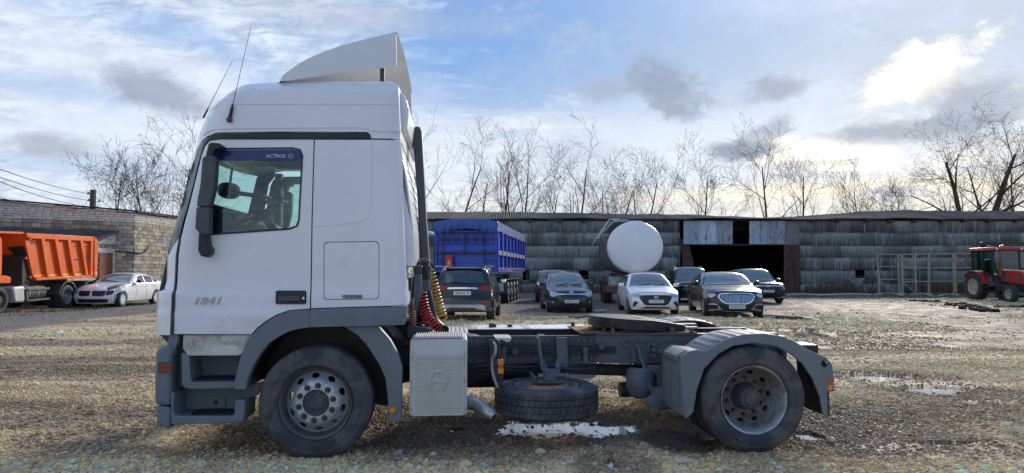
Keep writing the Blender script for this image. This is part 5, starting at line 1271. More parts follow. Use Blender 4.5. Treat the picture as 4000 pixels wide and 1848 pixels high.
# ridge heights follow the sag
RID = [(1600, 828), (2250, 832), (2600, 840), (2900, 851), (2980, 851), (3100, 845), (3300, 832), (3450, 826), (4100, 824)]
def ridge(x_):
    best = None
    for px in range(1500, 4200, 20):
        p = at(px, 0, SY + 5.0)
        if best is None or abs(p.x - x_) < best[0]: best = (abs(p.x - x_), px)
    return at(best[1], interp(best[1], RID), SY + 5.0).z
i = 0
for x_ in np.arange(-12.4, 43.4, 1.0):
    za_, zb_ = ridge(x_), ridge(x_ + 1.0); V = []; seg, nw = 4, 6; nn = seg * nw
    for (t_, yy) in ((0, -0.35), (1, 5.0)):
        for q in range(nn + 1):
            zr = za_ + (zb_ - za_) * q / nn; xq_ = x_ + q / nn; zE = EAVE + 0.03 + 0.035 * math.sin(xq_ * 0.53) + 0.02 * math.sin(xq_ * 1.37 + 1); zr += 0.05 * math.sin(xq_ * 0.41 + 2) + 0.025 * math.sin(xq_ * 1.9); V.append((1.04 * q / nn, yy, (zE if t_ == 0 else zr) - 0.05 * math.cos(2 * math.pi * q / seg)))
    me = bpy.data.meshes.new('roof_sheet'); me.from_pydata(V, [], [(q, q + 1, nn + 2 + q, nn + 1 + q) for q in range(nn)]); me.materials.append(roofm)
    me.polygons.foreach_set('use_smooth', [True] * nn)
    o = bpy.data.objects.new('roof_sheet', me); col.objects.link(o); o.parent = shed; o.location = (x_, 0, 0.012 * (i % 2)); i += 1
mb = MB(); 
for i in range(56): 
    x_ = -12.4 + i; mb.add([(x_, 5.0, ridge(x_)), (x_ + 1.0, 5.0, ridge(x_ + 1.0)), (x_ + 1.0, 11.5, EAVE), (x_, 11.5, EAVE)], [(0, 1, 2, 3)])
mb.build('rear_roof_slope', roofm, shed, 0)
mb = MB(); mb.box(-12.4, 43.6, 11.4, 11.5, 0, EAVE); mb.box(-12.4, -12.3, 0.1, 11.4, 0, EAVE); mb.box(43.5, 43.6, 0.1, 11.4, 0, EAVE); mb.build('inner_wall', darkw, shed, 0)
mb = MB()
for px in (1690, 1972, 2070, 2186, 2279, 2600, 3170, 3268, 3380, 3470, 3566, 3675, 3758, 3855, 3962): x_ = shedp(px, 860)[0]; mb.box(x_ - 0.13, x_ + 0.13, -0.32, 0.1, EAVE - 0.20, EAVE - 0.05)
mb.build('rafter_end', timber, shed, 0)
mb = MB(); mb.box(-12.2, 43.2, -0.05, 0.02, EAVE - 0.10, EAVE - 0.045); mb.build('eaves_board', timber, shed, 0)
# gateway
def rectsheet(name, pts, m, y0, dy=0.03, nw=10, amp=0.02):
    """corrugated panel on a quadrilateral given bottom-left, bottom-right, top-right, top-left"""
    (ax, az), (bx, bz), (cx_, cz_), (ex, ez) = pts; n = nw * 4; V = []
    for i in range(n + 1): f = i / n; V.append((ax + (bx - ax) * f, y0 - amp * math.cos(math.pi * i / 2), az + (bz - az) * f))
    for i in range(n + 1): f = i / n; V.append((ex + (cx_ - ex) * f, y0 - dy - amp * math.cos(math.pi * i / 2), ez + (cz_ - ez) * f))
    me = bpy.data.meshes.new(name); me.from_pydata(V, [], [(i, i + 1, n + 2 + i, n + 1 + i) for i in range(n)]); me.materials.append(m); me.polygons.foreach_set('use_smooth', [True] * n)
    o = bpy.data.objects.new(name, me); col.objects.link(o); o.parent = shed; return o
for a, b in ((2669, 2733), (2733, 2797), (2797, 2861), (2926, 2995), (2995, 3065)):
    rectsheet('galvanised_panel', [shedp(a, 954), shedp(b, 954), shedp(b, 862), shedp(a, 862)], tinm, -0.03 - 0.01 * (a % 2), 0.0, 6, 0.018)
rectsheet('wall_sheet', [shedp(3065, 958), shedp(3123, 956), shedp(3123, 862), shedp(3065, 862)], asb, 0.02, 0, 8)
def pslab(name, P, m, y0, y1, par=shed):
    mb = MB(); sheet(mb, [shedp(a, b) for a, b in P], XZ, [y0, y1]); return mb.build(name, m, par, 30, 0.01)
pslab('rusty_door', [(2665, 958), (2694, 958), (2716, 1045), (2722, 1146), (2672, 1146)], rdoor, 0.1, 0.2)
dr = pslab('rusty_door', [(3062, 955), (3124, 955), (3124, 1147), (3062, 1147)], rdoor, -0.02, 0.05)
mb = MB(); 
for a, b in (((3066, 1140), (3088, 960)), ((3092, 960), (3112, 1140))): p, q = shedp(*a), shedp(*b); mb.bar((p[0], -0.04, p[1]), (q[0], -0.04, q[1]), 0.06, 0.04)
mb.build('door_brace', rdoor, dr, 0)
pslab('lintel', [(2664, 953), (3066, 953), (3066, 959), (2664, 959)], timber, 0.06, 0.2)
pslab('gate_post', [(2653, 930), (2668, 935), (2668, 985), (2655, 985)], timber, 0.0, 0.1)
mb = MB(); zt1, zt0 = shedp(2890, 868)[1], shedp(2890, 892)[1]; xa3, xb3 = shedp(2700, 880)[0], shedp(3060, 880)[0]
mb.bar((xa3, 0.8, zt1), (xb3, 0.8, zt1), 0.06); mb.bar((xa3, 0.8, zt0), (xb3, 0.8, zt0), 0.06)
for i in range(14): x_ = xa3 + (xb3 - xa3) * i / 14; d_ = (xb3 - xa3) / 28; mb.bar((x_, 0.8, zt0), (x_ + d_, 0.8, zt1), 0.035); mb.bar((x_ + d_, 0.8, zt1), (x_ + 2 * d_, 0.8, zt0), 0.035)
mb.build('roof_truss', timber, shed, 0)
# leaning cement sheet, pale pipe, metal frames
ls_ = MB(); a_, b_, c2, d2 = [at(*p, 49.2) for p in ((3344, 1144), (3387, 1143), (3378, 1089), (3334, 1092))]
V = []; n = 28
for i in range(n + 1): f = i / n; p = a_.lerp(b_, f); V.append((p.x, 49.2 - 0.02 * math.cos(math.pi * i / 2), 0.02))
for i in range(n + 1): f = i / n; p = d2.lerp(c2, f); V.append((p.x, 49.75 - 0.02 * math.cos(math.pi * i / 2), p.z))
ls_.add(V + [(x_, y_ + 0.02, z_) for x_, y_, z_ in V], [(i, i + 1, n + 2 + i, n + 1 + i) for i in range(n)] + [(i + 2 * n + 2, i + 3 * n + 3, i + 3 * n + 4, i + 2 * n + 3) for i in range(n)])
o = ls_.build('leaning_sheet', asb, None, 60); tag(o, 'loose grey corrugated cement sheet leaning on the shed under the square hole', 'sheet')
pipem = mat('pale_pipe', (0.55, 0.56, 0.56), 0.5, 0, 0.1, 3)
def groundline(name, pts, r, m, label, cat):
    P = [gr(*p) for p in pts]; P = smoothpoly([(p.x, p.y, r * 1.1) for p in P], 4)
    return tag(MB().tube(P, r, 6).build(name, m), label, cat)
groundline('plastic_pipe', [(3076, 1155), (3130, 1152), (3200, 1156), (3270, 1153), (3350, 1152), (3420, 1155), (3470, 1148), (3524, 1157)], 0.05, pipem, 'long pale plastic pipe snaking over the grass below the shed, starting by the black car', 'pipe')
groundline('plastic_pipe', [(3560, 1153), (3600, 1150), (3640, 1158)], 0.05, pipem, 'short pale pipe arching on the ground between the feet of the tan frames', 'pipe')
groundline('plastic_pipe', [(3668, 1160), (3700, 1153), (3742, 1156)], 0.05, pipem, 'short pale pipe on the ground nearest the red tractor', 'pipe')
tanm = mat('tan_primer_steel', (0.40, 0.33, 0.24), 0.7, 0, 0.2, 3, 0, 60, (0.18, 0.12, 0.08), 0.5, 6)
def framework(label, Yf, posts, rails, diags, group='tan steel frames in front of the shed'):
    t = empty('steel_frame', label, 'metal frame', (at(posts[0][0], 1100, Yf).x, Yf, 0), 0, group); ox = t.location.x
    def q(px, py): p = at(px, py, Yf); return (p.x - ox, 0, max(0.03, p.z))
    for (a, b, c_, d) in posts: MB().bar(q(a, b), q(c_, d), 0.10).build('post', tanm, t, 0)
    for (a, b, c_, d) in rails: MB().bar(q(a, b), q(c_, d), 0.07).build('rail', tanm, t, 0)
    for (a, b, c_, d) in diags: MB().bar(q(a, b), q(c_, d), 0.05).build('brace', tanm, t, 0)
    for (a, b, c_, d) in posts: x_, y_, z_ = q(c_, d); MB().prism([(x_ - 0.16, 0.0), (x_ + 0.16, 0.0), (x_ + 0.05, 0.16), (x_ - 0.05, 0.16)], XZ, -0.09, 0.09).build('foot', tanm, t, 0)
framework('narrow tan steel frame standing on the left before the shed', 46.5, [(3427, 992, 3435, 1147), (3507, 994, 3514, 1146)], [(3426, 992, 3507, 994), (3431, 1041, 3575, 1041), (3435, 1091, 3575, 1092), (3507, 994, 3522, 997)], [(3437, 1098, 3492, 1139)])
framework('wide tan steel frame whose right end runs behind the red tractor', 45.2, [(3523, 997, 3526, 1153), (3573, 994, 3578, 1140), (3628, 994, 3629, 1152), (3723, 992, 3728, 1142), (3730, 992, 3734, 1148)], [(3507, 994, 3795, 989), (3526, 1047, 3795, 1046), (3526, 1100, 3790, 1098)], [(3526, 1104, 3582, 1148), (3732, 999, 3786, 1048), (3762, 990, 3800, 1022)])

# ================================================================ BARE TREES
bark = mat('grey_brown_bark', (0.075, 0.055, 0.040), 0.9, 0, 0.25, 2, 0.3, 30)
leafm = mat('withered_leaves', (0.11, 0.075, 0.045), 0.9, 0, 0.3, 3)
def bare_tree(name, label, base, height, seed, stems=2, spread=1.0, leaf=0.3, lean=0.0, dens=1.0, cat='tree', group='bare trees beyond the sheds', r0=None):
    rd = random.Random(seed)
    t = empty(name, label, cat, base, 0, group)
    trunk, crown = MB(), MB(); LV, LF = [], []
    def grow(p, d, L, r, lvl, mb):
        seg = 5 if lvl <= 1 else (4 if lvl == 2 else 3); pts = [p]; q = p.copy(); dd = d.copy(); rs = [r]; sn = []
        for i in range(seg):
            j_ = 0.07 + 0.035 * lvl
            dd = (dd + Vector((rd.uniform(-j_, j_), rd.uniform(-j_, j_), rd.uniform(-0.05, 0.09) + (0.01 if lvl > 0 else 0.0)))).normalized()
            q = q + dd * (L / seg); pts.append(q.copy()); rs.append(max(0.008, r * (1 - 0.75 * (i + 1) / seg))); sn.append((q.copy(), dd.copy(), rs[-1]))
        mb.tube(pts, rs, 6 if lvl == 0 else (4 if lvl == 1 else 3), False)
        if lvl >= 4:
            if rd.random() < leaf:
                for _ in range(rd.randint(1, 3)):
                    c_ = q + Vector((rd.uniform(-.12, .12), rd.uniform(-.12, .12), rd.uniform(-.15, .02))); s_ = rd.uniform(.03, .07); u_ = Vector((rd.uniform(-1, 1), rd.uniform(-1, 1), rd.uniform(-1, 1))).normalized() * s_; v_ = Vector((rd.uniform(-1, 1), rd.uniform(-1, 1), rd.uniform(-1, 1))).normalized() * s_
                    o_ = len(LV); LV.extend([tuple(c_ - u_), tuple(c_ + v_), tuple(c_ + u_)]); LF.append((o_, o_ + 1, o_ + 2))
            return
        nch = [7, 5, 4, 3][lvl]; nch = max(2, int(nch * dens + rd.random()))
        for c_ in range(nch):
            f = (c_ + rd.uniform(0.3, 1.0)) / nch; f = 0.25 + 0.75 * f if lvl == 0 else 0.12 + 0.85 * f; i = min(seg - 1, int(f * seg)); a_, b_, rr_ = sn[i]
            az = rd.uniform(0, 2 * math.pi) if lvl else (c_ * 2.4 + rd.uniform(-.4, .4)); ang = rd.uniform(0.5, 1.05) * spread
            side_ = b_.cross(Vector((math.cos(az), math.sin(az), 0.2))).normalized()
            nd = (b_ * math.cos(ang) + side_ * math.sin(ang)).normalized(); nd = (nd + Vector((0, 0, 0.12))).normalized()
            grow(pts[i] + (pts[i + 1] - pts[i]) * rd.random(), nd, L * rd.uniform(0.40, 0.64) * (1.08 - 0.5 * f * (lvl == 0)), max(0.010, rr_ * rd.uniform(0.5, 0.72)), lvl + 1, crown)
    r0 = r0 or height * 0.013
    for s_ in range(stems):
        a_ = 2 * math.pi * (s_ + rd.random() * .4) / max(1, stems); tl_ = (0.16 + 0.18 * rd.random()) * (1 if stems > 1 else 0.25) * spread
        d = Vector((math.cos(a_) * tl_ + lean, math.sin(a_) * tl_, 1)).normalized()
        grow(Vector((math.cos(a_) * r0 * .8, math.sin(a_) * r0 * .8, -0.05)), d, height * rd.uniform(0.78, 0.86) * (1 if s_ == 0 else rd.uniform(0.75, 1)), r0 * (1 if s_ == 0 else 0.8), 0, trunk)
    trunk.build('trunk', bark, t, 60, fix=False); crown.build('crown', bark, t, 60, fix=False)
    if LV: MB().add(LV, LF).build('leaves', leafm, t, 0, fix=False)
    return t
TY = 63.0
TR = [(1735, 548, 2, .85, .3, 'first bare tree right of the white cab, with two upright stems'),
      (1835, 640, 2, 1.0, .3, 'low leaning bare tree between the two taller ones right of the cab'),
      (1955, 548, 1, .85, .5, 'tall bare tree leaning left behind the left end of the blue trailer'),
      (2015, 572, 2, .7, .4, 'bare multi-stemmed tree rising right above the end of the blue tarpaulin'),
      (2130, 670, 2, 1.1, .4, 'low spreading bare tree left of the forked tree'),
      (2232, 562, 2, .85, .25, 'forked bare tree with a rounded top behind the dark blue hatchback'),
      (2365, 580, 2, .8, .15, 'bare bushy tree just left of the tanker'),
      (2470, 625, 3, 1.1, .1, 'wide fan-shaped bare tree above the white tanker end'),
      (2735, 632, 1, .8, 1.0, 'small tree with dark withered leaf clumps above the gateway'),
      (2990, 545, 1, .9, .5, 'tall tree with a pointed top behind the gateway right end'),
      (3155, 610, 1, .9, .1, 'slim bare tree right of the pointed one'),
      (3366, 680, 1, .7, 0., 'small thin bare tree in the gap left of the big oak-like tree'),
      (3470, 705, 3, .9, .0, 'low bare bush-like tree left of the big spreading tree'),
      (3760, 490, 2, 1.25, .7, 'largest tree, broad and thick-limbed, above the red tractor'),
      (3955, 555, 1, .9, .7, 'tree at the right edge of the photo beside the largest tree')]
for i, (px, py, st, sp_, lf, lb) in enumerate(TR):
    Yt = TY + (i * 37 % 5); p = at(px, py - (45 if i == 13 else 0), Yt)
    bare_tree('bare_tree', lb, (p.x, Yt, 0), p.z, 100 + i, st, sp_, lf, -0.05 if i == 2 else 0.0, (0.82 if i < 7 else 1.0) if i != 13 else 1.2, r0=p.z * (0.013 if i != 13 else 0.03))
for (px, py, Yt, st, sp_, lf, lb, sd_) in ((438, 600, 50, 1, .9, .4, 'bare tree with a narrow top just right of the utility pole', 301), (655, 515, 46, 2, 1.0, .15, 'tallest bare tree on the left, touching the front of the white cab', 302), (590, 640, 52, 2, 1.1, .2, 'low bare tree between the two trees left of the cab', 303)):
    p = at(px, py, Yt); bare_tree('bare_tree', lb, (p.x, Yt, 0), p.z, sd_, st, sp_, lf)
# tree behind the photographer, seen mirrored in the cab window
bare_tree('bare_tree', 'bare tree mirrored in the white cab door window', (-9.0, -13.0, 0), 9.5, 411, 2, 1.1, .1, r0=0.16)

# ================================================================ STONE BUILDING ON THE LEFT
blockm = mat('shell_limestone_block', (0.40, 0.335, 0.24), 0.9, 0, 0.2, 6, 0.5, 40, (0.20, 0.18, 0.16), 0.6, 2.5, rand=0.35)
blockg = mat('grey_stone_block', (0.31, 0.29, 0.255), 0.9, 0, 0.2, 6, 0.5, 40, (0.15, 0.14, 0.13), 0.5, 2.5, rand=0.35)
brickw = mat('white_silicate_brick', (0.66, 0.61, 0.52), 0.85, 0, 0.12, 6, 0.2, 40, (0.34, 0.30, 0.25), 0.5, 2, rand=0.16)
mortar = mat('old_mortar', (0.13, 0.12, 0.105), 0.95, 0, 0.2, 5)
roofed = mat('bitumen_edge', (0.02, 0.02, 0.022), 0.8)
def rbox(w_, d_, h_, seed):
    rd = random.Random(seed); V = []
    for x_ in (0, w_):
        for y_ in (0, d_):
            for z_ in (0, h_): V.append((x_ + rd.uniform(-.008, .008), y_ + (rd.uniform(-.012, .012) if y_ == 0 else 0), z_ + rd.uniform(-.008, .008)))
    return V, [(0, 1, 3, 2), (4, 6, 7, 5), (0, 4, 5, 1), (2, 3, 7, 6), (0, 2, 6, 4), (1, 5, 7, 3)]
meshes = {}
def blockmesh(nm, w_, h_, m, sd_):
    key = (nm, m.name, sd_)
    if key not in meshes:
        V, Fc = rbox(w_, 0.10, h_, sd_); me = bpy.data.meshes.new(nm); me.from_pydata(V, [], Fc); me.materials.append(m); meshes[key] = me
    return meshes[key]
CORN = Vector((-19.0, 35.6, 0)); AD = Vector((-0.832, -0.555, 0)); BD = Vector((0.02, 1, 0)).normalized()
bld = empty('stone_building', 'old flat-roofed building of tan and grey stone blocks behind the dump truck', 'building', CORN)
def wallframe(origin, d):   # local frame of a wall running along d, outward normal n
    n_ = Vector((d.y, -d.x, 0)); return n_
def wall(name_par, org, d, L, top0, top1, rowh, bw_, rnd, rule, cap, nrm, reverse=False, skip=None, par=None):
    """lay courses of blocks; rule(s,z,row) gives (mesh name, material, w, h)"""
    rest = {}; cnt = [0]
    row = 0; z_ = 0.0
    while True:
        nm, m, w_, h_ = rule(0, z_, row)
        if z_ + h_ > max(top0, top1): break
        s_ = -rnd.uniform(0, w_) if row % 2 else -rnd.uniform(0, w_ * .4)
        while s_ < L:
            nm, m, w2, h2 = rule(s_, z_, row); ww = w2 * rnd.uniform(0.85, 1.15)
            a_, b_ = max(0, s_), min(L, s_ + ww)
            tp = top0 + (top1 - top0) * (a_ + b_) / 2 / L
            if b_ - a_ > 0.05 and z_ + h2 <= tp + 0.02 and not (skip and skip((a_ + b_) / 2, z_ + h2 / 2)):
                ang = math.atan2(d.y, d.x); p = org + d * (a_ + 0.006)
                if reverse: ang = math.atan2(-d.y, -d.x); p = org + d * (b_ - 0.006)
                p = p + nrm * rnd.uniform(0.010, 0.032); sd_ = rnd.randint(0, 4); sx_ = (b_ - a_ - 0.018) / w2
                vis = cap is None or cap((a_ + b_) / 2, z_)
                if vis and cnt[0] < 290:
                    o = bpy.data.objects.new(nm, blockmesh(nm, w2, h2 - 0.016, m, sd_)); col.objects.link(o); o.parent = par or name_par
                    o.location = Vector((p.x, p.y, z_ + 0.008)) - name_par.location; o.rotation_euler = (0, 0, ang); o.scale = (sx_, 1, 1); cnt[0] += 1
                else:
                    V, Fc = rbox((b_ - a_ - 0.018), 0.10, h2 - 0.016, sd_); c_, sn = math.cos(ang), math.sin(ang)
                    rest.setdefault(m.name, MB()).add([(x_ * c_ - y_ * sn + p.x, x_ * sn + y_ * c_ + p.y, z2 + z_ + 0.008) for x_, y_, z2 in V], Fc)
            s_ += ww
        z_ += h_; row += 1
    for mn, mb in rest.items():
        o = mb.build('stonework', bpy.data.materials[mn], None, 0, fix=False); pr = par or name_par; o.parent = pr; o.location = -name_par.location; o['kind'] = 'stuff'
    return cnt[0]
rw_ = random.Random(8)
TOPC, TOPL, TOPB = 4.50, 4.95, 4.62
def ruleA(s_, z_, row):
    if z_ > 3.95: return 'brick', brickw, 0.30, 0.115
    return 'stone_block', (blockm if rw_.random() < 0.62 else blockg), 0.39, 0.19
nA = Vector((0.555, -0.832, 0)); nB = Vector((1, -0.02, 0)).normalized()
wall(bld, CORN, AD, 7.6, TOPC, TOPL, .19, .39, rw_, ruleA, lambda s_, z_: (z_ > 2.9 or s_ < 2.6), nA, reverse=True)
meshes_bk = None
eb = part('east_wall', bld)
def ruleB(s_, z_, row):
    if z_ > 3.95: return 'brick', brickw, 0.30, 0.115
    return 'stone_block', (blockm if rw_.random() < 0.6 else blockg), 0.36, 0.19
wall(bld, CORN, BD, 9.0, TOPC, TOPB, .19, .36, rw_, ruleB, lambda s_, z_: s_ < 5.2, nB, skip=lambda s_, z_: 5.0 < s_ < 6.1 and z_ < 2.1, par=eb)
mb = MB()
c0 = CORN; a0 = CORN + AD * 11; b0 = CORN + BD * 14; far_ = a0 + BD * 14
def qd(*P): 
    return [tuple(p) for p in P], [(0, 1, 2, 3)]
up = lambda p, z_: Vector((p.x, p.y, z_))
mb.add(*qd(up(c0 - nA * 0.02, 0), up(a0 - nA * 0.02, 0), up(a0 - nA * 0.02, 5.05), up(c0 - nA * 0.02, TOPC))); mb.add(*qd(up(c0 - nB * 0.02, 0), up(b0, 0), up(b0, 4.7), up(c0 - nB * 0.02, TOPC))); mb.add(*qd(up(c0, TOPC - 0.01), up(b0, 4.69), up(far_, 5.2), up(a0, 5.04))); mb.add(*qd(up(a0, 0), up(far_, 0), up(far_, 5.2), up(a0, 5.0))); mb.add(*qd(up(b0, 0), up(far_, 0), up(far_, 5.2), up(b0, 4.7)))
o = mb.build('wall_core', mortar, bld, 0); o.location = -bld.location
mb = MB(); mb.bar(up(c0 + nA * 0.07 + nB * 0.05, TOPC + 0.05), up(a0 + nA * 0.07, 5.09), 0.22, 0.07); mb.bar(up(c0 + nA * 0.07 + nB * 0.05, TOPC + 0.045), up(b0 + nB * 0.07, 4.74), 0.22, 0.07); o = mb.build('roof_edge', roofed, bld, 0); o.location = -bld.location
mb = MB(); dp = CORN + BD * 5.0; mb.add(*qd(up(dp + nB * 0.05, 0), up(dp + BD * 1.1 + nB * 0.05, 0), up(dp + BD * 1.1 + nB * 0.05, 2.05), up(dp + nB * 0.05, 2.05))); o = mb.build('pale_door', mat('pale_blue_door', (0.42, 0.47, 0.50), 0.6), bld, 0); o.location = -bld.location
# black cable along the wall
cb = [tuple(CORN + AD * s_ + nA * 0.07 + Vector((0, 0, z_))) for s_, z_ in ((0.84, 2.52), (0.4, 2.48), (0.1, 2.47))] + [tuple(CORN + BD * s_ + nB * 0.07 + Vector((0, 0, z_))) for s_, z_ in ((0.1, 2.44), (0.7, 2.47), (1.05, 2.62), (1.15, 2.85))]
o = MB().tube(smoothpoly(cb, 4), 0.03, 6).build('wall_cable', darkw, bld); o.location = -bld.location
# lean-to annex with the red door
AX = CORN + AD * 0.84 + nA * 0.05
anx = empty('brick_annex', 'small white brick lean-to with a corrugated roof and a red-brown door', 'annex', (AX.x, AX.y, 0))
AXD = Vector((-0.10, -0.995, 0)); nX = Vector((0.995, -0.10, 0)); LA = 3.2
zh, zl = 3.55, 2.30
wall(anx, AX, AXD, LA, zh - 0.12, zl - 0.1, .11, .27, random.Random(5), lambda s_, z_, r: ('brick', brickw if not (2.55 < z_ < 2.85) else blockg, 0.27, 0.11), lambda s_, z_: s_ < 3.2, nX, reverse=True, skip=lambda s_, z_: 0.22 < s_ < 1.20 and z_ < 2.43)
mb = MB(); e_ = AX + AXD * LA; bk = e_ + AD * 6; bk0 = AX + AD * 8
mb.add([tuple(up(AX - nX * 0.05, 0)), tuple(up(e_ - nX * 0.05, 0)), tuple(up(e_ - nX * 0.05, zl - 0.05)), tuple(up(AX - nX * 0.05, zh - 0.05))], [(0, 1, 2, 3)]); mb.add([tuple(up(e_ - nX * .05, 0)), tuple(up(bk, 0)), tuple(up(bk, zl - .05)), tuple(up(e_ - nX * .05, zl - .05))], [(0, 1, 2, 3)])
o = mb.build('wall_core', mortar, anx, 0); o.location = -anx.location
reddoor = mat('red_brown_door_paint', (0.26, 0.085, 0.05), 0.55, 0, 0.08, 3, 0, 60, (0.15, 0.06, 0.04), 0.4, 3)
def along(s_, z_, off): p = AX + AXD * s_ + nX * off; return (p.x - anx.location.x, p.y - anx.location.y, z_)
mb = MB(); sheet(mb, [(0.31, 0.2), (1.11, 0.2), (1.11, 2.34), (0.31, 2.34)], lambda u, v, t: along(u, v, t), [0.0, 0.06]); dd_ = mb.build('door', reddoor, anx, 0, 0.004)
mb = MB(); sheet(mb, [(0.24, 0.12), (1.18, 0.12), (1.18, 2.41), (0.24, 2.41)], lambda u, v, t: along(u, v, t), [-0.02, 0.085], [[(0.305, 0.2), (1.115, 0.2), (1.115, 2.345), (0.305, 2.345)]]); mb.build('door_frame', reddoor, anx, 0)
mb = MB(); mb.tube([along(0.40, 1.25, 0.07), along(0.40, 1.25, 0.12), along(0.50, 1.25, 0.12)], 0.015, 6); mb.build('door_handle', black, dd_)
for i in range(8):
    V = []; nn = 24; s0_ = i * 1.02
    for t_ in (0, 1):
        for q in range(nn + 1):
            f = s0_ + 1.06 * q / nn - 0.12
            p = (AX + AD * f + nX * 0.10 * (1 - min(1, f))) if t_ == 0 else (AX + AXD * (LA + 0.3) + AD * f + nX * 0.12)
            V.append((p.x - anx.location.x, p.y - anx.location.y, (zh if t_ == 0 else zl - 0.12) - 0.03 * math.cos(math.pi * q / 2) + 0.01 * (i % 2)))
    me = bpy.data.meshes.new('roof_sheet'); me.from_pydata(V, [], [(q, q + 1, nn + 2 + q, nn + 1 + q) for q in range(nn)]); me.materials.append(roofm); me.polygons.foreach_set('use_smooth', [True] * nn)
    o = bpy.data.objects.new('roof_sheet', me); col.objects.link(o); o.parent = anx
mb = MB(); mb.bar(along(-0.05, zh - 0.04, 0.10), along(LA + 0.3, zl - 0.17, 0.10), 0.04, 0.12); mb.build('verge_board', asb, anx, 0)
# white brick projection at the far left edge
PJ = CORN + AD * 6.35 + nA * 0.12
pj = empty('brick_wall', 'white brick wall end with a dark roof at the left edge behind the dump truck', 'wall', (PJ.x, PJ.y, 0))
wall(pj, PJ, AD, 2.2, 4.4, 4.6, .115, .30, random.Random(6), lambda s_, z_, r: ('brick', brickw, 0.30, 0.115), lambda s_, z_: z_ > 3.0, nA, reverse=True, skip=lambda s_, z_: z_ < 3.0)
mb = MB(); mb.add([tuple(up(PJ, 0)), tuple(up(PJ + AD * 3, 0)), tuple(up(PJ + AD * 3, 4.6)), tuple(up(PJ, 4.45))], [(0, 1, 2, 3)]); mb.bar(up(PJ + nA * .1, 3.75), up(PJ + AD * 3 + nA * .1, 3.95), 0.3, 0.1); o = mb.build('wall_core', mortar, pj, 0); o.location = -pj.location
# utility pole and wires
polem = mat('weathered_pole', (0.12, 0.085, 0.07), 0.9, 0, 0.2, 3)
pp = at(364, 741, 44.0)
pole = empty('utility_pole', 'short brown utility pole with glass insulators behind the stone building', 'pole', (pp.x, 44.0, 0))
MB().box(-0.13, 0.13, -0.13, 0.13, 0, pp.z).build('post', polem, pole, 0, 0.02)
ins = mat('insulator_glass', (0.25, 0.32, 0.34), 0.2)
for (px, py) in ((345, 756), (347, 783), (388, 787)):
    p = at(px, py, 44.0); x_ = p.x - pp.x
    MB().tube([(0, 0, p.z - 0.05), (x_, 0, p.z - 0.02)], 0.02, 6).build('insulator_hook', black, pole)
    MB().lathe([(0, 0.12), (0.05, 0.10), (0.05, 0.04), (0.09, 0.0), (0.10, -0.05), (0.0, -0.05)], (x_, 0, p.z), 'z', 12).build('insulator', ins, pole)
for i, (a_, b_, lb) in enumerate((((-40, 648), (345, 756), 'top wire running from the left edge to the utility pole'), ((-40, 680), (347, 783), 'second wire from the left edge down to the utility pole'), ((-40, 694), (290, 798), 'third wire dropping to the roof of the stone building'), ((-40, 755), (120, 790), 'lowest wire at the left edge just above the roof'))):
    p, q = at(*a_, 24.0), at(*b_, 44.0 if i < 2 else 40.0); m_ = p.lerp(q, 0.5) + Vector((0, 0, -0.12))
    tag(MB().tube([tuple(p), tuple(p.lerp(m_, .5) + Vector((0, 0, -.03))), tuple(m_), tuple(m_.lerp(q, .5) + Vector((0, 0, -.03))), tuple(q)], 0.016, 5).build('overhead_wire', black), lb, 'wire', 'overhead wires')
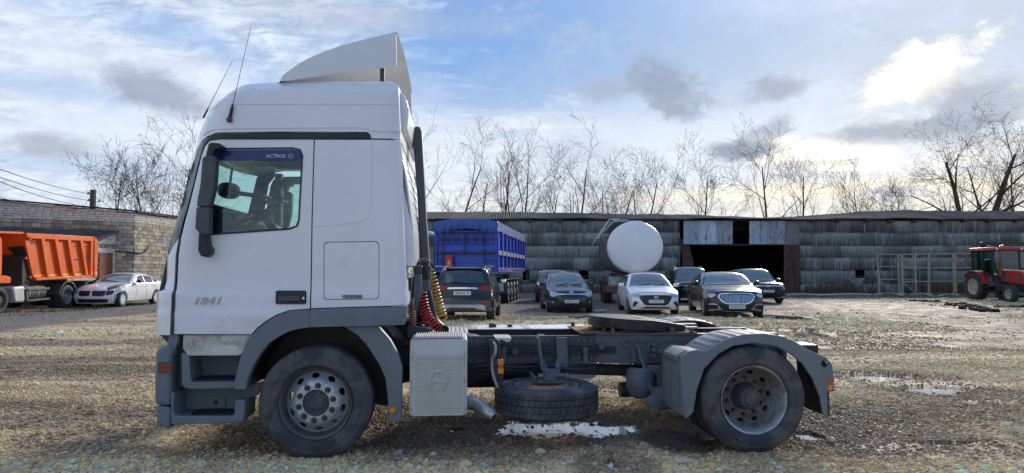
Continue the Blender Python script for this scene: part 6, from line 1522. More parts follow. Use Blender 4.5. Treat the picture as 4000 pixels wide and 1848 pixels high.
# ================================================================ CARS
def carpaint(name, c_, rough=0.28, dirt=(0.16, 0.15, 0.13), amt=0.35): return mat(name, c_, rough, 0.0, 0.06, 1.5, 0, 60, dirt, amt, 2.2, coat=0.45, dlo=0.5, dhi=0.8, zdirt=(0.2, 0.7, 0.18))
class Car:
    def __init__(s, root, L, W, H, front, top, rear, belt, arches, ra, paint, sill=0.20, nose=0.22, tail=0.14, roofw=0.70, taper=0.10):
        s.root, s.L, s.W, s.H, s.belt, s.paint, s.roofw = root, L, W, H, belt, paint, roofw
        s.front, s.rear = front, rear; s.nose, s.tail, s.taper = nose, tail, taper
        s.prof = front + top + rear; s.topl = [front[-1]] + top + [rear[0]]
        s.arches, s.ra, s.sill = arches, ra, sill
    def ztop(s, x): return interp(x, s.topl)
    def xf(s, z): return interp(z, [(b, a) for a, b in s.front])
    def xr(s, z): return interp(z, [(b, a) for a, b in reversed(s.rear)])
    def hw(s, x, z):
        g = interp(z, [(s.sill, 0.93), (0.42, 0.985), (0.66, 1.0), (s.belt, 0.955), (s.H, s.roofw)])
        a = max(0, 1 - x / 0.9); b = max(0, 1 - (s.L - x) / 0.9)
        return s.W / 2 * g * (1 - s.taper * a * a - s.taper * 0.8 * b * b)
    def M(s, x, t, z):
        y = t * s.hw(x, z); a = abs(t) ** 2.6; e = max(0, 1 - (s.ztop(x) - z) / 0.10)
        # ridge at the shoulder
        x2 = x + s.nose * a * max(0, 1 - x / 1.1) - s.tail * a * max(0, 1 - (s.L - x) / 0.8)
        z2 = z + 0.030 * (1 - t * t) * min(1, max(0, (z - 0.55) / 0.25)) - 0.045 * abs(t) ** 7 * e
        return (x2, y, z2)
    def body(s, m=None, holes=(), warp=None):
        bot = []
        for cx in reversed(s.arches):
            for i in range(11):
                a = R(-12 + 204 * i / 10); z = s.ra * 1.12 * math.sin(a) + s.ra * 0.97
                bot.append((cx + s.ra * 1.12 * math.cos(a), max(s.sill, z)))
        O = s.prof + bot
        ts = [-1, -.985, -.94, -.85, -.7, -.5, -.25, 0, .25, .5, .7, .85, .94, .985, 1]
        mb = MB(); f = (lambda u, v, t: warp(s.M(u, t, v))) if warp else (lambda u, v, t: s.M(u, t, v))
        sheet(mb, O, f, ts, holes, 0.14, [0.3, 0.42, 0.54, 0.66, 0.74, s.belt - .02, s.belt, s.belt + .12, s.belt + .25, s.H - .1, s.H - .05])
        o = mb.build('body', m or s.paint, s.root, 38)
        MB().box(0.35, s.L - 0.35, -s.W * 0.36, s.W * 0.36, s.sill + 0.02, 0.62).build('underbody', black, s.root, 0)
        return o
    def side(s, name, P, m, off=0.006, both=True, par=None, th=0.012, sg=1):
        for q in ((1, -1) if both else (sg,)):
            mb = MB(); sheet(mb, P, lambda u, v, t: (lambda p: (p[0], p[1] + q * t, p[2]))(s.M(u, q, v)), [off, off - th], [], 0.15, 0.12)
            mb.build(name, m, par or s.root, 30)
    def face(s, name, P, m, off=0.008, back=False, par=None, holes=(), th=0.02, mir=False, du=0.08, dv=0.07, bev=0.0):
        """patch on the nose (or tail) given as (y,z)"""
        o = None
        for q in ((1, -1) if mir else (1,)):
            def f(u, v, t):
                x = s.xr(v) if back else s.xf(v); tt = max(-1, min(1, u / s.hw(x, v))); p = s.M(x, tt, v)
                return (p[0] + (t if back else -t), q * p[1], p[2])
            mb = MB(); sheet(mb, P, f, [off, off - th], holes, du, dv); o = mb.build(name, m, par or s.root, 35, bev)
        return o
    def top(s, name, P, m, off=0.006, par=None, th=0.01):
        """patch on the upper skin given as (x, t) with t across the width"""
        def f(u, v, t):
            z = s.ztop(u); z1 = s.ztop(u + 0.03); n = Vector((-(z1 - z), 0, 0.03)).normalized(); p = s.M(u, v, z)
            return (p[0] + n.x * t, p[1], p[2] + n.z * t)
        mb = MB(); sheet(mb, P, f, [off, off - th], [], 0.12, 0.2); return mb.build(name, m, par or s.root, 30)
    def wheels(s, Rr, wd=0.21, spokes=5, rimm=None, skip=(), double=False):
        for i, cx in enumerate(s.arches):
            for sg in (1, -1):
                if (i, sg) in skip: continue
                wp = part('wheel', s.root, (cx, sg * (s.W / 2 - wd / 2 - 0.01), Rr - 0.004), (0, 0, R(180) if sg > 0 else 0))
                make_tyre('tyre', Rr, wd, Rr * 0.66, tyred, wp, 28, 0, 0.006)
                mb = MB(); r_ = Rr * 0.68; mb.lathe([(r_, -wd * .46), (r_ * 0.95, -wd * .40), (r_ * 0.93, wd * .2), (0.0, wd * .2)], n=28)
                for k_ in range(spokes):
                    a = 2 * math.pi * k_ / spokes
                    for da in ((-0.12, 0.12) if double else (0,)):
                        mb.bar((0.03 * math.cos(a), -wd * .36, 0.03 * math.sin(a)), (r_ * .95 * math.cos(a + da), -wd * .42, r_ * .95 * math.sin(a + da)), 0.028 if double else 0.05, 0.03, up=(0, 1, 0))
                mb.lathe([(0, -wd * .44), (0.05, -wd * .42), (0.055, -wd * .3)], n=14); mb.build('rim', rimm or rimsil, wp, 30)
    def mirrors(s, x, z, m, out=0.18, sg=(1, -1)):
        for q in sg:
            mb = MB(); y = s.hw(x, z) ; mb.ell((x, q * (y + out), z + 0.04), (0.09, 0.11, 0.075), 12, 8, 0.75); mb.bar((x + .02, q * (y - 0.01), z - 0.02), (x, q * (y + out), z), 0.05, 0.03); mb.build('side_mirror', m, s.root, 50)
            MB().ell((x + 0.075, q * (y + out), z + 0.04), (0.02, 0.095, 0.06), 12, 8, 0.75).build('mirror_glass', chrome, s.root, 50)
    def plate(s, txt, z, back=False, y=0.0, size=0.075, off=0.02):
        x = s.xr(z) if back else s.xf(z); p = s.M(x, y / s.hw(x, z), z); sg = 1 if back else -1
        pl_ = MB().box(-0.008, 0.008, -0.26, 0.26, -0.056, 0.056).build('number_plate', platem, s.root, 0); pl_.location = (p[0] + sg * (off + 0.01), p[1], z)
        t = text(txt, 'plate_characters', size, ink, pl_, (sg * 0.0095, 0, 0), (R(90), 0, R(90) if back else R(-90)), 0.001, 1.12)
        return pl_
    def glasshouse(s, xw0, xw1, xb0=None, xb1=None, win=(), m=None, wt=0.90):
        """windscreen between xw0 (foot) and xw1 (top), rear screen, and side windows"""
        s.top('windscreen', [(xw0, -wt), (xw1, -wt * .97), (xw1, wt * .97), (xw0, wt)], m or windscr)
        if xb0: s.top('rear_window', [(xb0, -wt * .92), (xb1, -wt * .88), (xb1, wt * .88), (xb0, wt * .92)], carglass)
        for P in win: s.side('side_window', P, carglass)
    def seams(s, xs, z0=0.3):
        for x in xs:
            for q in (1, -1):
                mb = MB(); mb.tube([(lambda p: (p[0], p[1] + q * 0.001, p[2]))(s.M(x, q, z0 + (s.belt - z0) * i / 6)) for i in range(7)], 0.006, 4); mb.build('door_gap', black, s.root)
def place(name, label, cat, x, y, ang, group='cars parked before the long shed'):
    """ang: compass turn of the car's rearward direction away from +Y (degrees, positive to the right)"""
    return empty(name, label, cat, (x, y, 0), R(90 - ang), group)
def wipers(c, x0, m=black):
    mb = MB()
    for y0, y1 in ((-0.1, -0.6), (0.45, -0.05)):
        a = c.M(x0 - 0.02, y0 / c.hw(x0, c.ztop(x0)), c.ztop(x0)); b = c.M(x0 + 0.12, y1 / c.hw(x0, c.ztop(x0)), c.ztop(x0 + 0.12)); mb.bar((a[0], a[1], a[2] + .02), (b[0], b[1], b[2] + .02), 0.015)
    mb.build('wiper', m, c.root)

# ---- white sedan with dark hexagon grille
pw = carpaint('white_car_paint', (0.86, 0.87, 0.88), 0.3, (0.4, 0.37, 0.32), 0.35)
def sedan_profile(L=4.40, H=1.46, hood=0.98, base=1.22, nosez=0.70):
    front = [(0.10, 0.20), (0.03, 0.28), (0.0, 0.42), (0.02, 0.56), (0.07, nosez), (0.16, nosez + 0.07)]
    top = smoothpoly([(0.16, nosez + 0.07), (0.6, hood - 0.09), (base, hood), (base + 0.45, hood + 0.26), (base + 0.85, H - 0.03), (2.45, H), (3.0, H - 0.05), (3.45, H - 0.22), (3.85, 1.10), (L - 0.12, 1.05)], 3)[1:-1]
    rear = [(L - 0.10, 1.04), (L - 0.02, 0.9), (L, 0.6), (L - 0.03, 0.4), (L - 0.10, 0.22)]
    return front, top, rear
rt = place('white_sedan', 'white sedan with black hexagonal grille parked in front of the white tanker', 'car', 5.02, 24.75, 1.5)
f_, t_, r_ = sedan_profile()
c = Car(rt, 4.40, 1.80, 1.46, f_, t_, r_, 0.95, (0.86, 3.46), 0.315, pw)
c.body(); c.wheels(0.315, 0.20, 7)
c.glasshouse(1.26, 2.06, 3.05, 3.78, [[(1.55, 0.99), (2.1, 1.33), (2.42, 1.385), (2.42, 0.98)], [(2.48, 0.98), (2.48, 1.385), (3.0, 1.34), (3.45, 1.10), (3.35, 0.99)]])
c.face('grille', [(-0.62, 0.70), (-0.52, 0.70), (0.52, 0.70), (0.62, 0.70), (0.42, 0.40), (0.30, 0.36), (-0.30, 0.36), (-0.42, 0.40)], mat('black_mesh', (0.015, 0.016, 0.018), 0.4), 0.012)
c.face('headlamp', [(0.44, 0.70), (0.86, 0.83), (0.845, 0.68), (0.66, 0.62)], lamp, 0.014, mir=True)
c.face('fog_lamp_recess', [(0.60, 0.47), (0.74, 0.50), (0.80, 0.30), (0.74, 0.30)], black, 0.014, mir=True)
c.face('lower_intake', [(-0.55, 0.25), (0.55, 0.25), (0.38, 0.31), (-0.38, 0.31)], black, 0.012)
c.face('bumper_lip', [(-0.82, 0.205), (0.82, 0.205), (0.82, 0.235), (-0.82, 0.235)], pw, 0.03)
mb = MB(); 
for j_ in range(7):
    for i in range(11 - abs(j_ - 3)): 
        y = (i - (10 - abs(j_ - 3)) / 2) * 0.085; z = 0.42 + j_ * 0.042; x = c.xf(z) - 0.020; p = c.M(x, y / 0.9, z); mb.box(p[0] - 0.02, p[0] - 0.012, p[1] - 0.025, p[1] + 0.025, z - 0.006, z + 0.006)
mb.build('grille_mesh', greyd, rt, 0)
em = MB(); P = [(0.085 * math.cos(R(a)), 0.045 * math.sin(R(a))) for a in range(0, 360, 20)]; I = [(0.07 * math.cos(R(a)), 0.034 * math.sin(R(a))) for a in range(0, 360, 20)]
sheet(em, P, lambda u, v, t: (c.M(c.xf(0.63), 0, 0)[0] - 0.022 - t, u, 0.64 + v), [0, 0.01], [I]); xq = c.M(c.xf(0.63), 0, 0)[0] - 0.03
em.bar((xq, 0.038, 0.612), (xq, 0.018, 0.668), 0.012); em.bar((xq, -0.018, 0.612), (xq, -0.038, 0.668), 0.012); em.bar((xq, 0.03, 0.638), (xq, -0.03, 0.642), 0.010); em.build('badge', chrome, rt, 30)
c.plate('C121EY 977', 0.50, off=0.03); c.mirrors(1.55, 1.00, pw); c.seams([1.35, 2.45, 3.25]); wipers(c, 1.24)
c.top('hood_gap', [(0.17, -0.72), (0.21, -0.74), (0.21, 0.74), (0.17, 0.72)], black, 0.004)

# ---- dark blue-grey hatch-tailed sedan
pn = carpaint('slate_car_paint', (0.016, 0.023, 0.031), 0.25, (0.12, 0.115, 0.105), 0.2)
rt = place('slate_sedan', 'dark slate-blue sedan with a thin chrome grille bar, parked left of the tanker', 'car', 2.19, 26.05, -2.5)
f_, t_, r_ = sedan_profile(4.35, 1.47, 0.98, 1.2, 0.72)
c = Car(rt, 4.35, 1.72, 1.47, f_, t_, r_, 0.96, (0.86, 3.44), 0.31, pn)
c.body(); c.wheels(0.31, 0.19, 7)
c.glasshouse(1.22, 2.02, 3.05, 3.78, [[(1.52, 1.00), (2.08, 1.34), (2.40, 1.39), (2.40, 0.99)], [(2.46, 0.99), (2.46, 1.39), (3.0, 1.34), (3.45, 1.10), (3.35, 1.0)]])
c.face('headlamp', [(0.42, 0.68), (0.50, 0.74), (0.83, 0.88), (0.84, 0.66), (0.66, 0.60)], lamp, 0.014, mir=True)
c.face('grille', [(-0.46, 0.66), (0.46, 0.66), (0.38, 0.595), (-0.38, 0.595)], black, 0.012)
c.face('grille_bar', [(-0.48, 0.675), (0.48, 0.675), (0.45, 0.705), (-0.45, 0.705)], chrome, 0.02)
c.face('lower_intake', [(-0.52, 0.24), (0.52, 0.24), (0.42, 0.40), (-0.42, 0.40)], black, 0.012)
c.face('fog_lamp', [(0.64, 0.38), (0.72, 0.38), (0.72, 0.45), (0.64, 0.45)], lamp, 0.014, mir=True)
mb = MB(); mb.ell((c.M(c.xf(0.76), 0, 0.76)[0] - 0.01, 0, 0.77), (0.015, 0.075, 0.035), 16, 8); mb.build('badge', chrome, rt)
c.plate('P880TK 126', 0.44, off=0.03); c.mirrors(1.50, 1.02, pn); c.seams([1.32, 2.43, 3.2]); wipers(c, 1.2)

# ---- black luxury saloon
pb = carpaint('black_blue_car_paint', (0.007, 0.009, 0.017), 0.2, (0.10, 0.095, 0.09), 0.12)
rt = place('black_limousine', 'long black saloon with big upright-bar chrome grille and chrome bumper trim', 'car', 7.42, 23.45, 6.5)
front = [(0.14, 0.18), (0.05, 0.28), (0.0, 0.45), (0.02, 0.62), (0.08, 0.80), (0.18, 0.86)]
top = smoothpoly([(0.18, 0.86), (0.7, 0.97), (1.55, 1.05), (2.1, 1.32), (2.5, 1.46), (3.1, 1.50), (3.7, 1.46), (4.3, 1.28), (4.75, 1.10), (5.3, 1.07)], 3)[1:-1]
rear = [(5.32, 1.06), (5.42, 0.9), (5.45, 0.6), (5.42, 0.4), (5.34, 0.22)]
c = Car(rt, 5.45, 1.96, 1.50, front, top, rear, 1.01, (0.92, 4.32), 0.37, pb, nose=0.30)
c.body(); c.wheels(0.37, 0.24, 20, mat('polished_rim', (0.55, 0.57, 0.6), 0.2, 0.9, 0.05))
c.glasshouse(1.58, 2.42, 3.95, 4.6, [[(1.98, 1.08), (2.45, 1.385), (2.85, 1.43), (2.85, 1.06)], [(2.92, 1.06), (2.92, 1.43), (3.5, 1.42), (4.05, 1.27), (4.25, 1.10), (3.9, 1.06)]], wt=0.90)
c.side('window_chrome', [(1.86, 1.045), (4.36, 1.085), (4.36, 1.10), (1.9, 1.065)], chrome, 0.012)
c.side('window_chrome', [(2.0, 1.12), (2.44, 1.40), (2.9, 1.455), (3.5, 1.44), (4.05, 1.295), (4.3, 1.12), (4.33, 1.12), (4.07, 1.315), (3.5, 1.465), (2.9, 1.478), (2.43, 1.42)], chrome, 0.012)
G = [(-0.60, 0.70), (-0.56, 0.77), (-0.46, 0.80), (0.46, 0.80), (0.56, 0.77), (0.60, 0.70), (0.54, 0.60), (0.42, 0.50), (0.30, 0.465), (-0.30, 0.465), (-0.42, 0.50), (-0.54, 0.60)]
Gi = [(a * 0.94, 0.635 + (b - 0.635) * 0.86) for a, b in G]
c.face('grille_frame', G, chrome, 0.035, holes=[Gi], th=0.04); c.face('grille', Gi, mat('blue_black', (0.01, 0.012, 0.03), 0.3), 0.012)
for i in range(27):
    y = (i - 13) * 0.0415
    zs = [b for (a, b) in ((z_, z_) for z_ in np.arange(0.47, 0.80, 0.01)) if True]
    hi = interp(abs(y), [(0, 0.775), (0.43, 0.775), (0.53, 0.75), (0.57, 0.68)]); lo = interp(abs(y), [(0, 0.49), (0.28, 0.49), (0.40, 0.52), (0.51, 0.61), (0.57, 0.68)])
    if hi - lo > 0.03:
        pa, pb_ = [c.M(c.xf(z_), y / c.hw(0.1, z_), z_) for z_ in (lo, hi)]; MB().bar((pa[0] - 0.03, y, lo), (pb_[0] - 0.03, y, hi), 0.016 if i != 13 else 0.024).build('grille_bar', chrome, rt, 30)
c.face('headlamp', [(0.64, 0.74), (0.68, 0.79), (0.92, 0.83), (0.95, 0.74), (0.80, 0.66)], lamp, 0.016, mir=True)
c.face('intake_trim', [(0.46, 0.27), (0.52, 0.27), (0.90, 0.22), (0.95, 0.26), (0.91, 0.43), (0.84, 0.47), (0.66, 0.47), (0.58, 0.42)], chrome, 0.03, holes=[[(0.57, 0.30), (0.88, 0.275), (0.89, 0.40), (0.83, 0.445), (0.67, 0.445), (0.60, 0.40)]], mir=True)
c.face('intake', [(0.57, 0.30), (0.88, 0.275), (0.89, 0.40), (0.83, 0.445), (0.67, 0.445), (0.60, 0.40)], black, 0.008, mir=True)
c.face('bumper_trim', [(-0.46, 0.215), (0.46, 0.215), (0.46, 0.235), (-0.46, 0.235)], chrome, 0.03)
c.plate('X856CM 154', 0.375, off=0.035); c.mirrors(1.98, 1.10, pb, 0.17); c.seams([1.55, 2.9, 4.0])
c.side('sill_chrome', [(1.4, 0.23), (3.85, 0.25), (3.85, 0.27), (1.4, 0.255)], chrome, 0.012)
mb = MB(); p = c.M(0.24, 0, c.ztop(0.24)); mb.bar((p[0], 0, p[2]), (p[0], 0, p[2] + 0.07), 0.008); x_ = p[0]; mb.tube([(x_, 0.035 * math.cos(R(a)), p[2] + 0.09 + 0.035 * math.sin(R(a))) for a in range(0, 361, 20)], 0.004, 5)
for a in (90, 210, 330): mb.bar((x_, 0, p[2] + 0.09), (x_, 0.033 * math.cos(R(a)), p[2] + 0.09 + 0.033 * math.sin(R(a))), 0.006)
mb.build('star_ornament', chrome, rt, 0)
c.top('hood_gap', [(0.20, -0.66), (0.27, -0.68), (0.27, 0.68), (0.20, 0.66)], black, 0.004)

# ---- SUV builder pieces
def suv_profile(L, H, hood, nosez, base=1.2):
    front = [(0.14, 0.26), (0.05, 0.36), (0.0, 0.55), (0.0, 0.72), (0.04, nosez), (0.14, nosez + 0.06)]
    top = smoothpoly([(0.14, nosez + 0.06), (0.5, hood - 0.06), (base, hood), (base + 0.40, hood + 0.32), (base + 0.72, H - 0.05), (2.4, H), (3.3, H - 0.03), (L - 0.55, H - 0.10)], 3)[1:-1]
    rear = [(L - 0.42, H - 0.12), (L - 0.12, 1.12), (L - 0.03, 0.98), (L, 0.62), (L - 0.05, 0.42), (L - 0.14, 0.28)]
    return front, top, rear
pk = carpaint('black_car_paint', (0.007, 0.007, 0.009), 0.2, (0.10, 0.095, 0.09), 0.12)
rt = place('black_suv', 'black SUV nosed up to the gateway, half hidden between the white sedan and the limousine', 'car', 8.85, 33.7, 1.0)
f_, t_, r_ = suv_profile(4.6, 1.72, 1.10, 0.92)
c = Car(rt, 4.6, 1.90, 1.72, f_, t_, r_, 1.08, (0.90, 3.62), 0.37, pk, 0.24, roofw=0.74)
c.body(); c.wheels(0.37, 0.22, 5); c.glasshouse(1.26, 1.98, None, None, [[(1.5, 1.12), (2.0, 1.56), (2.4, 1.62), (2.4, 1.11)], [(2.46, 1.11), (2.46, 1.62), (3.3, 1.60), (4.0, 1.45), (3.9, 1.15)]])
c.face('headlamp', [(0.50, 0.84), (0.90, 0.92), (0.90, 0.84), (0.55, 0.80)], lamp, 0.014, mir=True); c.face('grille', [(-0.55, 0.50), (0.55, 0.50), (0.62, 0.82), (-0.62, 0.82)], greyd, 0.012)
mb = MB()
for i in range(5): mb.box(c.xf(0.6) - 0.03, c.xf(0.6) - 0.015, -0.5, 0.5, 0.54 + i * 0.06, 0.55 + i * 0.06)
mb.build('grille_slats', chrome, rt, 0); c.mirrors(1.5, 1.14, pk)
for q in (1, -1): mb = MB(); mb.tube([c.M(x_, q * 0.93, c.ztop(x_)) [:2] + (c.ztop(x_) + 0.03,) for x_ in (1.9, 2.2, 3.0, 3.8)], 0.018, 6); mb.build('roof_rail', chrome, rt)
c.face('bumper_trim', [(-0.62, 0.33), (0.62, 0.33), (0.62, 0.37), (-0.62, 0.37)], chrome, 0.02)

rt = place('black_crossover', 'black crossover with winged silver badge and chrome strip, rightmost of the parked cars', 'car', 12.05, 33.4, 0.0)
f_, t_, r_ = suv_profile(4.7, 1.63, 1.03, 0.90, 1.28)
c = Car(rt, 4.7, 1.88, 1.63, f_, t_, r_, 1.02, (0.92, 3.66), 0.36, pk, 0.22, roofw=0.72)
c.body(); c.wheels(0.36, 0.22, 5); c.glasshouse(1.34, 2.06, None, None, [[(1.62, 1.06), (2.1, 1.47), (2.5, 1.53), (2.5, 1.05)], [(2.56, 1.05), (2.56, 1.53), (3.4, 1.51), (4.1, 1.36), (4.0, 1.10)]])
c.face('grille', [(-0.58, 0.44), (0.58, 0.44), (0.72, 0.80), (-0.72, 0.80)], mat('black_mesh', (0.015, 0.016, 0.018)), 0.012); c.face('chrome_strip', [(-0.78, 0.805), (0.78, 0.805), (0.78, 0.84), (-0.78, 0.84)], chrome, 0.02)
c.face('headlamp', [(0.74, 0.74), (0.92, 0.86), (0.92, 0.70), (0.80, 0.66)], lamp, 0.016, mir=True); c.face('bumper_trim', [(0.50, 0.26), (0.86, 0.30), (0.90, 0.40), (0.84, 0.36)], chrome, 0.025, mir=True); c.face('bumper_trim', [(-0.6, 0.275), (0.6, 0.275), (0.6, 0.30), (-0.6, 0.30)], chrome, 0.02)
mb = MB(); mb.ell((c.xf(0.82) - 0.02, 0, 0.825), (0.02, 0.12, 0.05), 16, 8); mb.build('badge', chrome, rt); c.plate('A152MX 977', 0.60, off=0.03); c.mirrors(1.6, 1.07, pk)
mb = MB()
for i in range(6): mb.box(c.xf(0.6) - 0.03, c.xf(0.6) - 0.012, -0.58 - .02 * i, 0.58 + .02 * i, 0.48 + i * 0.055, 0.487 + i * 0.055)
mb.build('grille_slats', greyd, rt, 0)

# ---- small dark van-like hatchback behind the slate sedan
pg = carpaint('dark_grey_car_paint', (0.030, 0.036, 0.040), 0.3)
rt = place('dark_hatchback', 'dark grey tall hatchback tucked behind the slate-blue sedan', 'car', 2.02, 34.4, 1.0)
f_, t_, r_ = suv_profile(4.0, 1.58, 1.02, 0.86, 1.0)
c = Car(rt, 4.0, 1.70, 1.58, f_, t_, r_, 1.0, (0.80, 3.2), 0.31, pg, 0.22, roofw=0.76)
c.body(); c.wheels(0.31, 0.19, 5); c.glasshouse(1.04, 1.74, None, None, [[(1.3, 1.04), (1.8, 1.46), (2.2, 1.49), (2.2, 1.03)]])
c.face('headlamp', [(0.48, 0.80), (0.80, 0.92), (0.80, 0.72), (0.55, 0.68)], lamp, 0.014, mir=True); c.face('grille', [(-0.4, 0.70), (0.4, 0.70), (0.4, 0.80), (-0.4, 0.80)], black, 0.012); c.mirrors(1.3, 1.06, pg)

# ---- black SUV seen from behind
rt = empty('black_suv', 'black SUV seen from behind with silver bumper insert, next to the cab hoses', 'car', (-1.30, 21.3 + 4.52, 0), R(-92.5), 'cars parked before the long shed')
front = [(0.14, 0.26), (0.05, 0.36), (0.0, 0.55), (0.0, 0.72), (0.04, 0.92), (0.14, 0.98)]
top = smoothpoly([(0.14, 0.98), (0.5, 1.02), (1.2, 1.08), (1.6, 1.40), (1.95, 1.63), (2.5, 1.70), (3.4, 1.68), (3.95, 1.64)], 3)[1:-1]
rear = [(3.98, 1.62), (4.12, 1.50), (4.36, 1.13), (4.42, 1.08), (4.44, 0.98), (4.46, 0.80), (4.40, 0.76), (4.48, 0.70), (4.52, 0.55), (4.50, 0.42), (4.42, 0.34)]
rear = [(3.98, 1.62), (4.12, 1.50), (4.36, 1.13), (4.41, 1.08), (4.43, 0.98), (4.45, 0.80), (4.50, 0.70), (4.52, 0.55), (4.50, 0.42), (4.42, 0.34)]
c = Car(rt, 4.52, 1.87, 1.70, front, top, rear, 1.10, (0.92, 3.58), 0.36, pk, 0.30, roofw=0.72, tail=0.20)
c.body(); c.wheels(0.36, 0.24, 5); c.mirrors(1.5, 1.17, pk, 0.20)
c.side('side_window', [(2.5, 1.12), (2.5, 1.60), (3.3, 1.58), (3.9, 1.46), (3.8, 1.18)], carglass); c.side('side_window', [(1.55, 1.12), (2.0, 1.52), (2.44, 1.60), (2.44, 1.12)], carglass)
c.face('rear_window', [(-0.70, 1.17), (0.70, 1.17), (0.63, 1.30), (0.56, 1.52), (0.50, 1.57), (-0.50, 1.57), (-0.56, 1.52), (-0.63, 1.30)], carglass, 0.014, True)
c.face('tail_lamp', [(0.40, 1.03), (0.40, 0.985), (0.85, 0.97), (0.88, 1.10), (0.62, 1.12)], red_l, 0.018, True, mir=True)
c.face('chrome_strip', [(-0.46, 0.99), (0.46, 0.99), (0.44, 1.045), (-0.44, 1.045)], chrome, 0.022, True)
c.face('lower_cladding', [(-0.86, 0.36), (0.86, 0.36), (0.88, 0.66), (-0.88, 0.66)], greyd, 0.012, True)
c.face('bumper_insert', [(-0.70, 0.36), (-0.70, 0.50), (-0.60, 0.555), (0.60, 0.555), (0.70, 0.50), (0.70, 0.36), (0.55, 0.42), (0.38, 0.46), (-0.38, 0.46), (-0.55, 0.42)], rimalu, 0.035, True, bev=0.01)
c.face('exhaust_surround', [(0.36, 0.375), (0.60, 0.375), (0.66, 0.43), (0.42, 0.43)], chrome, 0.042, True, holes=[[(0.39, 0.385), (0.58, 0.385), (0.62, 0.42), (0.43, 0.42)]], mir=True)
c.face('reflector', [(0.52, 0.605), (0.82, 0.60), (0.82, 0.635), (0.52, 0.635)], red_l, 0.02, True, mir=True)
c.face('tailgate_gap', [(-0.72, 0.76), (0.72, 0.76), (0.72, 0.775), (-0.72, 0.775)], black, 0.004, True)
c.face('brake_lamp', [(-0.12, 1.585), (0.12, 1.585), (0.12, 1.61), (-0.12, 1.61)], red_l, 0.06, True); MB().box(3.93, 4.08, -0.56, 0.56, 1.615, 1.655).build('spoiler', pk, rt, 30, 0.015)
c.face('wiper', [(-0.05, 1.18), (-0.40, 1.20), (-0.40, 1.215), (-0.05, 1.215)], black, 0.03, True)
pl_ = c.plate('M668HK 28', 0.895, True, off=0.02)
zt = 0.715; text('ATLAS', 'model_lettering', 0.06, badge, rt, (c.M(c.xr(zt), 0.5, zt)[0] + 0.024, -0.48, zt), (R(90), 0, R(90)), 0.002, 1.3)
for q in (1, -1): mb = MB(); mb.tube([c.M(x_, q * 0.93, c.ztop(x_))[:2] + (c.ztop(x_) + 0.03,) for x_ in (1.9, 2.2, 3.0, 3.9)], 0.018, 6); mb.build('roof_rail', chrome, rt)

# ---- crashed white saloon
pcr = carpaint('crashed_white_paint', (0.86, 0.86, 0.84), 0.3, (0.45, 0.42, 0.36), 0.3)
rt = empty('crashed_sedan', 'white sedan with crumpled front corner and hanging bumper beside the orange dump truck', 'car', (-17.72, 29.9, 0), R(90))
front = [(0.14, 0.17), (0.05, 0.26), (0.0, 0.42), (0.02, 0.60), (0.08, 0.72), (0.18, 0.78)]
top = smoothpoly([(0.18, 0.78), (0.7, 0.93), (1.5, 1.02), (2.0, 1.27), (2.35, 1.40), (2.8, 1.44), (3.4, 1.38), (3.95, 1.20), (4.3, 1.09), (4.55, 1.07)], 3)[1:-1]
rear = [(4.58, 1.06), (4.68, 0.9), (4.70, 0.6), (4.66, 0.4), (4.6, 0.22)]
c = Car(rt, 4.70, 1.84, 1.44, front, top, rear, 0.97, (0.86, 3.71), 0.335, pcr, 0.19)
def crumple(p):
    x, y, z = p; q = max(0, 1 - math.hypot((x - 0.35) / 0.75, (y + 0.80) / 0.55)); n_ = vnoise(np.array([x * 7.0]), np.array([y * 7.0 + z * 5.0]), 3)[0] - 0.5
    return (x + 0.16 * q + 0.10 * q * n_, y + 0.12 * q + 0.14 * q * n_, z - 0.05 * q * n_ + (0.03 * q if z > 0.7 else 0))
c.body(warp=crumple)
c.wheels(0.335, 0.23, 10, mat('bicolour_rim', (0.75, 0.76, 0.78), 0.35, 0.0, 0.05), double=True)
c.glasshouse(1.54, 2.30, None, None, [[(1.95, 1.03), (2.35, 1.31), (2.75, 1.365), (2.75, 1.01)], [(2.81, 1.01), (2.81, 1.365), (3.4, 1.32), (3.5, 1.28), (3.5, 1.02)], [(3.55, 1.02), (3.55, 1.26), (3.95, 1.12), (3.92, 1.03)]])
for y0 in (-0.30, 0.30): c.face('grille', [(y0 - 0.26, 0.70), (y0 + 0.26, 0.70), (y0 + 0.24, 0.52), (y0 + 0.1, 0.49), (y0 - 0.1, 0.49), (y0 - 0.24, 0.52)], black, 0.02)
c.face('headlamp', [(0.60, 0.70), (0.86, 0.78), (0.88, 0.64), (0.66, 0.58)], lamp, 0.014, sg if False else False)
c.face('broken_headlamp_cavity', [(-0.88, 0.60), (-0.62, 0.52), (-0.58, 0.68), (-0.86, 0.76)], black, 0.03)
c.face('lower_intake', [(-0.60, 0.22), (0.60, 0.22), (0.68, 0.36), (-0.68, 0.36)], black, 0.014)
c.face('bumper_skin', [(-0.86, 0.36), (0.86, 0.40), (0.84, 0.50), (0.3, 0.475), (-0.5, 0.46), (-0.88, 0.44)], pcr, 0.045, th=0.03)
c.face('intake_frame', [(-0.74, 0.17), (0.70, 0.17), (0.84, 0.38), (0.72, 0.37), (0.62, 0.21), (-0.62, 0.21), (-0.72, 0.38), (-0.84, 0.34)], pcr, 0.035)
mb = MB(); P = [(0.25, -0.60, 0.80), (0.6, -0.70, 0.90), (1.1, -0.80, 0.98), (1.5, -0.84, 1.01)]; mb.tube(P, [0.06, 0.05, 0.035, 0.015], 6); mb.build('hood_tear_gap', black, rt)
mb = MB(); random.seed(4)
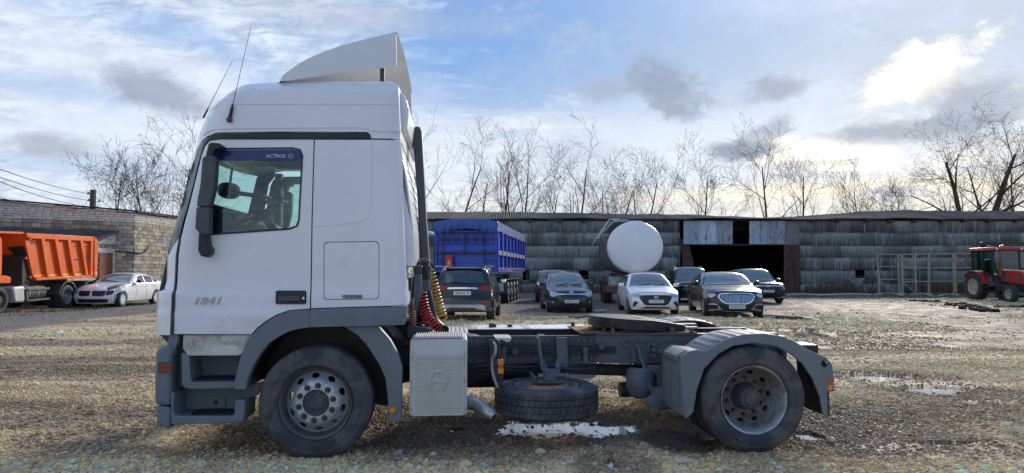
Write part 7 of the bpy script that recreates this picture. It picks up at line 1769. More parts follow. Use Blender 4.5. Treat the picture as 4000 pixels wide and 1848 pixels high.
for i in range(10): x_, y_, z_ = random.uniform(0.05, 0.4), random.uniform(-0.95, -0.7), random.uniform(0.35, 0.75); mb.add([(x_, y_, z_), (x_ + random.uniform(-.15, .15), y_ + random.uniform(-.1, .05), z_ + .08), (x_ + .1, y_ + .02, z_ - .06)], [(0, 1, 2)])
mb.build('torn_plastic', greyd, rt, 0)
c.mirrors(1.98, 1.04, black, 0.15, (-1, 1)); c.seams([1.9, 2.78, 3.6]); mb = MB(); mb.ell((c.M(0.35, 0, 0.84)[0], 0, c.ztop(0.35) + 0.035), (0.035, 0.035, 0.01)); mb.build('round_badge', mat('blue_badge', (0.1, 0.2, 0.5)), rt)
for x_ in (2.62, 3.45): 
    p = c.M(x_, -1, 0.86); MB().box(p[0] - .08, p[0] + .08, p[1] - 0.025, p[1] + 0.01, 0.85, 0.88).build('door_handle', pcr, rt, 30, 0.006)

# ================================================================ ORANGE DUMP TRUCK
org = mat('orange_truck_paint', (0.80, 0.125, 0.012), 0.42, 0, 0.06, 2, 0, 60, (0.45, 0.14, 0.05), 0.3, 2.0, coat=0.2)
XD = -18.6
dt = empty('dump_truck', 'orange dump truck with ribbed tipping body beside the crashed white sedan', 'truck', (XD, 25.8, 0))
def dq(px, py, x=XD): d = camray(px, py); t = x / d.x; return (d.y * t - 25.8, H + d.z * t)
def dslab(name, P, m, x0, x1, bev=0.0, par=None, X=None):
    mb = MB(); sheet(mb, [dq(*p, X or XD) for p in P], lambda u, v, t: (t, u, v), [x0, x1]); return mb.build(name, m, par or dt, 30, bev)
body_P = [(92, 912), (361, 926), (373, 941), (366, 1082), (133, 1095)]
tb = dslab('side_panel', body_P, org, -0.05, 0.0); dslab('side_panel', body_P, org, -2.45, -2.40)
ptl, ptr, pbr, pbl = dq(92, 912), dq(361, 926), dq(366, 1082), dq(133, 1095)
def dplank(name, P, m, par=None):
    mb = MB(); n = len(P); c0_ = Vector(P[1]) - Vector(P[0]); c1_ = Vector(P[2]) - Vector(P[0]); n_ = c0_.cross(c1_).normalized() * 0.05
    V = [tuple(p) for p in P] + [tuple(Vector(p) + n_) for p in P]; mb.add(V, [tuple(range(n)), tuple(range(2 * n - 1, n - 1, -1))] + [(i, (i + 1) % n, (i + 1) % n + n, i + n) for i in range(n)]); return mb.build(name, m, par or dt, 30)
fr_ = dplank('front_wall', [(-0.03, ptl[0], ptl[1] - 0.02), (-0.03, pbl[0], pbl[1]), (-2.42, pbl[0], pbl[1]), (-2.42, ptl[0], ptl[1] - 0.02)], org)
dplank('tail_gate', [(-0.05, ptr[0], ptr[1]), (-0.05, pbr[0], pbr[1]), (-2.42, pbr[0], pbr[1]), (-2.42, ptr[0], ptr[1])], org); dplank('body_floor', [(-0.05, pbl[0], pbl[1]), (-0.05, pbr[0], pbr[1]), (-2.42, pbr[0], pbr[1]), (-2.42, pbl[0], pbl[1])], org)
mb = MB(); mb.prism([(ptl[0] - 1.25, ptl[1] + 0.02), (ptl[0] + 0.03, ptl[1] + 0.06), (ptl[0] + 0.03, ptl[1] - 0.02), (ptl[0] - 1.25, ptl[1] - 0.05)], lambda u, v, t: (t, u, v), -2.42, -0.02); mb.build('cab_guard', org, dt, 30)
fl = lambda a, b, t: (a[0] + (b[0] - a[0]) * t, a[1] + (b[1] - a[1]) * t)
for (a, b) in (((158, 934), (181, 1087)), ((211, 936), (235, 1084)), ((261, 938), (283, 1082)), ((310, 941), (332, 1080)), ((352, 944), (349, 1080))):
    mb = MB(); p, q = dq(*a), dq(*b); w_ = 0.20
    mb.prism([(p[0] - w_ / 2, p[1]), (p[0] + w_ / 2, p[1]), (q[0] + w_ / 2.6, q[1]), (q[0] - w_ / 2.6, q[1])], lambda u, v, t: (t, u, v), 0.002, 0.11); mb.build('body_rib', org, dt, 30, 0.01)
dslab('top_rail', [(92, 910), (361, 925), (362, 943), (97, 931)], org, 0.002, 0.12, 0.01)
dslab('bottom_rail', [(131, 1084), (367, 1074), (367, 1083), (133, 1096)], org, 0.002, 0.10, 0.01)
for a, b in ((134, 174), (184, 228), (237, 277), (287, 324), (333, 346), (353, 366)): f1, f2 = (a - 134) / 232, (b - 134) / 232; y1, y2 = 1075 - 9 * f1, 1075 - 9 * f2; dslab('reflective_tape', [(a, y1), (b, y2), (b, y2 + 5), (a, y1 + 5.5)], mat('yellow_tape', (0.90, 0.50, 0.03), 0.5), 0.003, 0.013)
dslab('rear_post', [(358, 925), (372, 942), (367, 1082), (356, 1082)], org, 0.0, 0.14, 0.01)
mb = MB(); p = dq(105, 929); mb.lathe([(0.035, 0.0), (0.07, 0.0), (0.07, 0.03), (0.035, 0.03)], (0.12, p[0], p[1]), 'x', 16, True); mb.build('lifting_ring', org, dt)
p = dq(238, 1033); MB().lathe([(0, 0.02), (0.10, 0.018), (0.105, 0.0)], (0.0, p[0], p[1]), 'x', 20).build('round_plug', greyd, dt)
for (a, b) in (((290, 961), (311, 963)), ((288, 1014), (308, 1011)), ((328, 962), (349, 962)), ((302, 1063), (322, 1064)), ((335, 1006), (350, 1005))): p, q = dq(*a), dq(*b); MB().tube([(0.01, p[0], p[1]), (0.05, (p[0] + q[0]) / 2, p[1] + 0.05), (0.01, q[0], q[1])], 0.02, 5).build('tie_hook', greyd, dt)
p = dq(131, 949); text('38293', 'body_lettering', 0.16, black, dt, (0.004, p[0], p[1]), (R(90), 0, R(90)), 0.002)
# front wall fittings: window and rungs
def on_front(a, b, t): return Vector(a).lerp(Vector(b), t)
F0, F1, F2, F3 = Vector((-0.03, ptl[0], ptl[1])), Vector((-0.03, pbl[0], pbl[1])), Vector((-2.42, pbl[0], pbl[1])), Vector((-2.42, ptl[0], ptl[1]))
def fw_(s_, t, off=0.0): return F0.lerp(F3, s_).lerp(F1.lerp(F2, s_), t) + Vector((0, -off, 0))
mb = MB(); mb.add([tuple(fw_(a, b, 0.09)) for a, b in ((0.28, 0.30), (0.02, 0.26), (-0.01, 0.46), (0.16, 0.50))], [(0, 1, 2, 3)]); mb.build('dark_opening', black, dt, 0)
for t in (0.52, 0.93): mb = MB(); mb.bar(fw_(0.0, t, 0.08), fw_(0.35, t, 0.08), 0.09); mb.build('front_wall_rail', org, dt)
mb = MB(); mb.box(-2.3, -0.1, pbl[0] - 0.55, pbl[0] - 0.1, 0.9, 2.15); mb.build('black_module', black, dt, 30, 0.03)
# cab of the dump truck (its rear edge shows)
def dqx(px, py): return dq(px, py, XD)
cabP = [(16, 938), (10, 925), (-60, 915), (-160, 930), (-170, 1090), (15, 1076), (17, 1000)]
dslab('cab', cabP, org, -2.4, -0.06, 0.05); dslab('cab_window', [(-30, 950), (-90, 955), (-90, 1010), (-30, 1008)], carglass, -0.058, -0.05)
dslab('wheel_arch', [(-170, 1078), (15, 1076), (38, 1082), (40, 1098), (36, 1107), (0, 1108), (-60, 1100), (-160, 1110)], org, -0.35, 0.04, 0.03)
dslab('cab_tape', [(-20, 1067), (5, 1066), (5, 1072), (-20, 1074)], mat('yellow_tape', (0.75, 0.38, 0.03)), -0.059, -0.052)
MB().box(-1.7, -0.75, -1.0, 6.0, 0.62, 0.95).build('chassis', black, dt, 0)
tk = dslab('metal_tank', [(50, 1121), (96, 1117), (99, 1175), (92, 1181), (58, 1183)], rimalu, -0.62, 0.0, 0.06)
p0_, p1_ = dq(102, 1118), dq(172, 1115); mb = MB(); mb.tube([(-0.32, p0_[0], 0.72), (-0.32, p1_[0] + 0.2, 0.72)], 0.30, 20); mb.build('fuel_tank', greyd, dt); 
for f in (0.25, 0.75): y_ = p0_[0] + (p1_[0] - p0_[0]) * f; MB().lathe([(0.31, -0.03), (0.315, 0), (0.31, 0.03)], (-0.32, y_, 0.72), 'y', 24).build('tank_strap', tanm, dt)
dslab('side_guard', [(100, 1127), (192, 1122), (191, 1131), (101, 1137)], greyd, -0.02, 0.03, 0.005); dslab('side_guard', [(100, 1172), (192, 1163), (192, 1170), (101, 1179)], greyd, -0.02, 0.03, 0.005); dslab('side_guard', [(100, 1127), (106, 1127), (108, 1176), (102, 1178)], greyd, -0.02, 0.03)
def heavywheel(par, x, y, Rr, rimm=rimsil, out=1, concave=True, name='wheel', W_=0.30):
    wp = part(name, par, (x, y, Rr - 0.01), (0, 0, R(90)) if out > 0 else (0, 0, R(-90)))
    make_tyre('tyre', Rr, W_, Rr * 0.60, tyred, wp, 36, 1, 0.012)
    r_ = Rr * 0.60; mb = MB()
    if concave: mb.lathe([(r_, -W_ * .42), (r_ * .95, -W_ * .36), (r_ * .9, W_ * .1), (r_ * .5, W_ * .2), (r_ * .35, W_ * .15), (r_ * .3, -W_ * .3), (0, -W_ * .32)], n=28)
    else: mb.lathe([(r_, -W_ * .42), (r_ * .93, -W_ * .34), (r_ * .85, -W_ * .1), (r_ * .6, -W_ * .48), (r_ * .35, -W_ * .48), (r_ * .3, -W_ * .62), (0, -W_ * .62)], n=28)
    mb.build('rim', rimm, wp, 40)
    n = MB()
    for i in range(10): a = 2 * math.pi * i / 10; yy = (W_ * .12 if concave else -W_ * .5); n.lathe([(0, yy - 0.03), (0.015, yy - 0.03), (0.018, yy)], (r_ * .55 * math.cos(a), 0, r_ * .55 * math.sin(a)), n=6)
    n.build('wheel_nut', nutm, wp, 0)['kind'] = 'stuff'
    return wp
yw = [0.0, 4.0, 5.55]
heavywheel(dt, -0.15, yw[0], 0.49, rimdark, 1, False); heavywheel(dt, -2.3, yw[0], 0.49, rimdark, -1, False)
for y_ in yw[1:]:
    heavywheel(dt, -0.17, y_, 0.49); heavywheel(dt, -0.52, y_, 0.49); heavywheel(dt, -2.3, y_, 0.49, rimsil, -1)
    pts = [(y_ + 0.60 * math.cos(R(a)), 0.53 + 0.60 * math.sin(R(a))) for a in range(-5, 186, 12)]
    mb = MB(); n = len(pts); V = [(x_, a, b) for a, b in pts for x_ in (-0.66, 0.02)]; V2 = [(x_, y_ + (a - y_) * 0.93, 0.53 + (b - 0.53) * 0.93) for a, b in pts for x_ in (-0.66, 0.02)]
    mb.add(V + V2, [(2 * i, 2 * i + 1, 2 * i + 3, 2 * i + 2) for i in range(n - 1)] + [(2 * n + 2 * i, 2 * n + 2 * i + 2, 2 * n + 2 * i + 3, 2 * n + 2 * i + 1) for i in range(n - 1)] + [(2 * i + 1, 2 * n + 2 * i + 1, 2 * n + 2 * i + 3, 2 * i + 3) for i in range(n - 1)])
    mb.build('mudguard', greyd, dt, 40)
MB().box(-2.2, -0.2, 6.1, 6.3, 0.75, 1.1).build('rear_beam', black, dt, 0)

# ================================================================ BLUE TIPPER TRAILER
blu = mat('blue_trailer_paint', (0.010, 0.062, 0.50), 0.38, 0, 0.10, 2, 0, 60, (0.05, 0.07, 0.2), 0.5, 2.5, coat=0.2)
tarp = mat('blue_tarpaulin', (0.028, 0.095, 0.36), 0.42, 0, 0.15, 2.5, 0.6, 3.0)
YT = 30.0; TA = math.atan2(1.38, 12)
bt = empty('tipper_trailer', 'bright blue tipper trailer with blue tarpaulin cover seen from behind', 'trailer', (-1.955, YT, 0), -TA)
def bq(px, py, y=0.0):   # rear plane, local (x,z)
    p = at(px, py, YT + y); return (p.x + 1.955, p.z)
HWt = 1.335; LT = 11.8; ZB, ZM, ZS, ZT = 1.50, 2.17, 3.27, 3.64
zj = bq(1800, 988)[1]
MB().box(-HWt, HWt, 0.06, 0.12, ZB, ZS).build('rear_wall', blu, bt, 0)
mb = MB(); mb.box(HWt - 0.10, HWt - 0.05, 0.121, LT, ZB, ZS); mb.build('side_wall', blu, bt, 0); mb = MB(); mb.box(-HWt + 0.05, -HWt + 0.10, 0.121, LT, ZB, ZS); mb.build('side_wall', blu, bt, 0); MB().box(-HWt + .1, HWt - .1, LT - 0.05, LT, ZB, ZS).build('front_wall', blu, bt, 0)
MB().box(-HWt + .1, HWt - .1, 0.13, LT, ZB, ZB + 0.05).build('body_floor', blu, bt, 0)
for z in (ZB, zj - 0.03, ZS - 0.10, 2.85): MB().box(-HWt, HWt, -0.02, 0.055, z, z + 0.09).build('rear_bar', blu, bt, 30, 0.01)
for x in (-HWt, HWt - 0.10): MB().box(x, x + 0.10, -0.03, 0.054, ZB, ZS).build('corner_post', blu, bt, 30, 0.01)
for z0, z1 in ((ZB + 0.14, ZB + 0.36), (ZB + 0.40, zj - 0.08), (zj + 0.10, zj + 0.30), (zj + 0.34, 2.80)):
    mb = MB(); mb.prism([(0.02, z0), (0.02, z0 + 0.02), (0.055, (z0 + z1) / 2), (0.055, z1), (0.06, z1), (0.06, z0)], lambda u, v, t: (t, u, v), -HWt + 0.12, HWt - 0.12); mb.build('pressed_panel', blu, bt, 30)
mb = MB(); xr3 = [bq(x_, 900)[0] for x_ in (1730, 1815, 1893)]; ztop_ = bq(1800, 908)[1]; zb_ = bq(1800, 1040)[1]
for x in xr3: mb.bar((x, -0.10, ztop_), (x, -0.10, zb_ if x != xr3[1] else zj), 0.035)
mb.bar((xr3[0], -0.10, ztop_), (xr3[2], -0.10, ztop_), 0.035); mb.bar((-HWt + .05, -0.10, zj), (HWt - .05, -0.10, zj), 0.05); mb.bar((-HWt + .1, -.1, 2.92), (HWt - .1, -.1, 2.92), 0.03); mb.bar((-HWt + .1, -.1, zj - .3), (xr3[0], -.1, zj - .3), 0.03); mb.bar((xr3[2], -.1, zj - .3), (HWt - .1, -.1, zj - .3), 0.03)
mb.build('rear_ladder', black, bt, 0)
mb = MB(); 
for a_, b_ in (((1700, 1040), (1733, 1041)), ((1893, 1040), (1932, 1041))): p, q = bq(*a_), bq(*b_); mb.bar((p[0], -0.10, p[1]), (q[0], -0.10, q[1]), 0.04)
mb.build('step_rung', rimalu, bt, 0)
(xa4, za4), (xb4, zb4) = bq(1743, 996), bq(1770, 1057)
eb_ = MB().box(xa4, xb4, -0.22, -0.13, zb4, za4).build('red_box', mat('red_box_paint', (0.55, 0.04, 0.035), 0.4), bt, 30, 0.02); MB().box((xa4 + xb4) / 2 - 0.05, (xa4 + xb4) / 2 + 0.05, -0.228, -0.221, (za4 + zb4) / 2 - 0.07, (za4 + zb4) / 2 + 0.08).build('box_window', rimalu, eb_, 0)
# tarpaulin: arched across, draped over the rear edge and the sides with scallops
mb = MB(); V = []; NX, NY = 24, 40
for j_ in range(NY + 1):
    y = -0.08 + (LT + 0.1) * j_ / NY
    for i in range(NX + 1):
        s_ = -1 + 2 * i / NX; V.append((s_ * (HWt + 0.03), y, ZT + 0.13 * (1 - s_ * s_) + 0.008 * math.sin(j_ * 1.9) * (1 - abs(s_))))
def grid(mb, V, a, b): mb.add(V, [(j * (a + 1) + i, j * (a + 1) + i + 1, (j + 1) * (a + 1) + i + 1, (j + 1) * (a + 1) + i) for j in range(b) for i in range(a)])
grid(mb, V, NX, NY)
for sg in (1, -1):
    V = []
    for j_ in range(61):
        y = -0.08 + (LT + 0.1) * j_ / 60; dp_ = ZT - (3.20 + 0.06 * abs(math.sin(j_ * math.pi / 10)))
        for i in range(6): V.append((sg * (HWt + 0.03 + 0.015 * math.sin(j_ * 1.3 + i)), y, ZT - dp_ * i / 5))
    grid(mb, V, 5, 60)
V = []
for i in range(61):
    s_ = -1 + 2 * i / 60; dpt = 3.22 + 0.10 * math.cos(s_ * 3.0) + 0.03 * abs(math.sin(i * math.pi / 7))
    for q in range(7): f = q / 6; V.append((s_ * (HWt + 0.03), -0.08 - 0.05 * math.sin(f * 3) + 0.010 * math.sin(i * 0.9 + q), (ZT + 0.13 * (1 - s_ * s_)) * (1 - f) + dpt * f))
grid(mb, V, 6, 60); mb.build('tarpaulin', tarp, bt, 60)
mb = MB()
for x in (-0.9, -0.55, -0.12, 0.25, 0.6): mb.tube([(x, -0.13, 3.30), (x + 0.1, -0.14, 3.0), (x + 0.16, -0.13, 2.72)], 0.012, 4); mb.tube([(x + 0.3, -0.13, 3.32), (x + 0.18, -0.14, 2.74)], 0.012, 4)
mb.build('tarpaulin_strap', black, bt, 0)
for i in range(9):
    y = 0.06 + i * (LT - 0.2) / 8; MB().box(HWt - 0.05, HWt + 0.05, y, y + 0.12, ZB + 0.02, ZS).build('side_post', blu, bt, 30, 0.01)
MB().box(HWt - 0.049, HWt + 0.03, 0.13, LT, zj - 0.08, zj + 0.12).build('middle_rail', mat('grey_rail', (0.22, 0.23, 0.26), 0.5), bt, 0); MB().box(HWt - 0.049, HWt + 0.04, 0.0, LT, ZB, ZB + 0.12).build('bottom_rail', blu, bt, 0)
mb = MB(); 
for i in range(30): mb.box(HWt + 0.041, HWt + 0.045, 0.2 + i * 0.38, 0.38 + i * 0.38, ZB + 0.14, ZB + 0.19)
mb.build('reflective_tape', mat('yellow_tape', (0.75, 0.38, 0.03)), bt, 0)
MB().box(-0.55, 0.55, 0.1, LT - 1, 0.95, 1.35).build('chassis', black, bt, 0); MB().box(-HWt + .1, HWt - .1, 0.25, 0.35, 0.75, 0.95).build('rear_bumper', black, bt, 0)
for y_ in (4.3, 5.65, 7.0, 8.35):
    for sg in (1, -1): heavywheel(bt, sg * (HWt - 0.2), y_, 0.50, rimalu, sg, False, W_=0.36)
    mb = MB(); mb.box(HWt - 0.42, HWt - 0.02, y_ - 0.60, y_ - 0.57, 0.45, 1.15); mb.box(HWt - 0.42, HWt - 0.02, y_ - 0.6, y_ + 0.6, 1.13, 1.16); mb.build('mudguard', greyd, bt, 0)
    mb = MB(); mb.tube([(-HWt + .2, y_, 0.5), (HWt - .2, y_, 0.5)], 0.07, 8); mb.build('axle', black, bt)
MB().box(HWt - 0.36, HWt - 0.06, 2.58, 2.60, 0.62, 1.0).build('mud_flap', platem, bt, 0)
MB().box(-0.7, HWt - 0.45, 2.9, 3.1, 0.35, 0.95).build('air_tank_box', black, bt, 0)

# ================================================================ WHITE TANKER
wt_ = mat('white_tank_paint', (0.78, 0.80, 0.84), 0.30, 0, 0.02, 1, 0, 60, (0.6, 0.6, 0.6), 0.2, 2, coat=0.5)
tsh = mat('ribbed_tank_steel', (0.16, 0.17, 0.19), 0.35, 0.6, 0.2, 1.5, 0, 60, (0.06, 0.06, 0.06), 0.4, 2)
tp = at(2481, 966, 31.0)
tn_ = empty('tanker_trailer', 'tank trailer with round white end facing the camera between the parked sedans', 'trailer', (tp.x, 31.0, 0), R(-4.7))
zc = tp.z; ra, rb = 1.215, 1.145
def eprof(y, f): return [(ra * f * math.cos(2 * math.pi * i / 56), y, zc + rb * f * math.sin(2 * math.pi * i / 56)) for i in range(56)]
mb = MB(); V = []; fs = [(0.0, -0.17), (0.25, -0.165), (0.5, -0.145), (0.75, -0.105), (0.9, -0.06), (0.97, -0.02), (1.0, 0.05), (1.0, 0.22)]
for f, y in fs: V += eprof(y, max(f, 0.001))
mb.add(V, [(j * 56 + i, j * 56 + (i + 1) % 56, (j + 1) * 56 + (i + 1) % 56, (j + 1) * 56 + i) for j in range(len(fs) - 1) for i in range(56)]); mb.build('tank_end', wt_, tn_, 60)
mb = MB(); V = []; ys = [0.22]
for i in range(24): y0 = 0.25 + i * 0.44; ys += [y0, y0 + 0.001, y0 + 0.05, y0 + 0.051]
fr2 = [0.985] + [0.985, 1.012, 1.012, 0.985] * 24; ys.append(11.0); fr2.append(0.985); ys.append(11.15); fr2.append(0.3)
for y, f in zip(ys, fr2): V += eprof(y, f)
mb.add(V, [(j * 56 + i, j * 56 + (i + 1) % 56, (j + 1) * 56 + (i + 1) % 56, (j + 1) * 56 + i) for j in range(len(ys) - 1) for i in range(56)]); mb.build('tank_barrel', tsh, tn_, 40)
mb = MB(); 
mb.box(-0.9, -0.3, 0.3, 10.5, zc + rb + 0.02, zc + rb + 0.06); mb.box(-0.28, 0.35, 0.35, 1.3, zc + rb + 0.01, zc + rb + 0.05); 
for i in range(26): mb.box(-0.9, -0.3, 0.3 + i * 0.4, 0.34 + i * 0.4, zc + rb + 0.0, zc + rb + 0.09)
mb.build('walkway', rimalu, tn_, 0)
mb = MB(); q0, q1, q2 = (-0.62, 0.2, zc + rb + 0.12), (-1.08, 0.3, zc + rb + 0.10), (-1.58, 0.5, zc + rb - 0.72)
for yy in (0.3, 9.0): mb.bar((-0.65, yy, zc + rb + 0.12), (-1.1, yy, zc + rb + 0.10), 0.05); mb.bar((-1.1, yy, zc + rb + 0.10), (-1.62, yy, zc + rb - 0.74), 0.05)
for i in range(7): f = i / 6; mb.bar((-1.1 - 0.52 * f, 0.3, zc + rb + 0.10 - 0.84 * f), (-1.1 - 0.52 * f, 9.0, zc + rb + 0.10 - 0.84 * f), 0.03)
for i in range(40): mb.bar((-1.1, 0.3 + i * 0.22, zc + rb + 0.10), (-1.62, 0.3 + i * 0.22, zc + rb - 0.74), 0.018)
mb.build('side_grating', rimalu, tn_, 0)
MB().box(-0.5, 0.5, 0.4, 10.5, 0.9, 1.42).build('chassis', black, tn_, 0)
for y_ in (3.2, 4.55, 5.9):
    for sg in (1, -1): heavywheel(tn_, sg * 1.05, y_, 0.50, rimdark, sg, True, W_=0.38)
    for sg in (1, -1): mb = MB(); mb.tube([(sg * 1.05, y_ + 0.6 * math.cos(R(a)), 0.52 + 0.58 * math.sin(R(a))) for a in range(0, 181, 20)], 0.03, 4); V = [(sg * x_, y_ + 0.6 * math.cos(R(a)), 0.52 + 0.58 * math.sin(R(a))) for a in range(0, 181, 15) for x_ in (0.82, 1.27)]; mb.add(V, [(2 * i, 2 * i + 1, 2 * i + 3, 2 * i + 2) for i in range(12)]); mb.build('mudguard', greyd, tn_, 40)
mb = MB(); mb.box(-1.25, -0.5, 2.2, 2.3, 0.95, 1.05); mb.box(-1.25, 1.25, 0.5, 0.6, 0.62, 0.74); mb.box(-1.3, -1.2, 2.2, 2.5, 0.55, 1.25); mb.box(-1.3, -0.6, 1.6, 2.4, 1.22, 1.28); mb.build('rear_frame', greyd, tn_, 0)
mb = MB(); mb.box(-1.27, -0.9, 0.5, 0.62, 0.75, 0.9); mb.box(0.9, 1.27, 0.5, 0.62, 0.75, 0.9); mb.build('tail_lamp', red_l, tn_, 0)
MB().box(-1.1, -0.45, 0.9, 1.8, 0.85, 1.3).build('hose_box', rimsil, tn_, 30, 0.02)

# ================================================================ RED FARM TRACTOR
redp = mat('red_tractor_paint', (0.42, 0.018, 0.022), 0.42, 0, 0.08, 2, 0, 60, (0.3, 0.12, 0.09), 0.25, 3)
ftr = mat('pale_wheel_paint', (0.42, 0.40, 0.32), 0.6, 0, 0.12, 4, 0, 60, (0.2, 0.17, 0.12), 0.6, 5)
XT = 24.15
tr_ = empty('farm_tractor', 'red farm tractor with glazed cab parked at the right edge', 'tractor', (XT, 37.3, 0))
def fq(px, py, x=XT): d = camray(px, py); t = x / d.x; return (d.y * t - 37.3, H + d.z * t)
def lugwheel(x, y, Rr, W_, n, sg):
    wp = part('wheel', tr_, (x, y, Rr - 0.01), (0, 0, R(-90) if sg < 0 else R(90)))
    make_tyre('tyre', Rr * 0.95, W_, Rr * 0.56, tyred, wp, 36, 0, 0.01)
    mb = MB()
    for i in range(n):
        for h_ in (-1, 1):
            a = 2 * math.pi * (i + (0.5 if h_ > 0 else 0)) / n; V = []
            for rad in (Rr * 0.93, Rr):
                for (da, yy) in ((0, 0.0), (0.10, 0.0), (0.26, h_ * W_ * .5), (0.16, h_ * W_ * .5)): V.append((rad * math.cos(a + da), yy, rad * math.sin(a + da)))
            mb.add(V, [(4, 5, 6, 7), (0, 4, 7, 3), (1, 2, 6, 5), (0, 1, 5, 4), (3, 7, 6, 2)])
    mb.build('tread_lug', tyred, wp, 0)
    r_ = Rr * 0.56; MB().lathe([(r_ + .01, -W_ * .44), (r_ * .96, -W_ * .38), (r_ * .92, -W_ * .05), (r_ * .6, -W_ * .02), (r_ * .55, -W_ * .12), (r_ * .2, -W_ * .12), (r_ * .18, -W_ * .25), (0, -W_ * .25)], n=30).build('rim', ftr, wp, 40)
    mb = MB()
    for i in range(8): a = 2 * math.pi * i / 8; mb.lathe([(0, -W_ * .2), (0.02, -W_ * .2), (0.025, -W_ * .1)], (r_ * .42 * math.cos(a), 0, r_ * .42 * math.sin(a)), n=6)
    mb.build('wheel_nut', nutm, wp, 0)['kind'] = 'stuff'
lugwheel(0.22, 0, 0.74, 0.42, 20, -1); lugwheel(1.75, 0, 0.74, 0.42, 20, 1); lugwheel(0.18, -2.62, 0.44, 0.28, 16, -1); lugwheel(1.72, -2.62, 0.44, 0.28, 16, 1)
for x0 in (0.0, 1.5):
    pts = [(0.86 * math.cos(R(a)), 0.74 + 0.84 * math.sin(R(a))) for a in range(150, 21, -12)]; pts = [(-0.88 * math.cos(R(a)), 0.72 + 0.84 * math.sin(R(a))) for a in range(10, 150, 12)]
    mb = MB(); V = []; 
    for a, b in pts: V += [(x0 - 0.02, a, b), (x0 + 0.48, a, b), (x0 + 0.48, a * 0.95, 0.72 + (b - 0.72) * 0.95), (x0 - 0.02, a * 0.95, 0.72 + (b - 0.72) * 0.95)]
    n = len(pts); mb.add(V, [(4 * i + j, 4 * i + (j + 1) % 4, 4 * i + 4 + (j + 1) % 4, 4 * i + 4 + j) for i in range(n - 1) for j in range(4)] + [(0, 1, 2, 3), (4 * n - 4, 4 * n - 3, 4 * n - 2, 4 * n - 1)]); mb.build('rear_mudguard', redp, tr_, 40)
# cab frame with panes
cx0, cx1, cy0, cy1, cz0, cz1 = 0.28, 1.66, -1.22, 0.36, 1.30, 2.58
rfz = fq(3870, 972, XT + 0.3)[1]; cz1 = rfz - 0.06
MB().prism([(cx0 - 0.12, cz1 - 0.02), (cx1 + 0.12, cz1 - 0.02), (cx1 + 0.02, cz1 + 0.14), (cx0 - 0.02, cz1 + 0.14)], lambda u, v, t: (u, t, v), cy0 - 0.22, cy1 + 0.20).build('cab_roof', redp, tr_, 30, 0.03, 3)
mb = MB()
for x in (cx0, cx1):
    for y in (cy0, -0.55, cy1): mb.bar((x, y, cz0 - 0.3), (x, y, cz1), 0.07)
for z in (cz0, cz1 - 0.03):
    for x in (cx0, cx1): mb.bar((x, cy0, z), (x, cy1, z), 0.06)
    for y in (cy0, cy1): mb.bar((cx0, y, z), (cx1, y, z), 0.06)
mb.build('cab_frame', black, tr_, 30)
tg = glassmat('tractor_glass', (0.42, 0.60, 0.55), 0.10)
for nm, V in (('side_pane', [(cx0, cy0, cz0), (cx0, -0.58, cz0), (cx0, -0.58, cz1), (cx0, cy0, cz1)]), ('side_pane', [(cx0, -0.52, cz0), (cx0, cy1, cz0), (cx0, cy1, cz1), (cx0, -0.52, cz1)]), ('side_pane', [(cx1, cy0, cz0), (cx1, cy1, cz0), (cx1, cy1, cz1), (cx1, cy0, cz1)]), ('front_pane', [(cx0, cy0, cz0), (cx1, cy0, cz0), (cx1, cy0, cz1), (cx0, cy0, cz1)]), ('rear_pane', [(cx0, cy1, cz0), (cx1, cy1, cz0), (cx1, cy1, cz1), (cx0, cy1, cz1)])): MB().add(V, [(0, 1, 2, 3)]).build(nm, tg, tr_, 0)
MB().box(cx0 + 0.02, cx1 - 0.02, cy0 + 0.02, cy1, 0.75, cz0 - 0.02).build('cab_body', greyd, tr_, 30, 0.02)
MB().ell((0.97, -0.1, 1.45), (0.26, 0.25, 0.10), 12, 8, .6).build('seat', black, tr_); MB().ell((0.97, 0.14, 1.80), (0.25, 0.09, 0.35), 12, 8, .6).build('seat_back', black, tr_)
mb = MB(); mb.tube([(0.97 + 0.2 * math.cos(a), -0.72 + 0.12 * math.sin(a), 1.72 + 0.16 * math.sin(a)) for a in [2 * math.pi * i / 20 for i in range(21)]], 0.015, 6); mb.tube([(0.97, -0.9, 1.3), (0.97, -0.72, 1.7)], 0.03, 6); mb.build('steering_wheel', black, tr_)
hx0, hx1, hy0, hy1 = 0.62, 1.34, -2.95, cy0 - 0.02
hd = MB(); hd.prism([(hy1, 1.02), (hy1, 1.62), (hy0 + 0.35, 1.55), (hy0 + 0.05, 1.46), (hy0, 1.30), (hy0 + 0.04, 0.86), (hy0 + 0.7, 0.92)], lambda u, v, t: (t, u, v), hx0, hx1); hd.build('bonnet', redp, tr_, 30, 0.05, 3)
for sx_ in (hx0 - 0.006, hx1 + 0.006):
    mb = MB()
    for i in range(3): y = -1.55 - i * 0.13; mb.box(min(sx_, sx_ + .002), sx_ + 0.004, y - 0.08, y, 1.08, 1.38)
    mb.box(sx_ - .002, sx_ + 0.003, hy0 + 0.25, hy0 + 0.45, 1.0, 1.36); mb.build('bonnet_vent', greyd, tr_, 0)
mb = MB(); mb.box(hx0 + 0.10, hx1 - 0.10, hy0 - 0.012, hy0 + 0.02, 0.95, 1.25); mb.build('radiator_grille', greyd, tr_, 0)
for x in (hx0 + 0.13, hx1 - 0.13): MB().box(x - 0.09, x + 0.09, hy0 - 0.01, hy0 + 0.05, 1.29, 1.43).build('headlamp', lamp, tr_, 30, 0.01)
MB().box(hx0 + 0.05, hx1 - 0.05, hy0 + 0.1, 0.3, 0.5, 0.9).build('engine_block', black, tr_, 30, 0.03); MB().box(0.3, 1.65, -2.72, -2.52, 0.36, 0.52).build('front_axle', greyd, tr_, 30, 0.02)
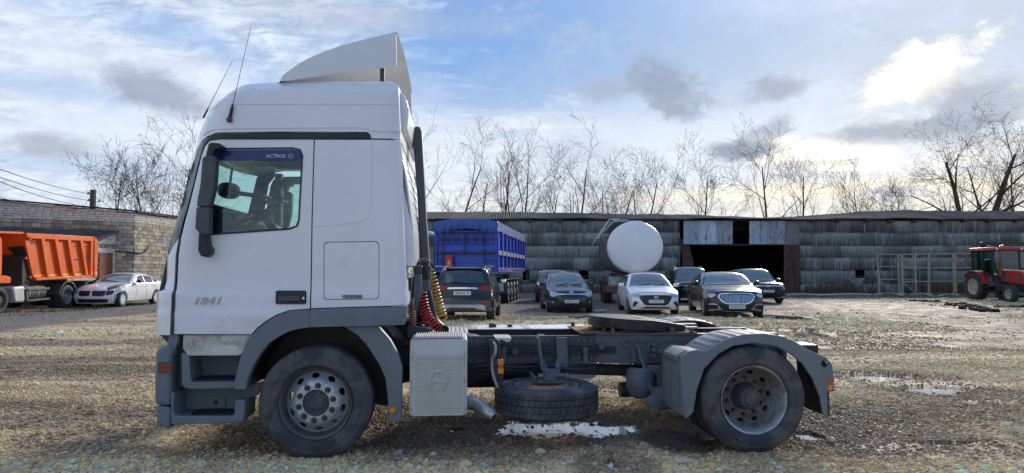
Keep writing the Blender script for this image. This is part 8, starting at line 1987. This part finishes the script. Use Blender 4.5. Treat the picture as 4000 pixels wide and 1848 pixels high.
mb = MB(); p = (hx0 - 0.10, -1.45); mb.tube([(p[0], p[1], 1.25), (p[0], p[1], 2.0)], 0.10, 12); mb.tube([(p[0], p[1], 2.0), (p[0], p[1], 2.55)], 0.035, 10); mb.build('exhaust_stack', rust, tr_)
mb = MB(); mb.lathe([(0, 0.14), (0.05, 0.12), (0.06, 0.0)], (0.97, -1.0, cz1 + 0.14), 'z', 12); mb.lathe([(0, 0.14), (0.05, 0.12), (0.06, 0.0)], (1.75, 0.3, cz1 + 0.14), 'z', 12); mb.build('beacon', orange_l, tr_)
mb = MB()
for x in (0.34, 1.6): mb.lathe([(0, -0.05), (0.07, -0.05), (0.08, 0.0), (0.05, 0.04)], (x, cy0 - 0.12, 1.38), 'y', 14); mb.lathe([(0, -0.05), (0.06, -0.05), (0.07, 0.0), (0.05, 0.04)], (x, cy0 - 0.24, cz1 + 0.05), 'y', 14)
mb.build('work_lamp', lamp, tr_)
mb = MB(); 
for z in (0.45, 0.72): mb.box(0.05, 0.32, -1.15, -0.75, z, z + 0.04)
mb.bar((0.08, -1.15, 0.45), (0.08, -1.15, 1.0), 0.03); mb.bar((0.08, -0.75, 0.45), (0.08, -0.75, 1.0), 0.03); mb.build('access_step', black, tr_, 0); MB().box(0.30, 0.55, -2.2, -1.3, 0.55, 0.85).build('side_tank', black, tr_, 30, 0.03)
# ---- dark loader behind the tractor
ld_o = at(3842, 950, 41.0)
ld = empty('black_loader', 'dark loader with a long horizontal boom bearing white lettering behind the tractor cab', 'loader', (ld_o.x, 41.0, 0))
def lq(px, py): p = at(px, py, 41.0); return (p.x - ld_o.x, p.z)
def lslab(name, P, m, y0, y1, bev=0.02):
    mb = MB(); sheet(mb, [lq(*p) for p in P], XZ, [y0, y1]); return mb.build(name, m, ld, 30, bev)
lslab('boom', [(3838, 945), (3866, 945), (3870, 946), (4150, 946), (4150, 954), (3868, 954), (3860, 963), (3836, 961)], black, -0.1, 0.25); lslab('lower_boom', [(3840, 957), (4150, 956), (4150, 975), (3960, 974), (3840, 966)], black, -0.2, 0.2)
p = lq(3955, 965); text('ЩЕБНЕОЧИСТКА', 'boom_lettering', 0.14, lettering, ld, (p[0] + 0.15, -0.235, p[1] - 0.03), RX, 0.002, 1.3)
mb = MB(); a_, b_ = lq(3844, 960), lq(3858, 960); mb.box(a_[0], b_[0], -0.235, -0.225, a_[1] - 0.02, a_[1] + 0.02); mb.build('white_mark', lettering, ld, 0)
lslab('machine_body', [(3962, 974), (4200, 974), (4200, 1120), (3975, 1125), (3966, 1040)], black, -0.3, 1.8, 0.05); lslab('machine_glass', [(3970, 985), (4060, 985), (4060, 1040), (3972, 1046)], carglass, -0.31, -0.302, 0)
for x_ in (2.2, 4.6): 
    wp = part('wheel', ld, (x_, -0.1, 0.55)); make_tyre('tyre', 0.56, 0.4, 0.3, tyred, wp, 28, 0, 0.01); MB().lathe([(0.31, -0.15), (0.28, -0.05), (0, -0.05)], n=20).build('rim', rimdark, wp)
lslab('support_leg', [(3842, 965), (3856, 966), (3850, 1120), (3838, 1140)], black, 0.3, 0.6)
# ---- dark lorry whose edge shows between the cab and the blue trailer
dl = empty('dark_lorry', 'dark lorry cab with pale rounded roof corner squeezed left of the blue trailer', 'truck', (-4.75, 33.5, 0))
MB().box(-1.2, 1.2, 0, 2.2, 1.0, 3.2).build('cab', greyd, dl, 30, 0.12, 4); MB().box(-1.05, 1.05, -0.02, 0.02, 1.9, 2.7).build('windscreen', carglass, dl, 0)
mb = MB(); 
for i in range(6): mb.box(-1.1, 1.15, -0.05, 0.02, 0.75 + i * 0.2, 0.83 + i * 0.2)
mb.build('grille_slats', rimdark, dl, 0); MB().ell((0, 1.1, 3.15), (1.2, 1.1, 0.35), 24, 12, 0.6).build('roof_cap', rimalu, dl); MB().box(-1.2, 1.2, -0.05, 0.6, 0.45, 0.98).build('bumper', greyd, dl, 30, 0.05)
for sg in (1, -1):
    heavywheel(dl, sg * 1.02, 0.9, 0.50, rimdark, sg, False); heavywheel(dl, sg * 1.02, 4.2, 0.50, rimdark, sg, True)
MB().box(-0.5, 0.5, 2.2, 5.0, 0.7, 1.0).build('chassis', black, dl, 0)
# ---- litter lying about
def debris(label, px, py, w_, d_, h_, m, rz, cat='debris'):
    p = gr(px, py); mb = MB(); random.seed(int(px)); O = [(w_ * (0.5 + 0.12 * random.uniform(-1, 1)) * math.cos(R(a)), d_ * (0.5 + .12 * random.uniform(-1, 1)) * math.sin(R(a))) for a in range(0, 360, 30)]
    mb.prism(O, lambda u, v, t: (u, v, t + 0.02 * math.sin(u * 9)), 0.0, h_); o = mb.build('debris', m, None, 30, 0.005); o.location = (p.x, p.y, 0.035); o.rotation_euler = (0, 0, rz); return tag(o, label, cat)
debris('flat pale grey scrap of metal lying behind the fifth wheel in front of the slate sedan', 2345, 1219, 0.55, 0.30, 0.05, rimalu, 0.1)
debris('dark flat rubber scrap on the pale gravel before the slate sedan', 2262, 1243, 0.8, 0.5, 0.04, black, 0.2)
for i, (px, py, s_) in enumerate(((2110, 1782, .05), (2225, 1822, .045), (2655, 1818, .05), (2685, 1820, .045), (1692, 1790, .035), (3245, 1735, .05), (3960, 1700, .05))):
    p = gr(px, py); mb = MB(); mb.ell((0, 0, 0), (s_, s_ * .75, s_ * .55), 9, 6, 0.85); random.seed(i)
    mb.v = [(a + random.uniform(-.12, .12) * s_, b + random.uniform(-.12, .12) * s_, c_ + random.uniform(-.1, .1) * s_) for a, b, c_ in mb.v]
    o = mb.build('pale_stone', mat('pale_stone', (0.50, 0.45, 0.34), 0.85, 0, 0.1, 20), None, 25); o.location = (p.x, p.y, 0.02 + s_ * .35); o.rotation_euler = (0, 0, i)
    tag(o, ['larger pale stone under the spare wheel, at the front edge of the dark mud', 'pale flat stone below the spare wheel near the bottom edge', 'pale yellow stone left of its twin below the rear mudguard', 'pale yellow stone right of its twin below the rear mudguard', 'pale stone below the muffler box', 'grey stone just right of the rear wheel', 'pale stone at the right edge beside the long puddle'][i], 'stone', 'larger pale stones on the gravel')
# dark clods on the gravel heap by the tractor
mb = MB(); random.seed(9)
for (a, b) in (((3590, 1180), (3660, 1182)), ((3725, 1190), (3800, 1205)), ((3800, 1205), (3870, 1222)), ((3930, 1203), (3990, 1205))):
    for i in range(26):
        f = random.random(); p = gr(a[0] + (b[0] - a[0]) * f, a[1] + (b[1] - a[1]) * f); s_ = random.uniform(0.04, 0.12); mb.ell((p.x + random.uniform(-.4, .4), p.y + random.uniform(-.5, .5), 0.06), (s_ * 1.4, s_, s_ * .7), 7, 5)
tag(mb.build('soil_clods', mat('black_soil', (0.018, 0.016, 0.015), 0.95), None, 0), 'black earth clods on the pale gravel in front of the red tractor', 'soil', kind='stuff')
# ---- pieces of one name that stand apart become parts of their own
def split_apart(names):
    for o in [o for o in col.objects if o.type == 'MESH' and o.name.split('.')[0] in names]:
        bm = bmesh.new(); bm.from_mesh(o.data); bm.verts.ensure_lookup_table(); seen = set(); groups = []
        for v in bm.verts:
            if v.index in seen: continue
            st = [v]; g = set()
            while st:
                q = st.pop()
                if q.index in seen: continue
                seen.add(q.index); g.add(q.index); st += [e.other_vert(q) for e in q.link_edges]
            groups.append(g)
        if len(groups) < 2: bm.free(); continue
        for gi_, g in enumerate(groups):
            mp = {i: n for n, i in enumerate(sorted(g))}; V = [tuple(bm.verts[i].co) for i in sorted(g)]; Fc = [tuple(mp[v.index] for v in f.verts) for f in bm.faces if f.verts[0].index in g]
            me = bpy.data.meshes.new(o.data.name); me.from_pydata(V, [], Fc)
            for m in o.data.materials: me.materials.append(m)
            me.polygons.foreach_set('use_smooth', [True] * len(Fc)); me.set_sharp_from_angle(angle=R(32))
            if gi_ == 0: first = me
            else: q = o.copy(); q.data = me; col.objects.link(q); q.parent = o.parent
        bm.free(); o.data = first
split_apart({'tank_strap', 'windscreen_pillar', 'front_corner_panel', 'step_rung', 'beacon', 'work_lamp', 'tail_lamp', 'wiper', 'guide_rail', 'cross_member', 'rafter_end'})
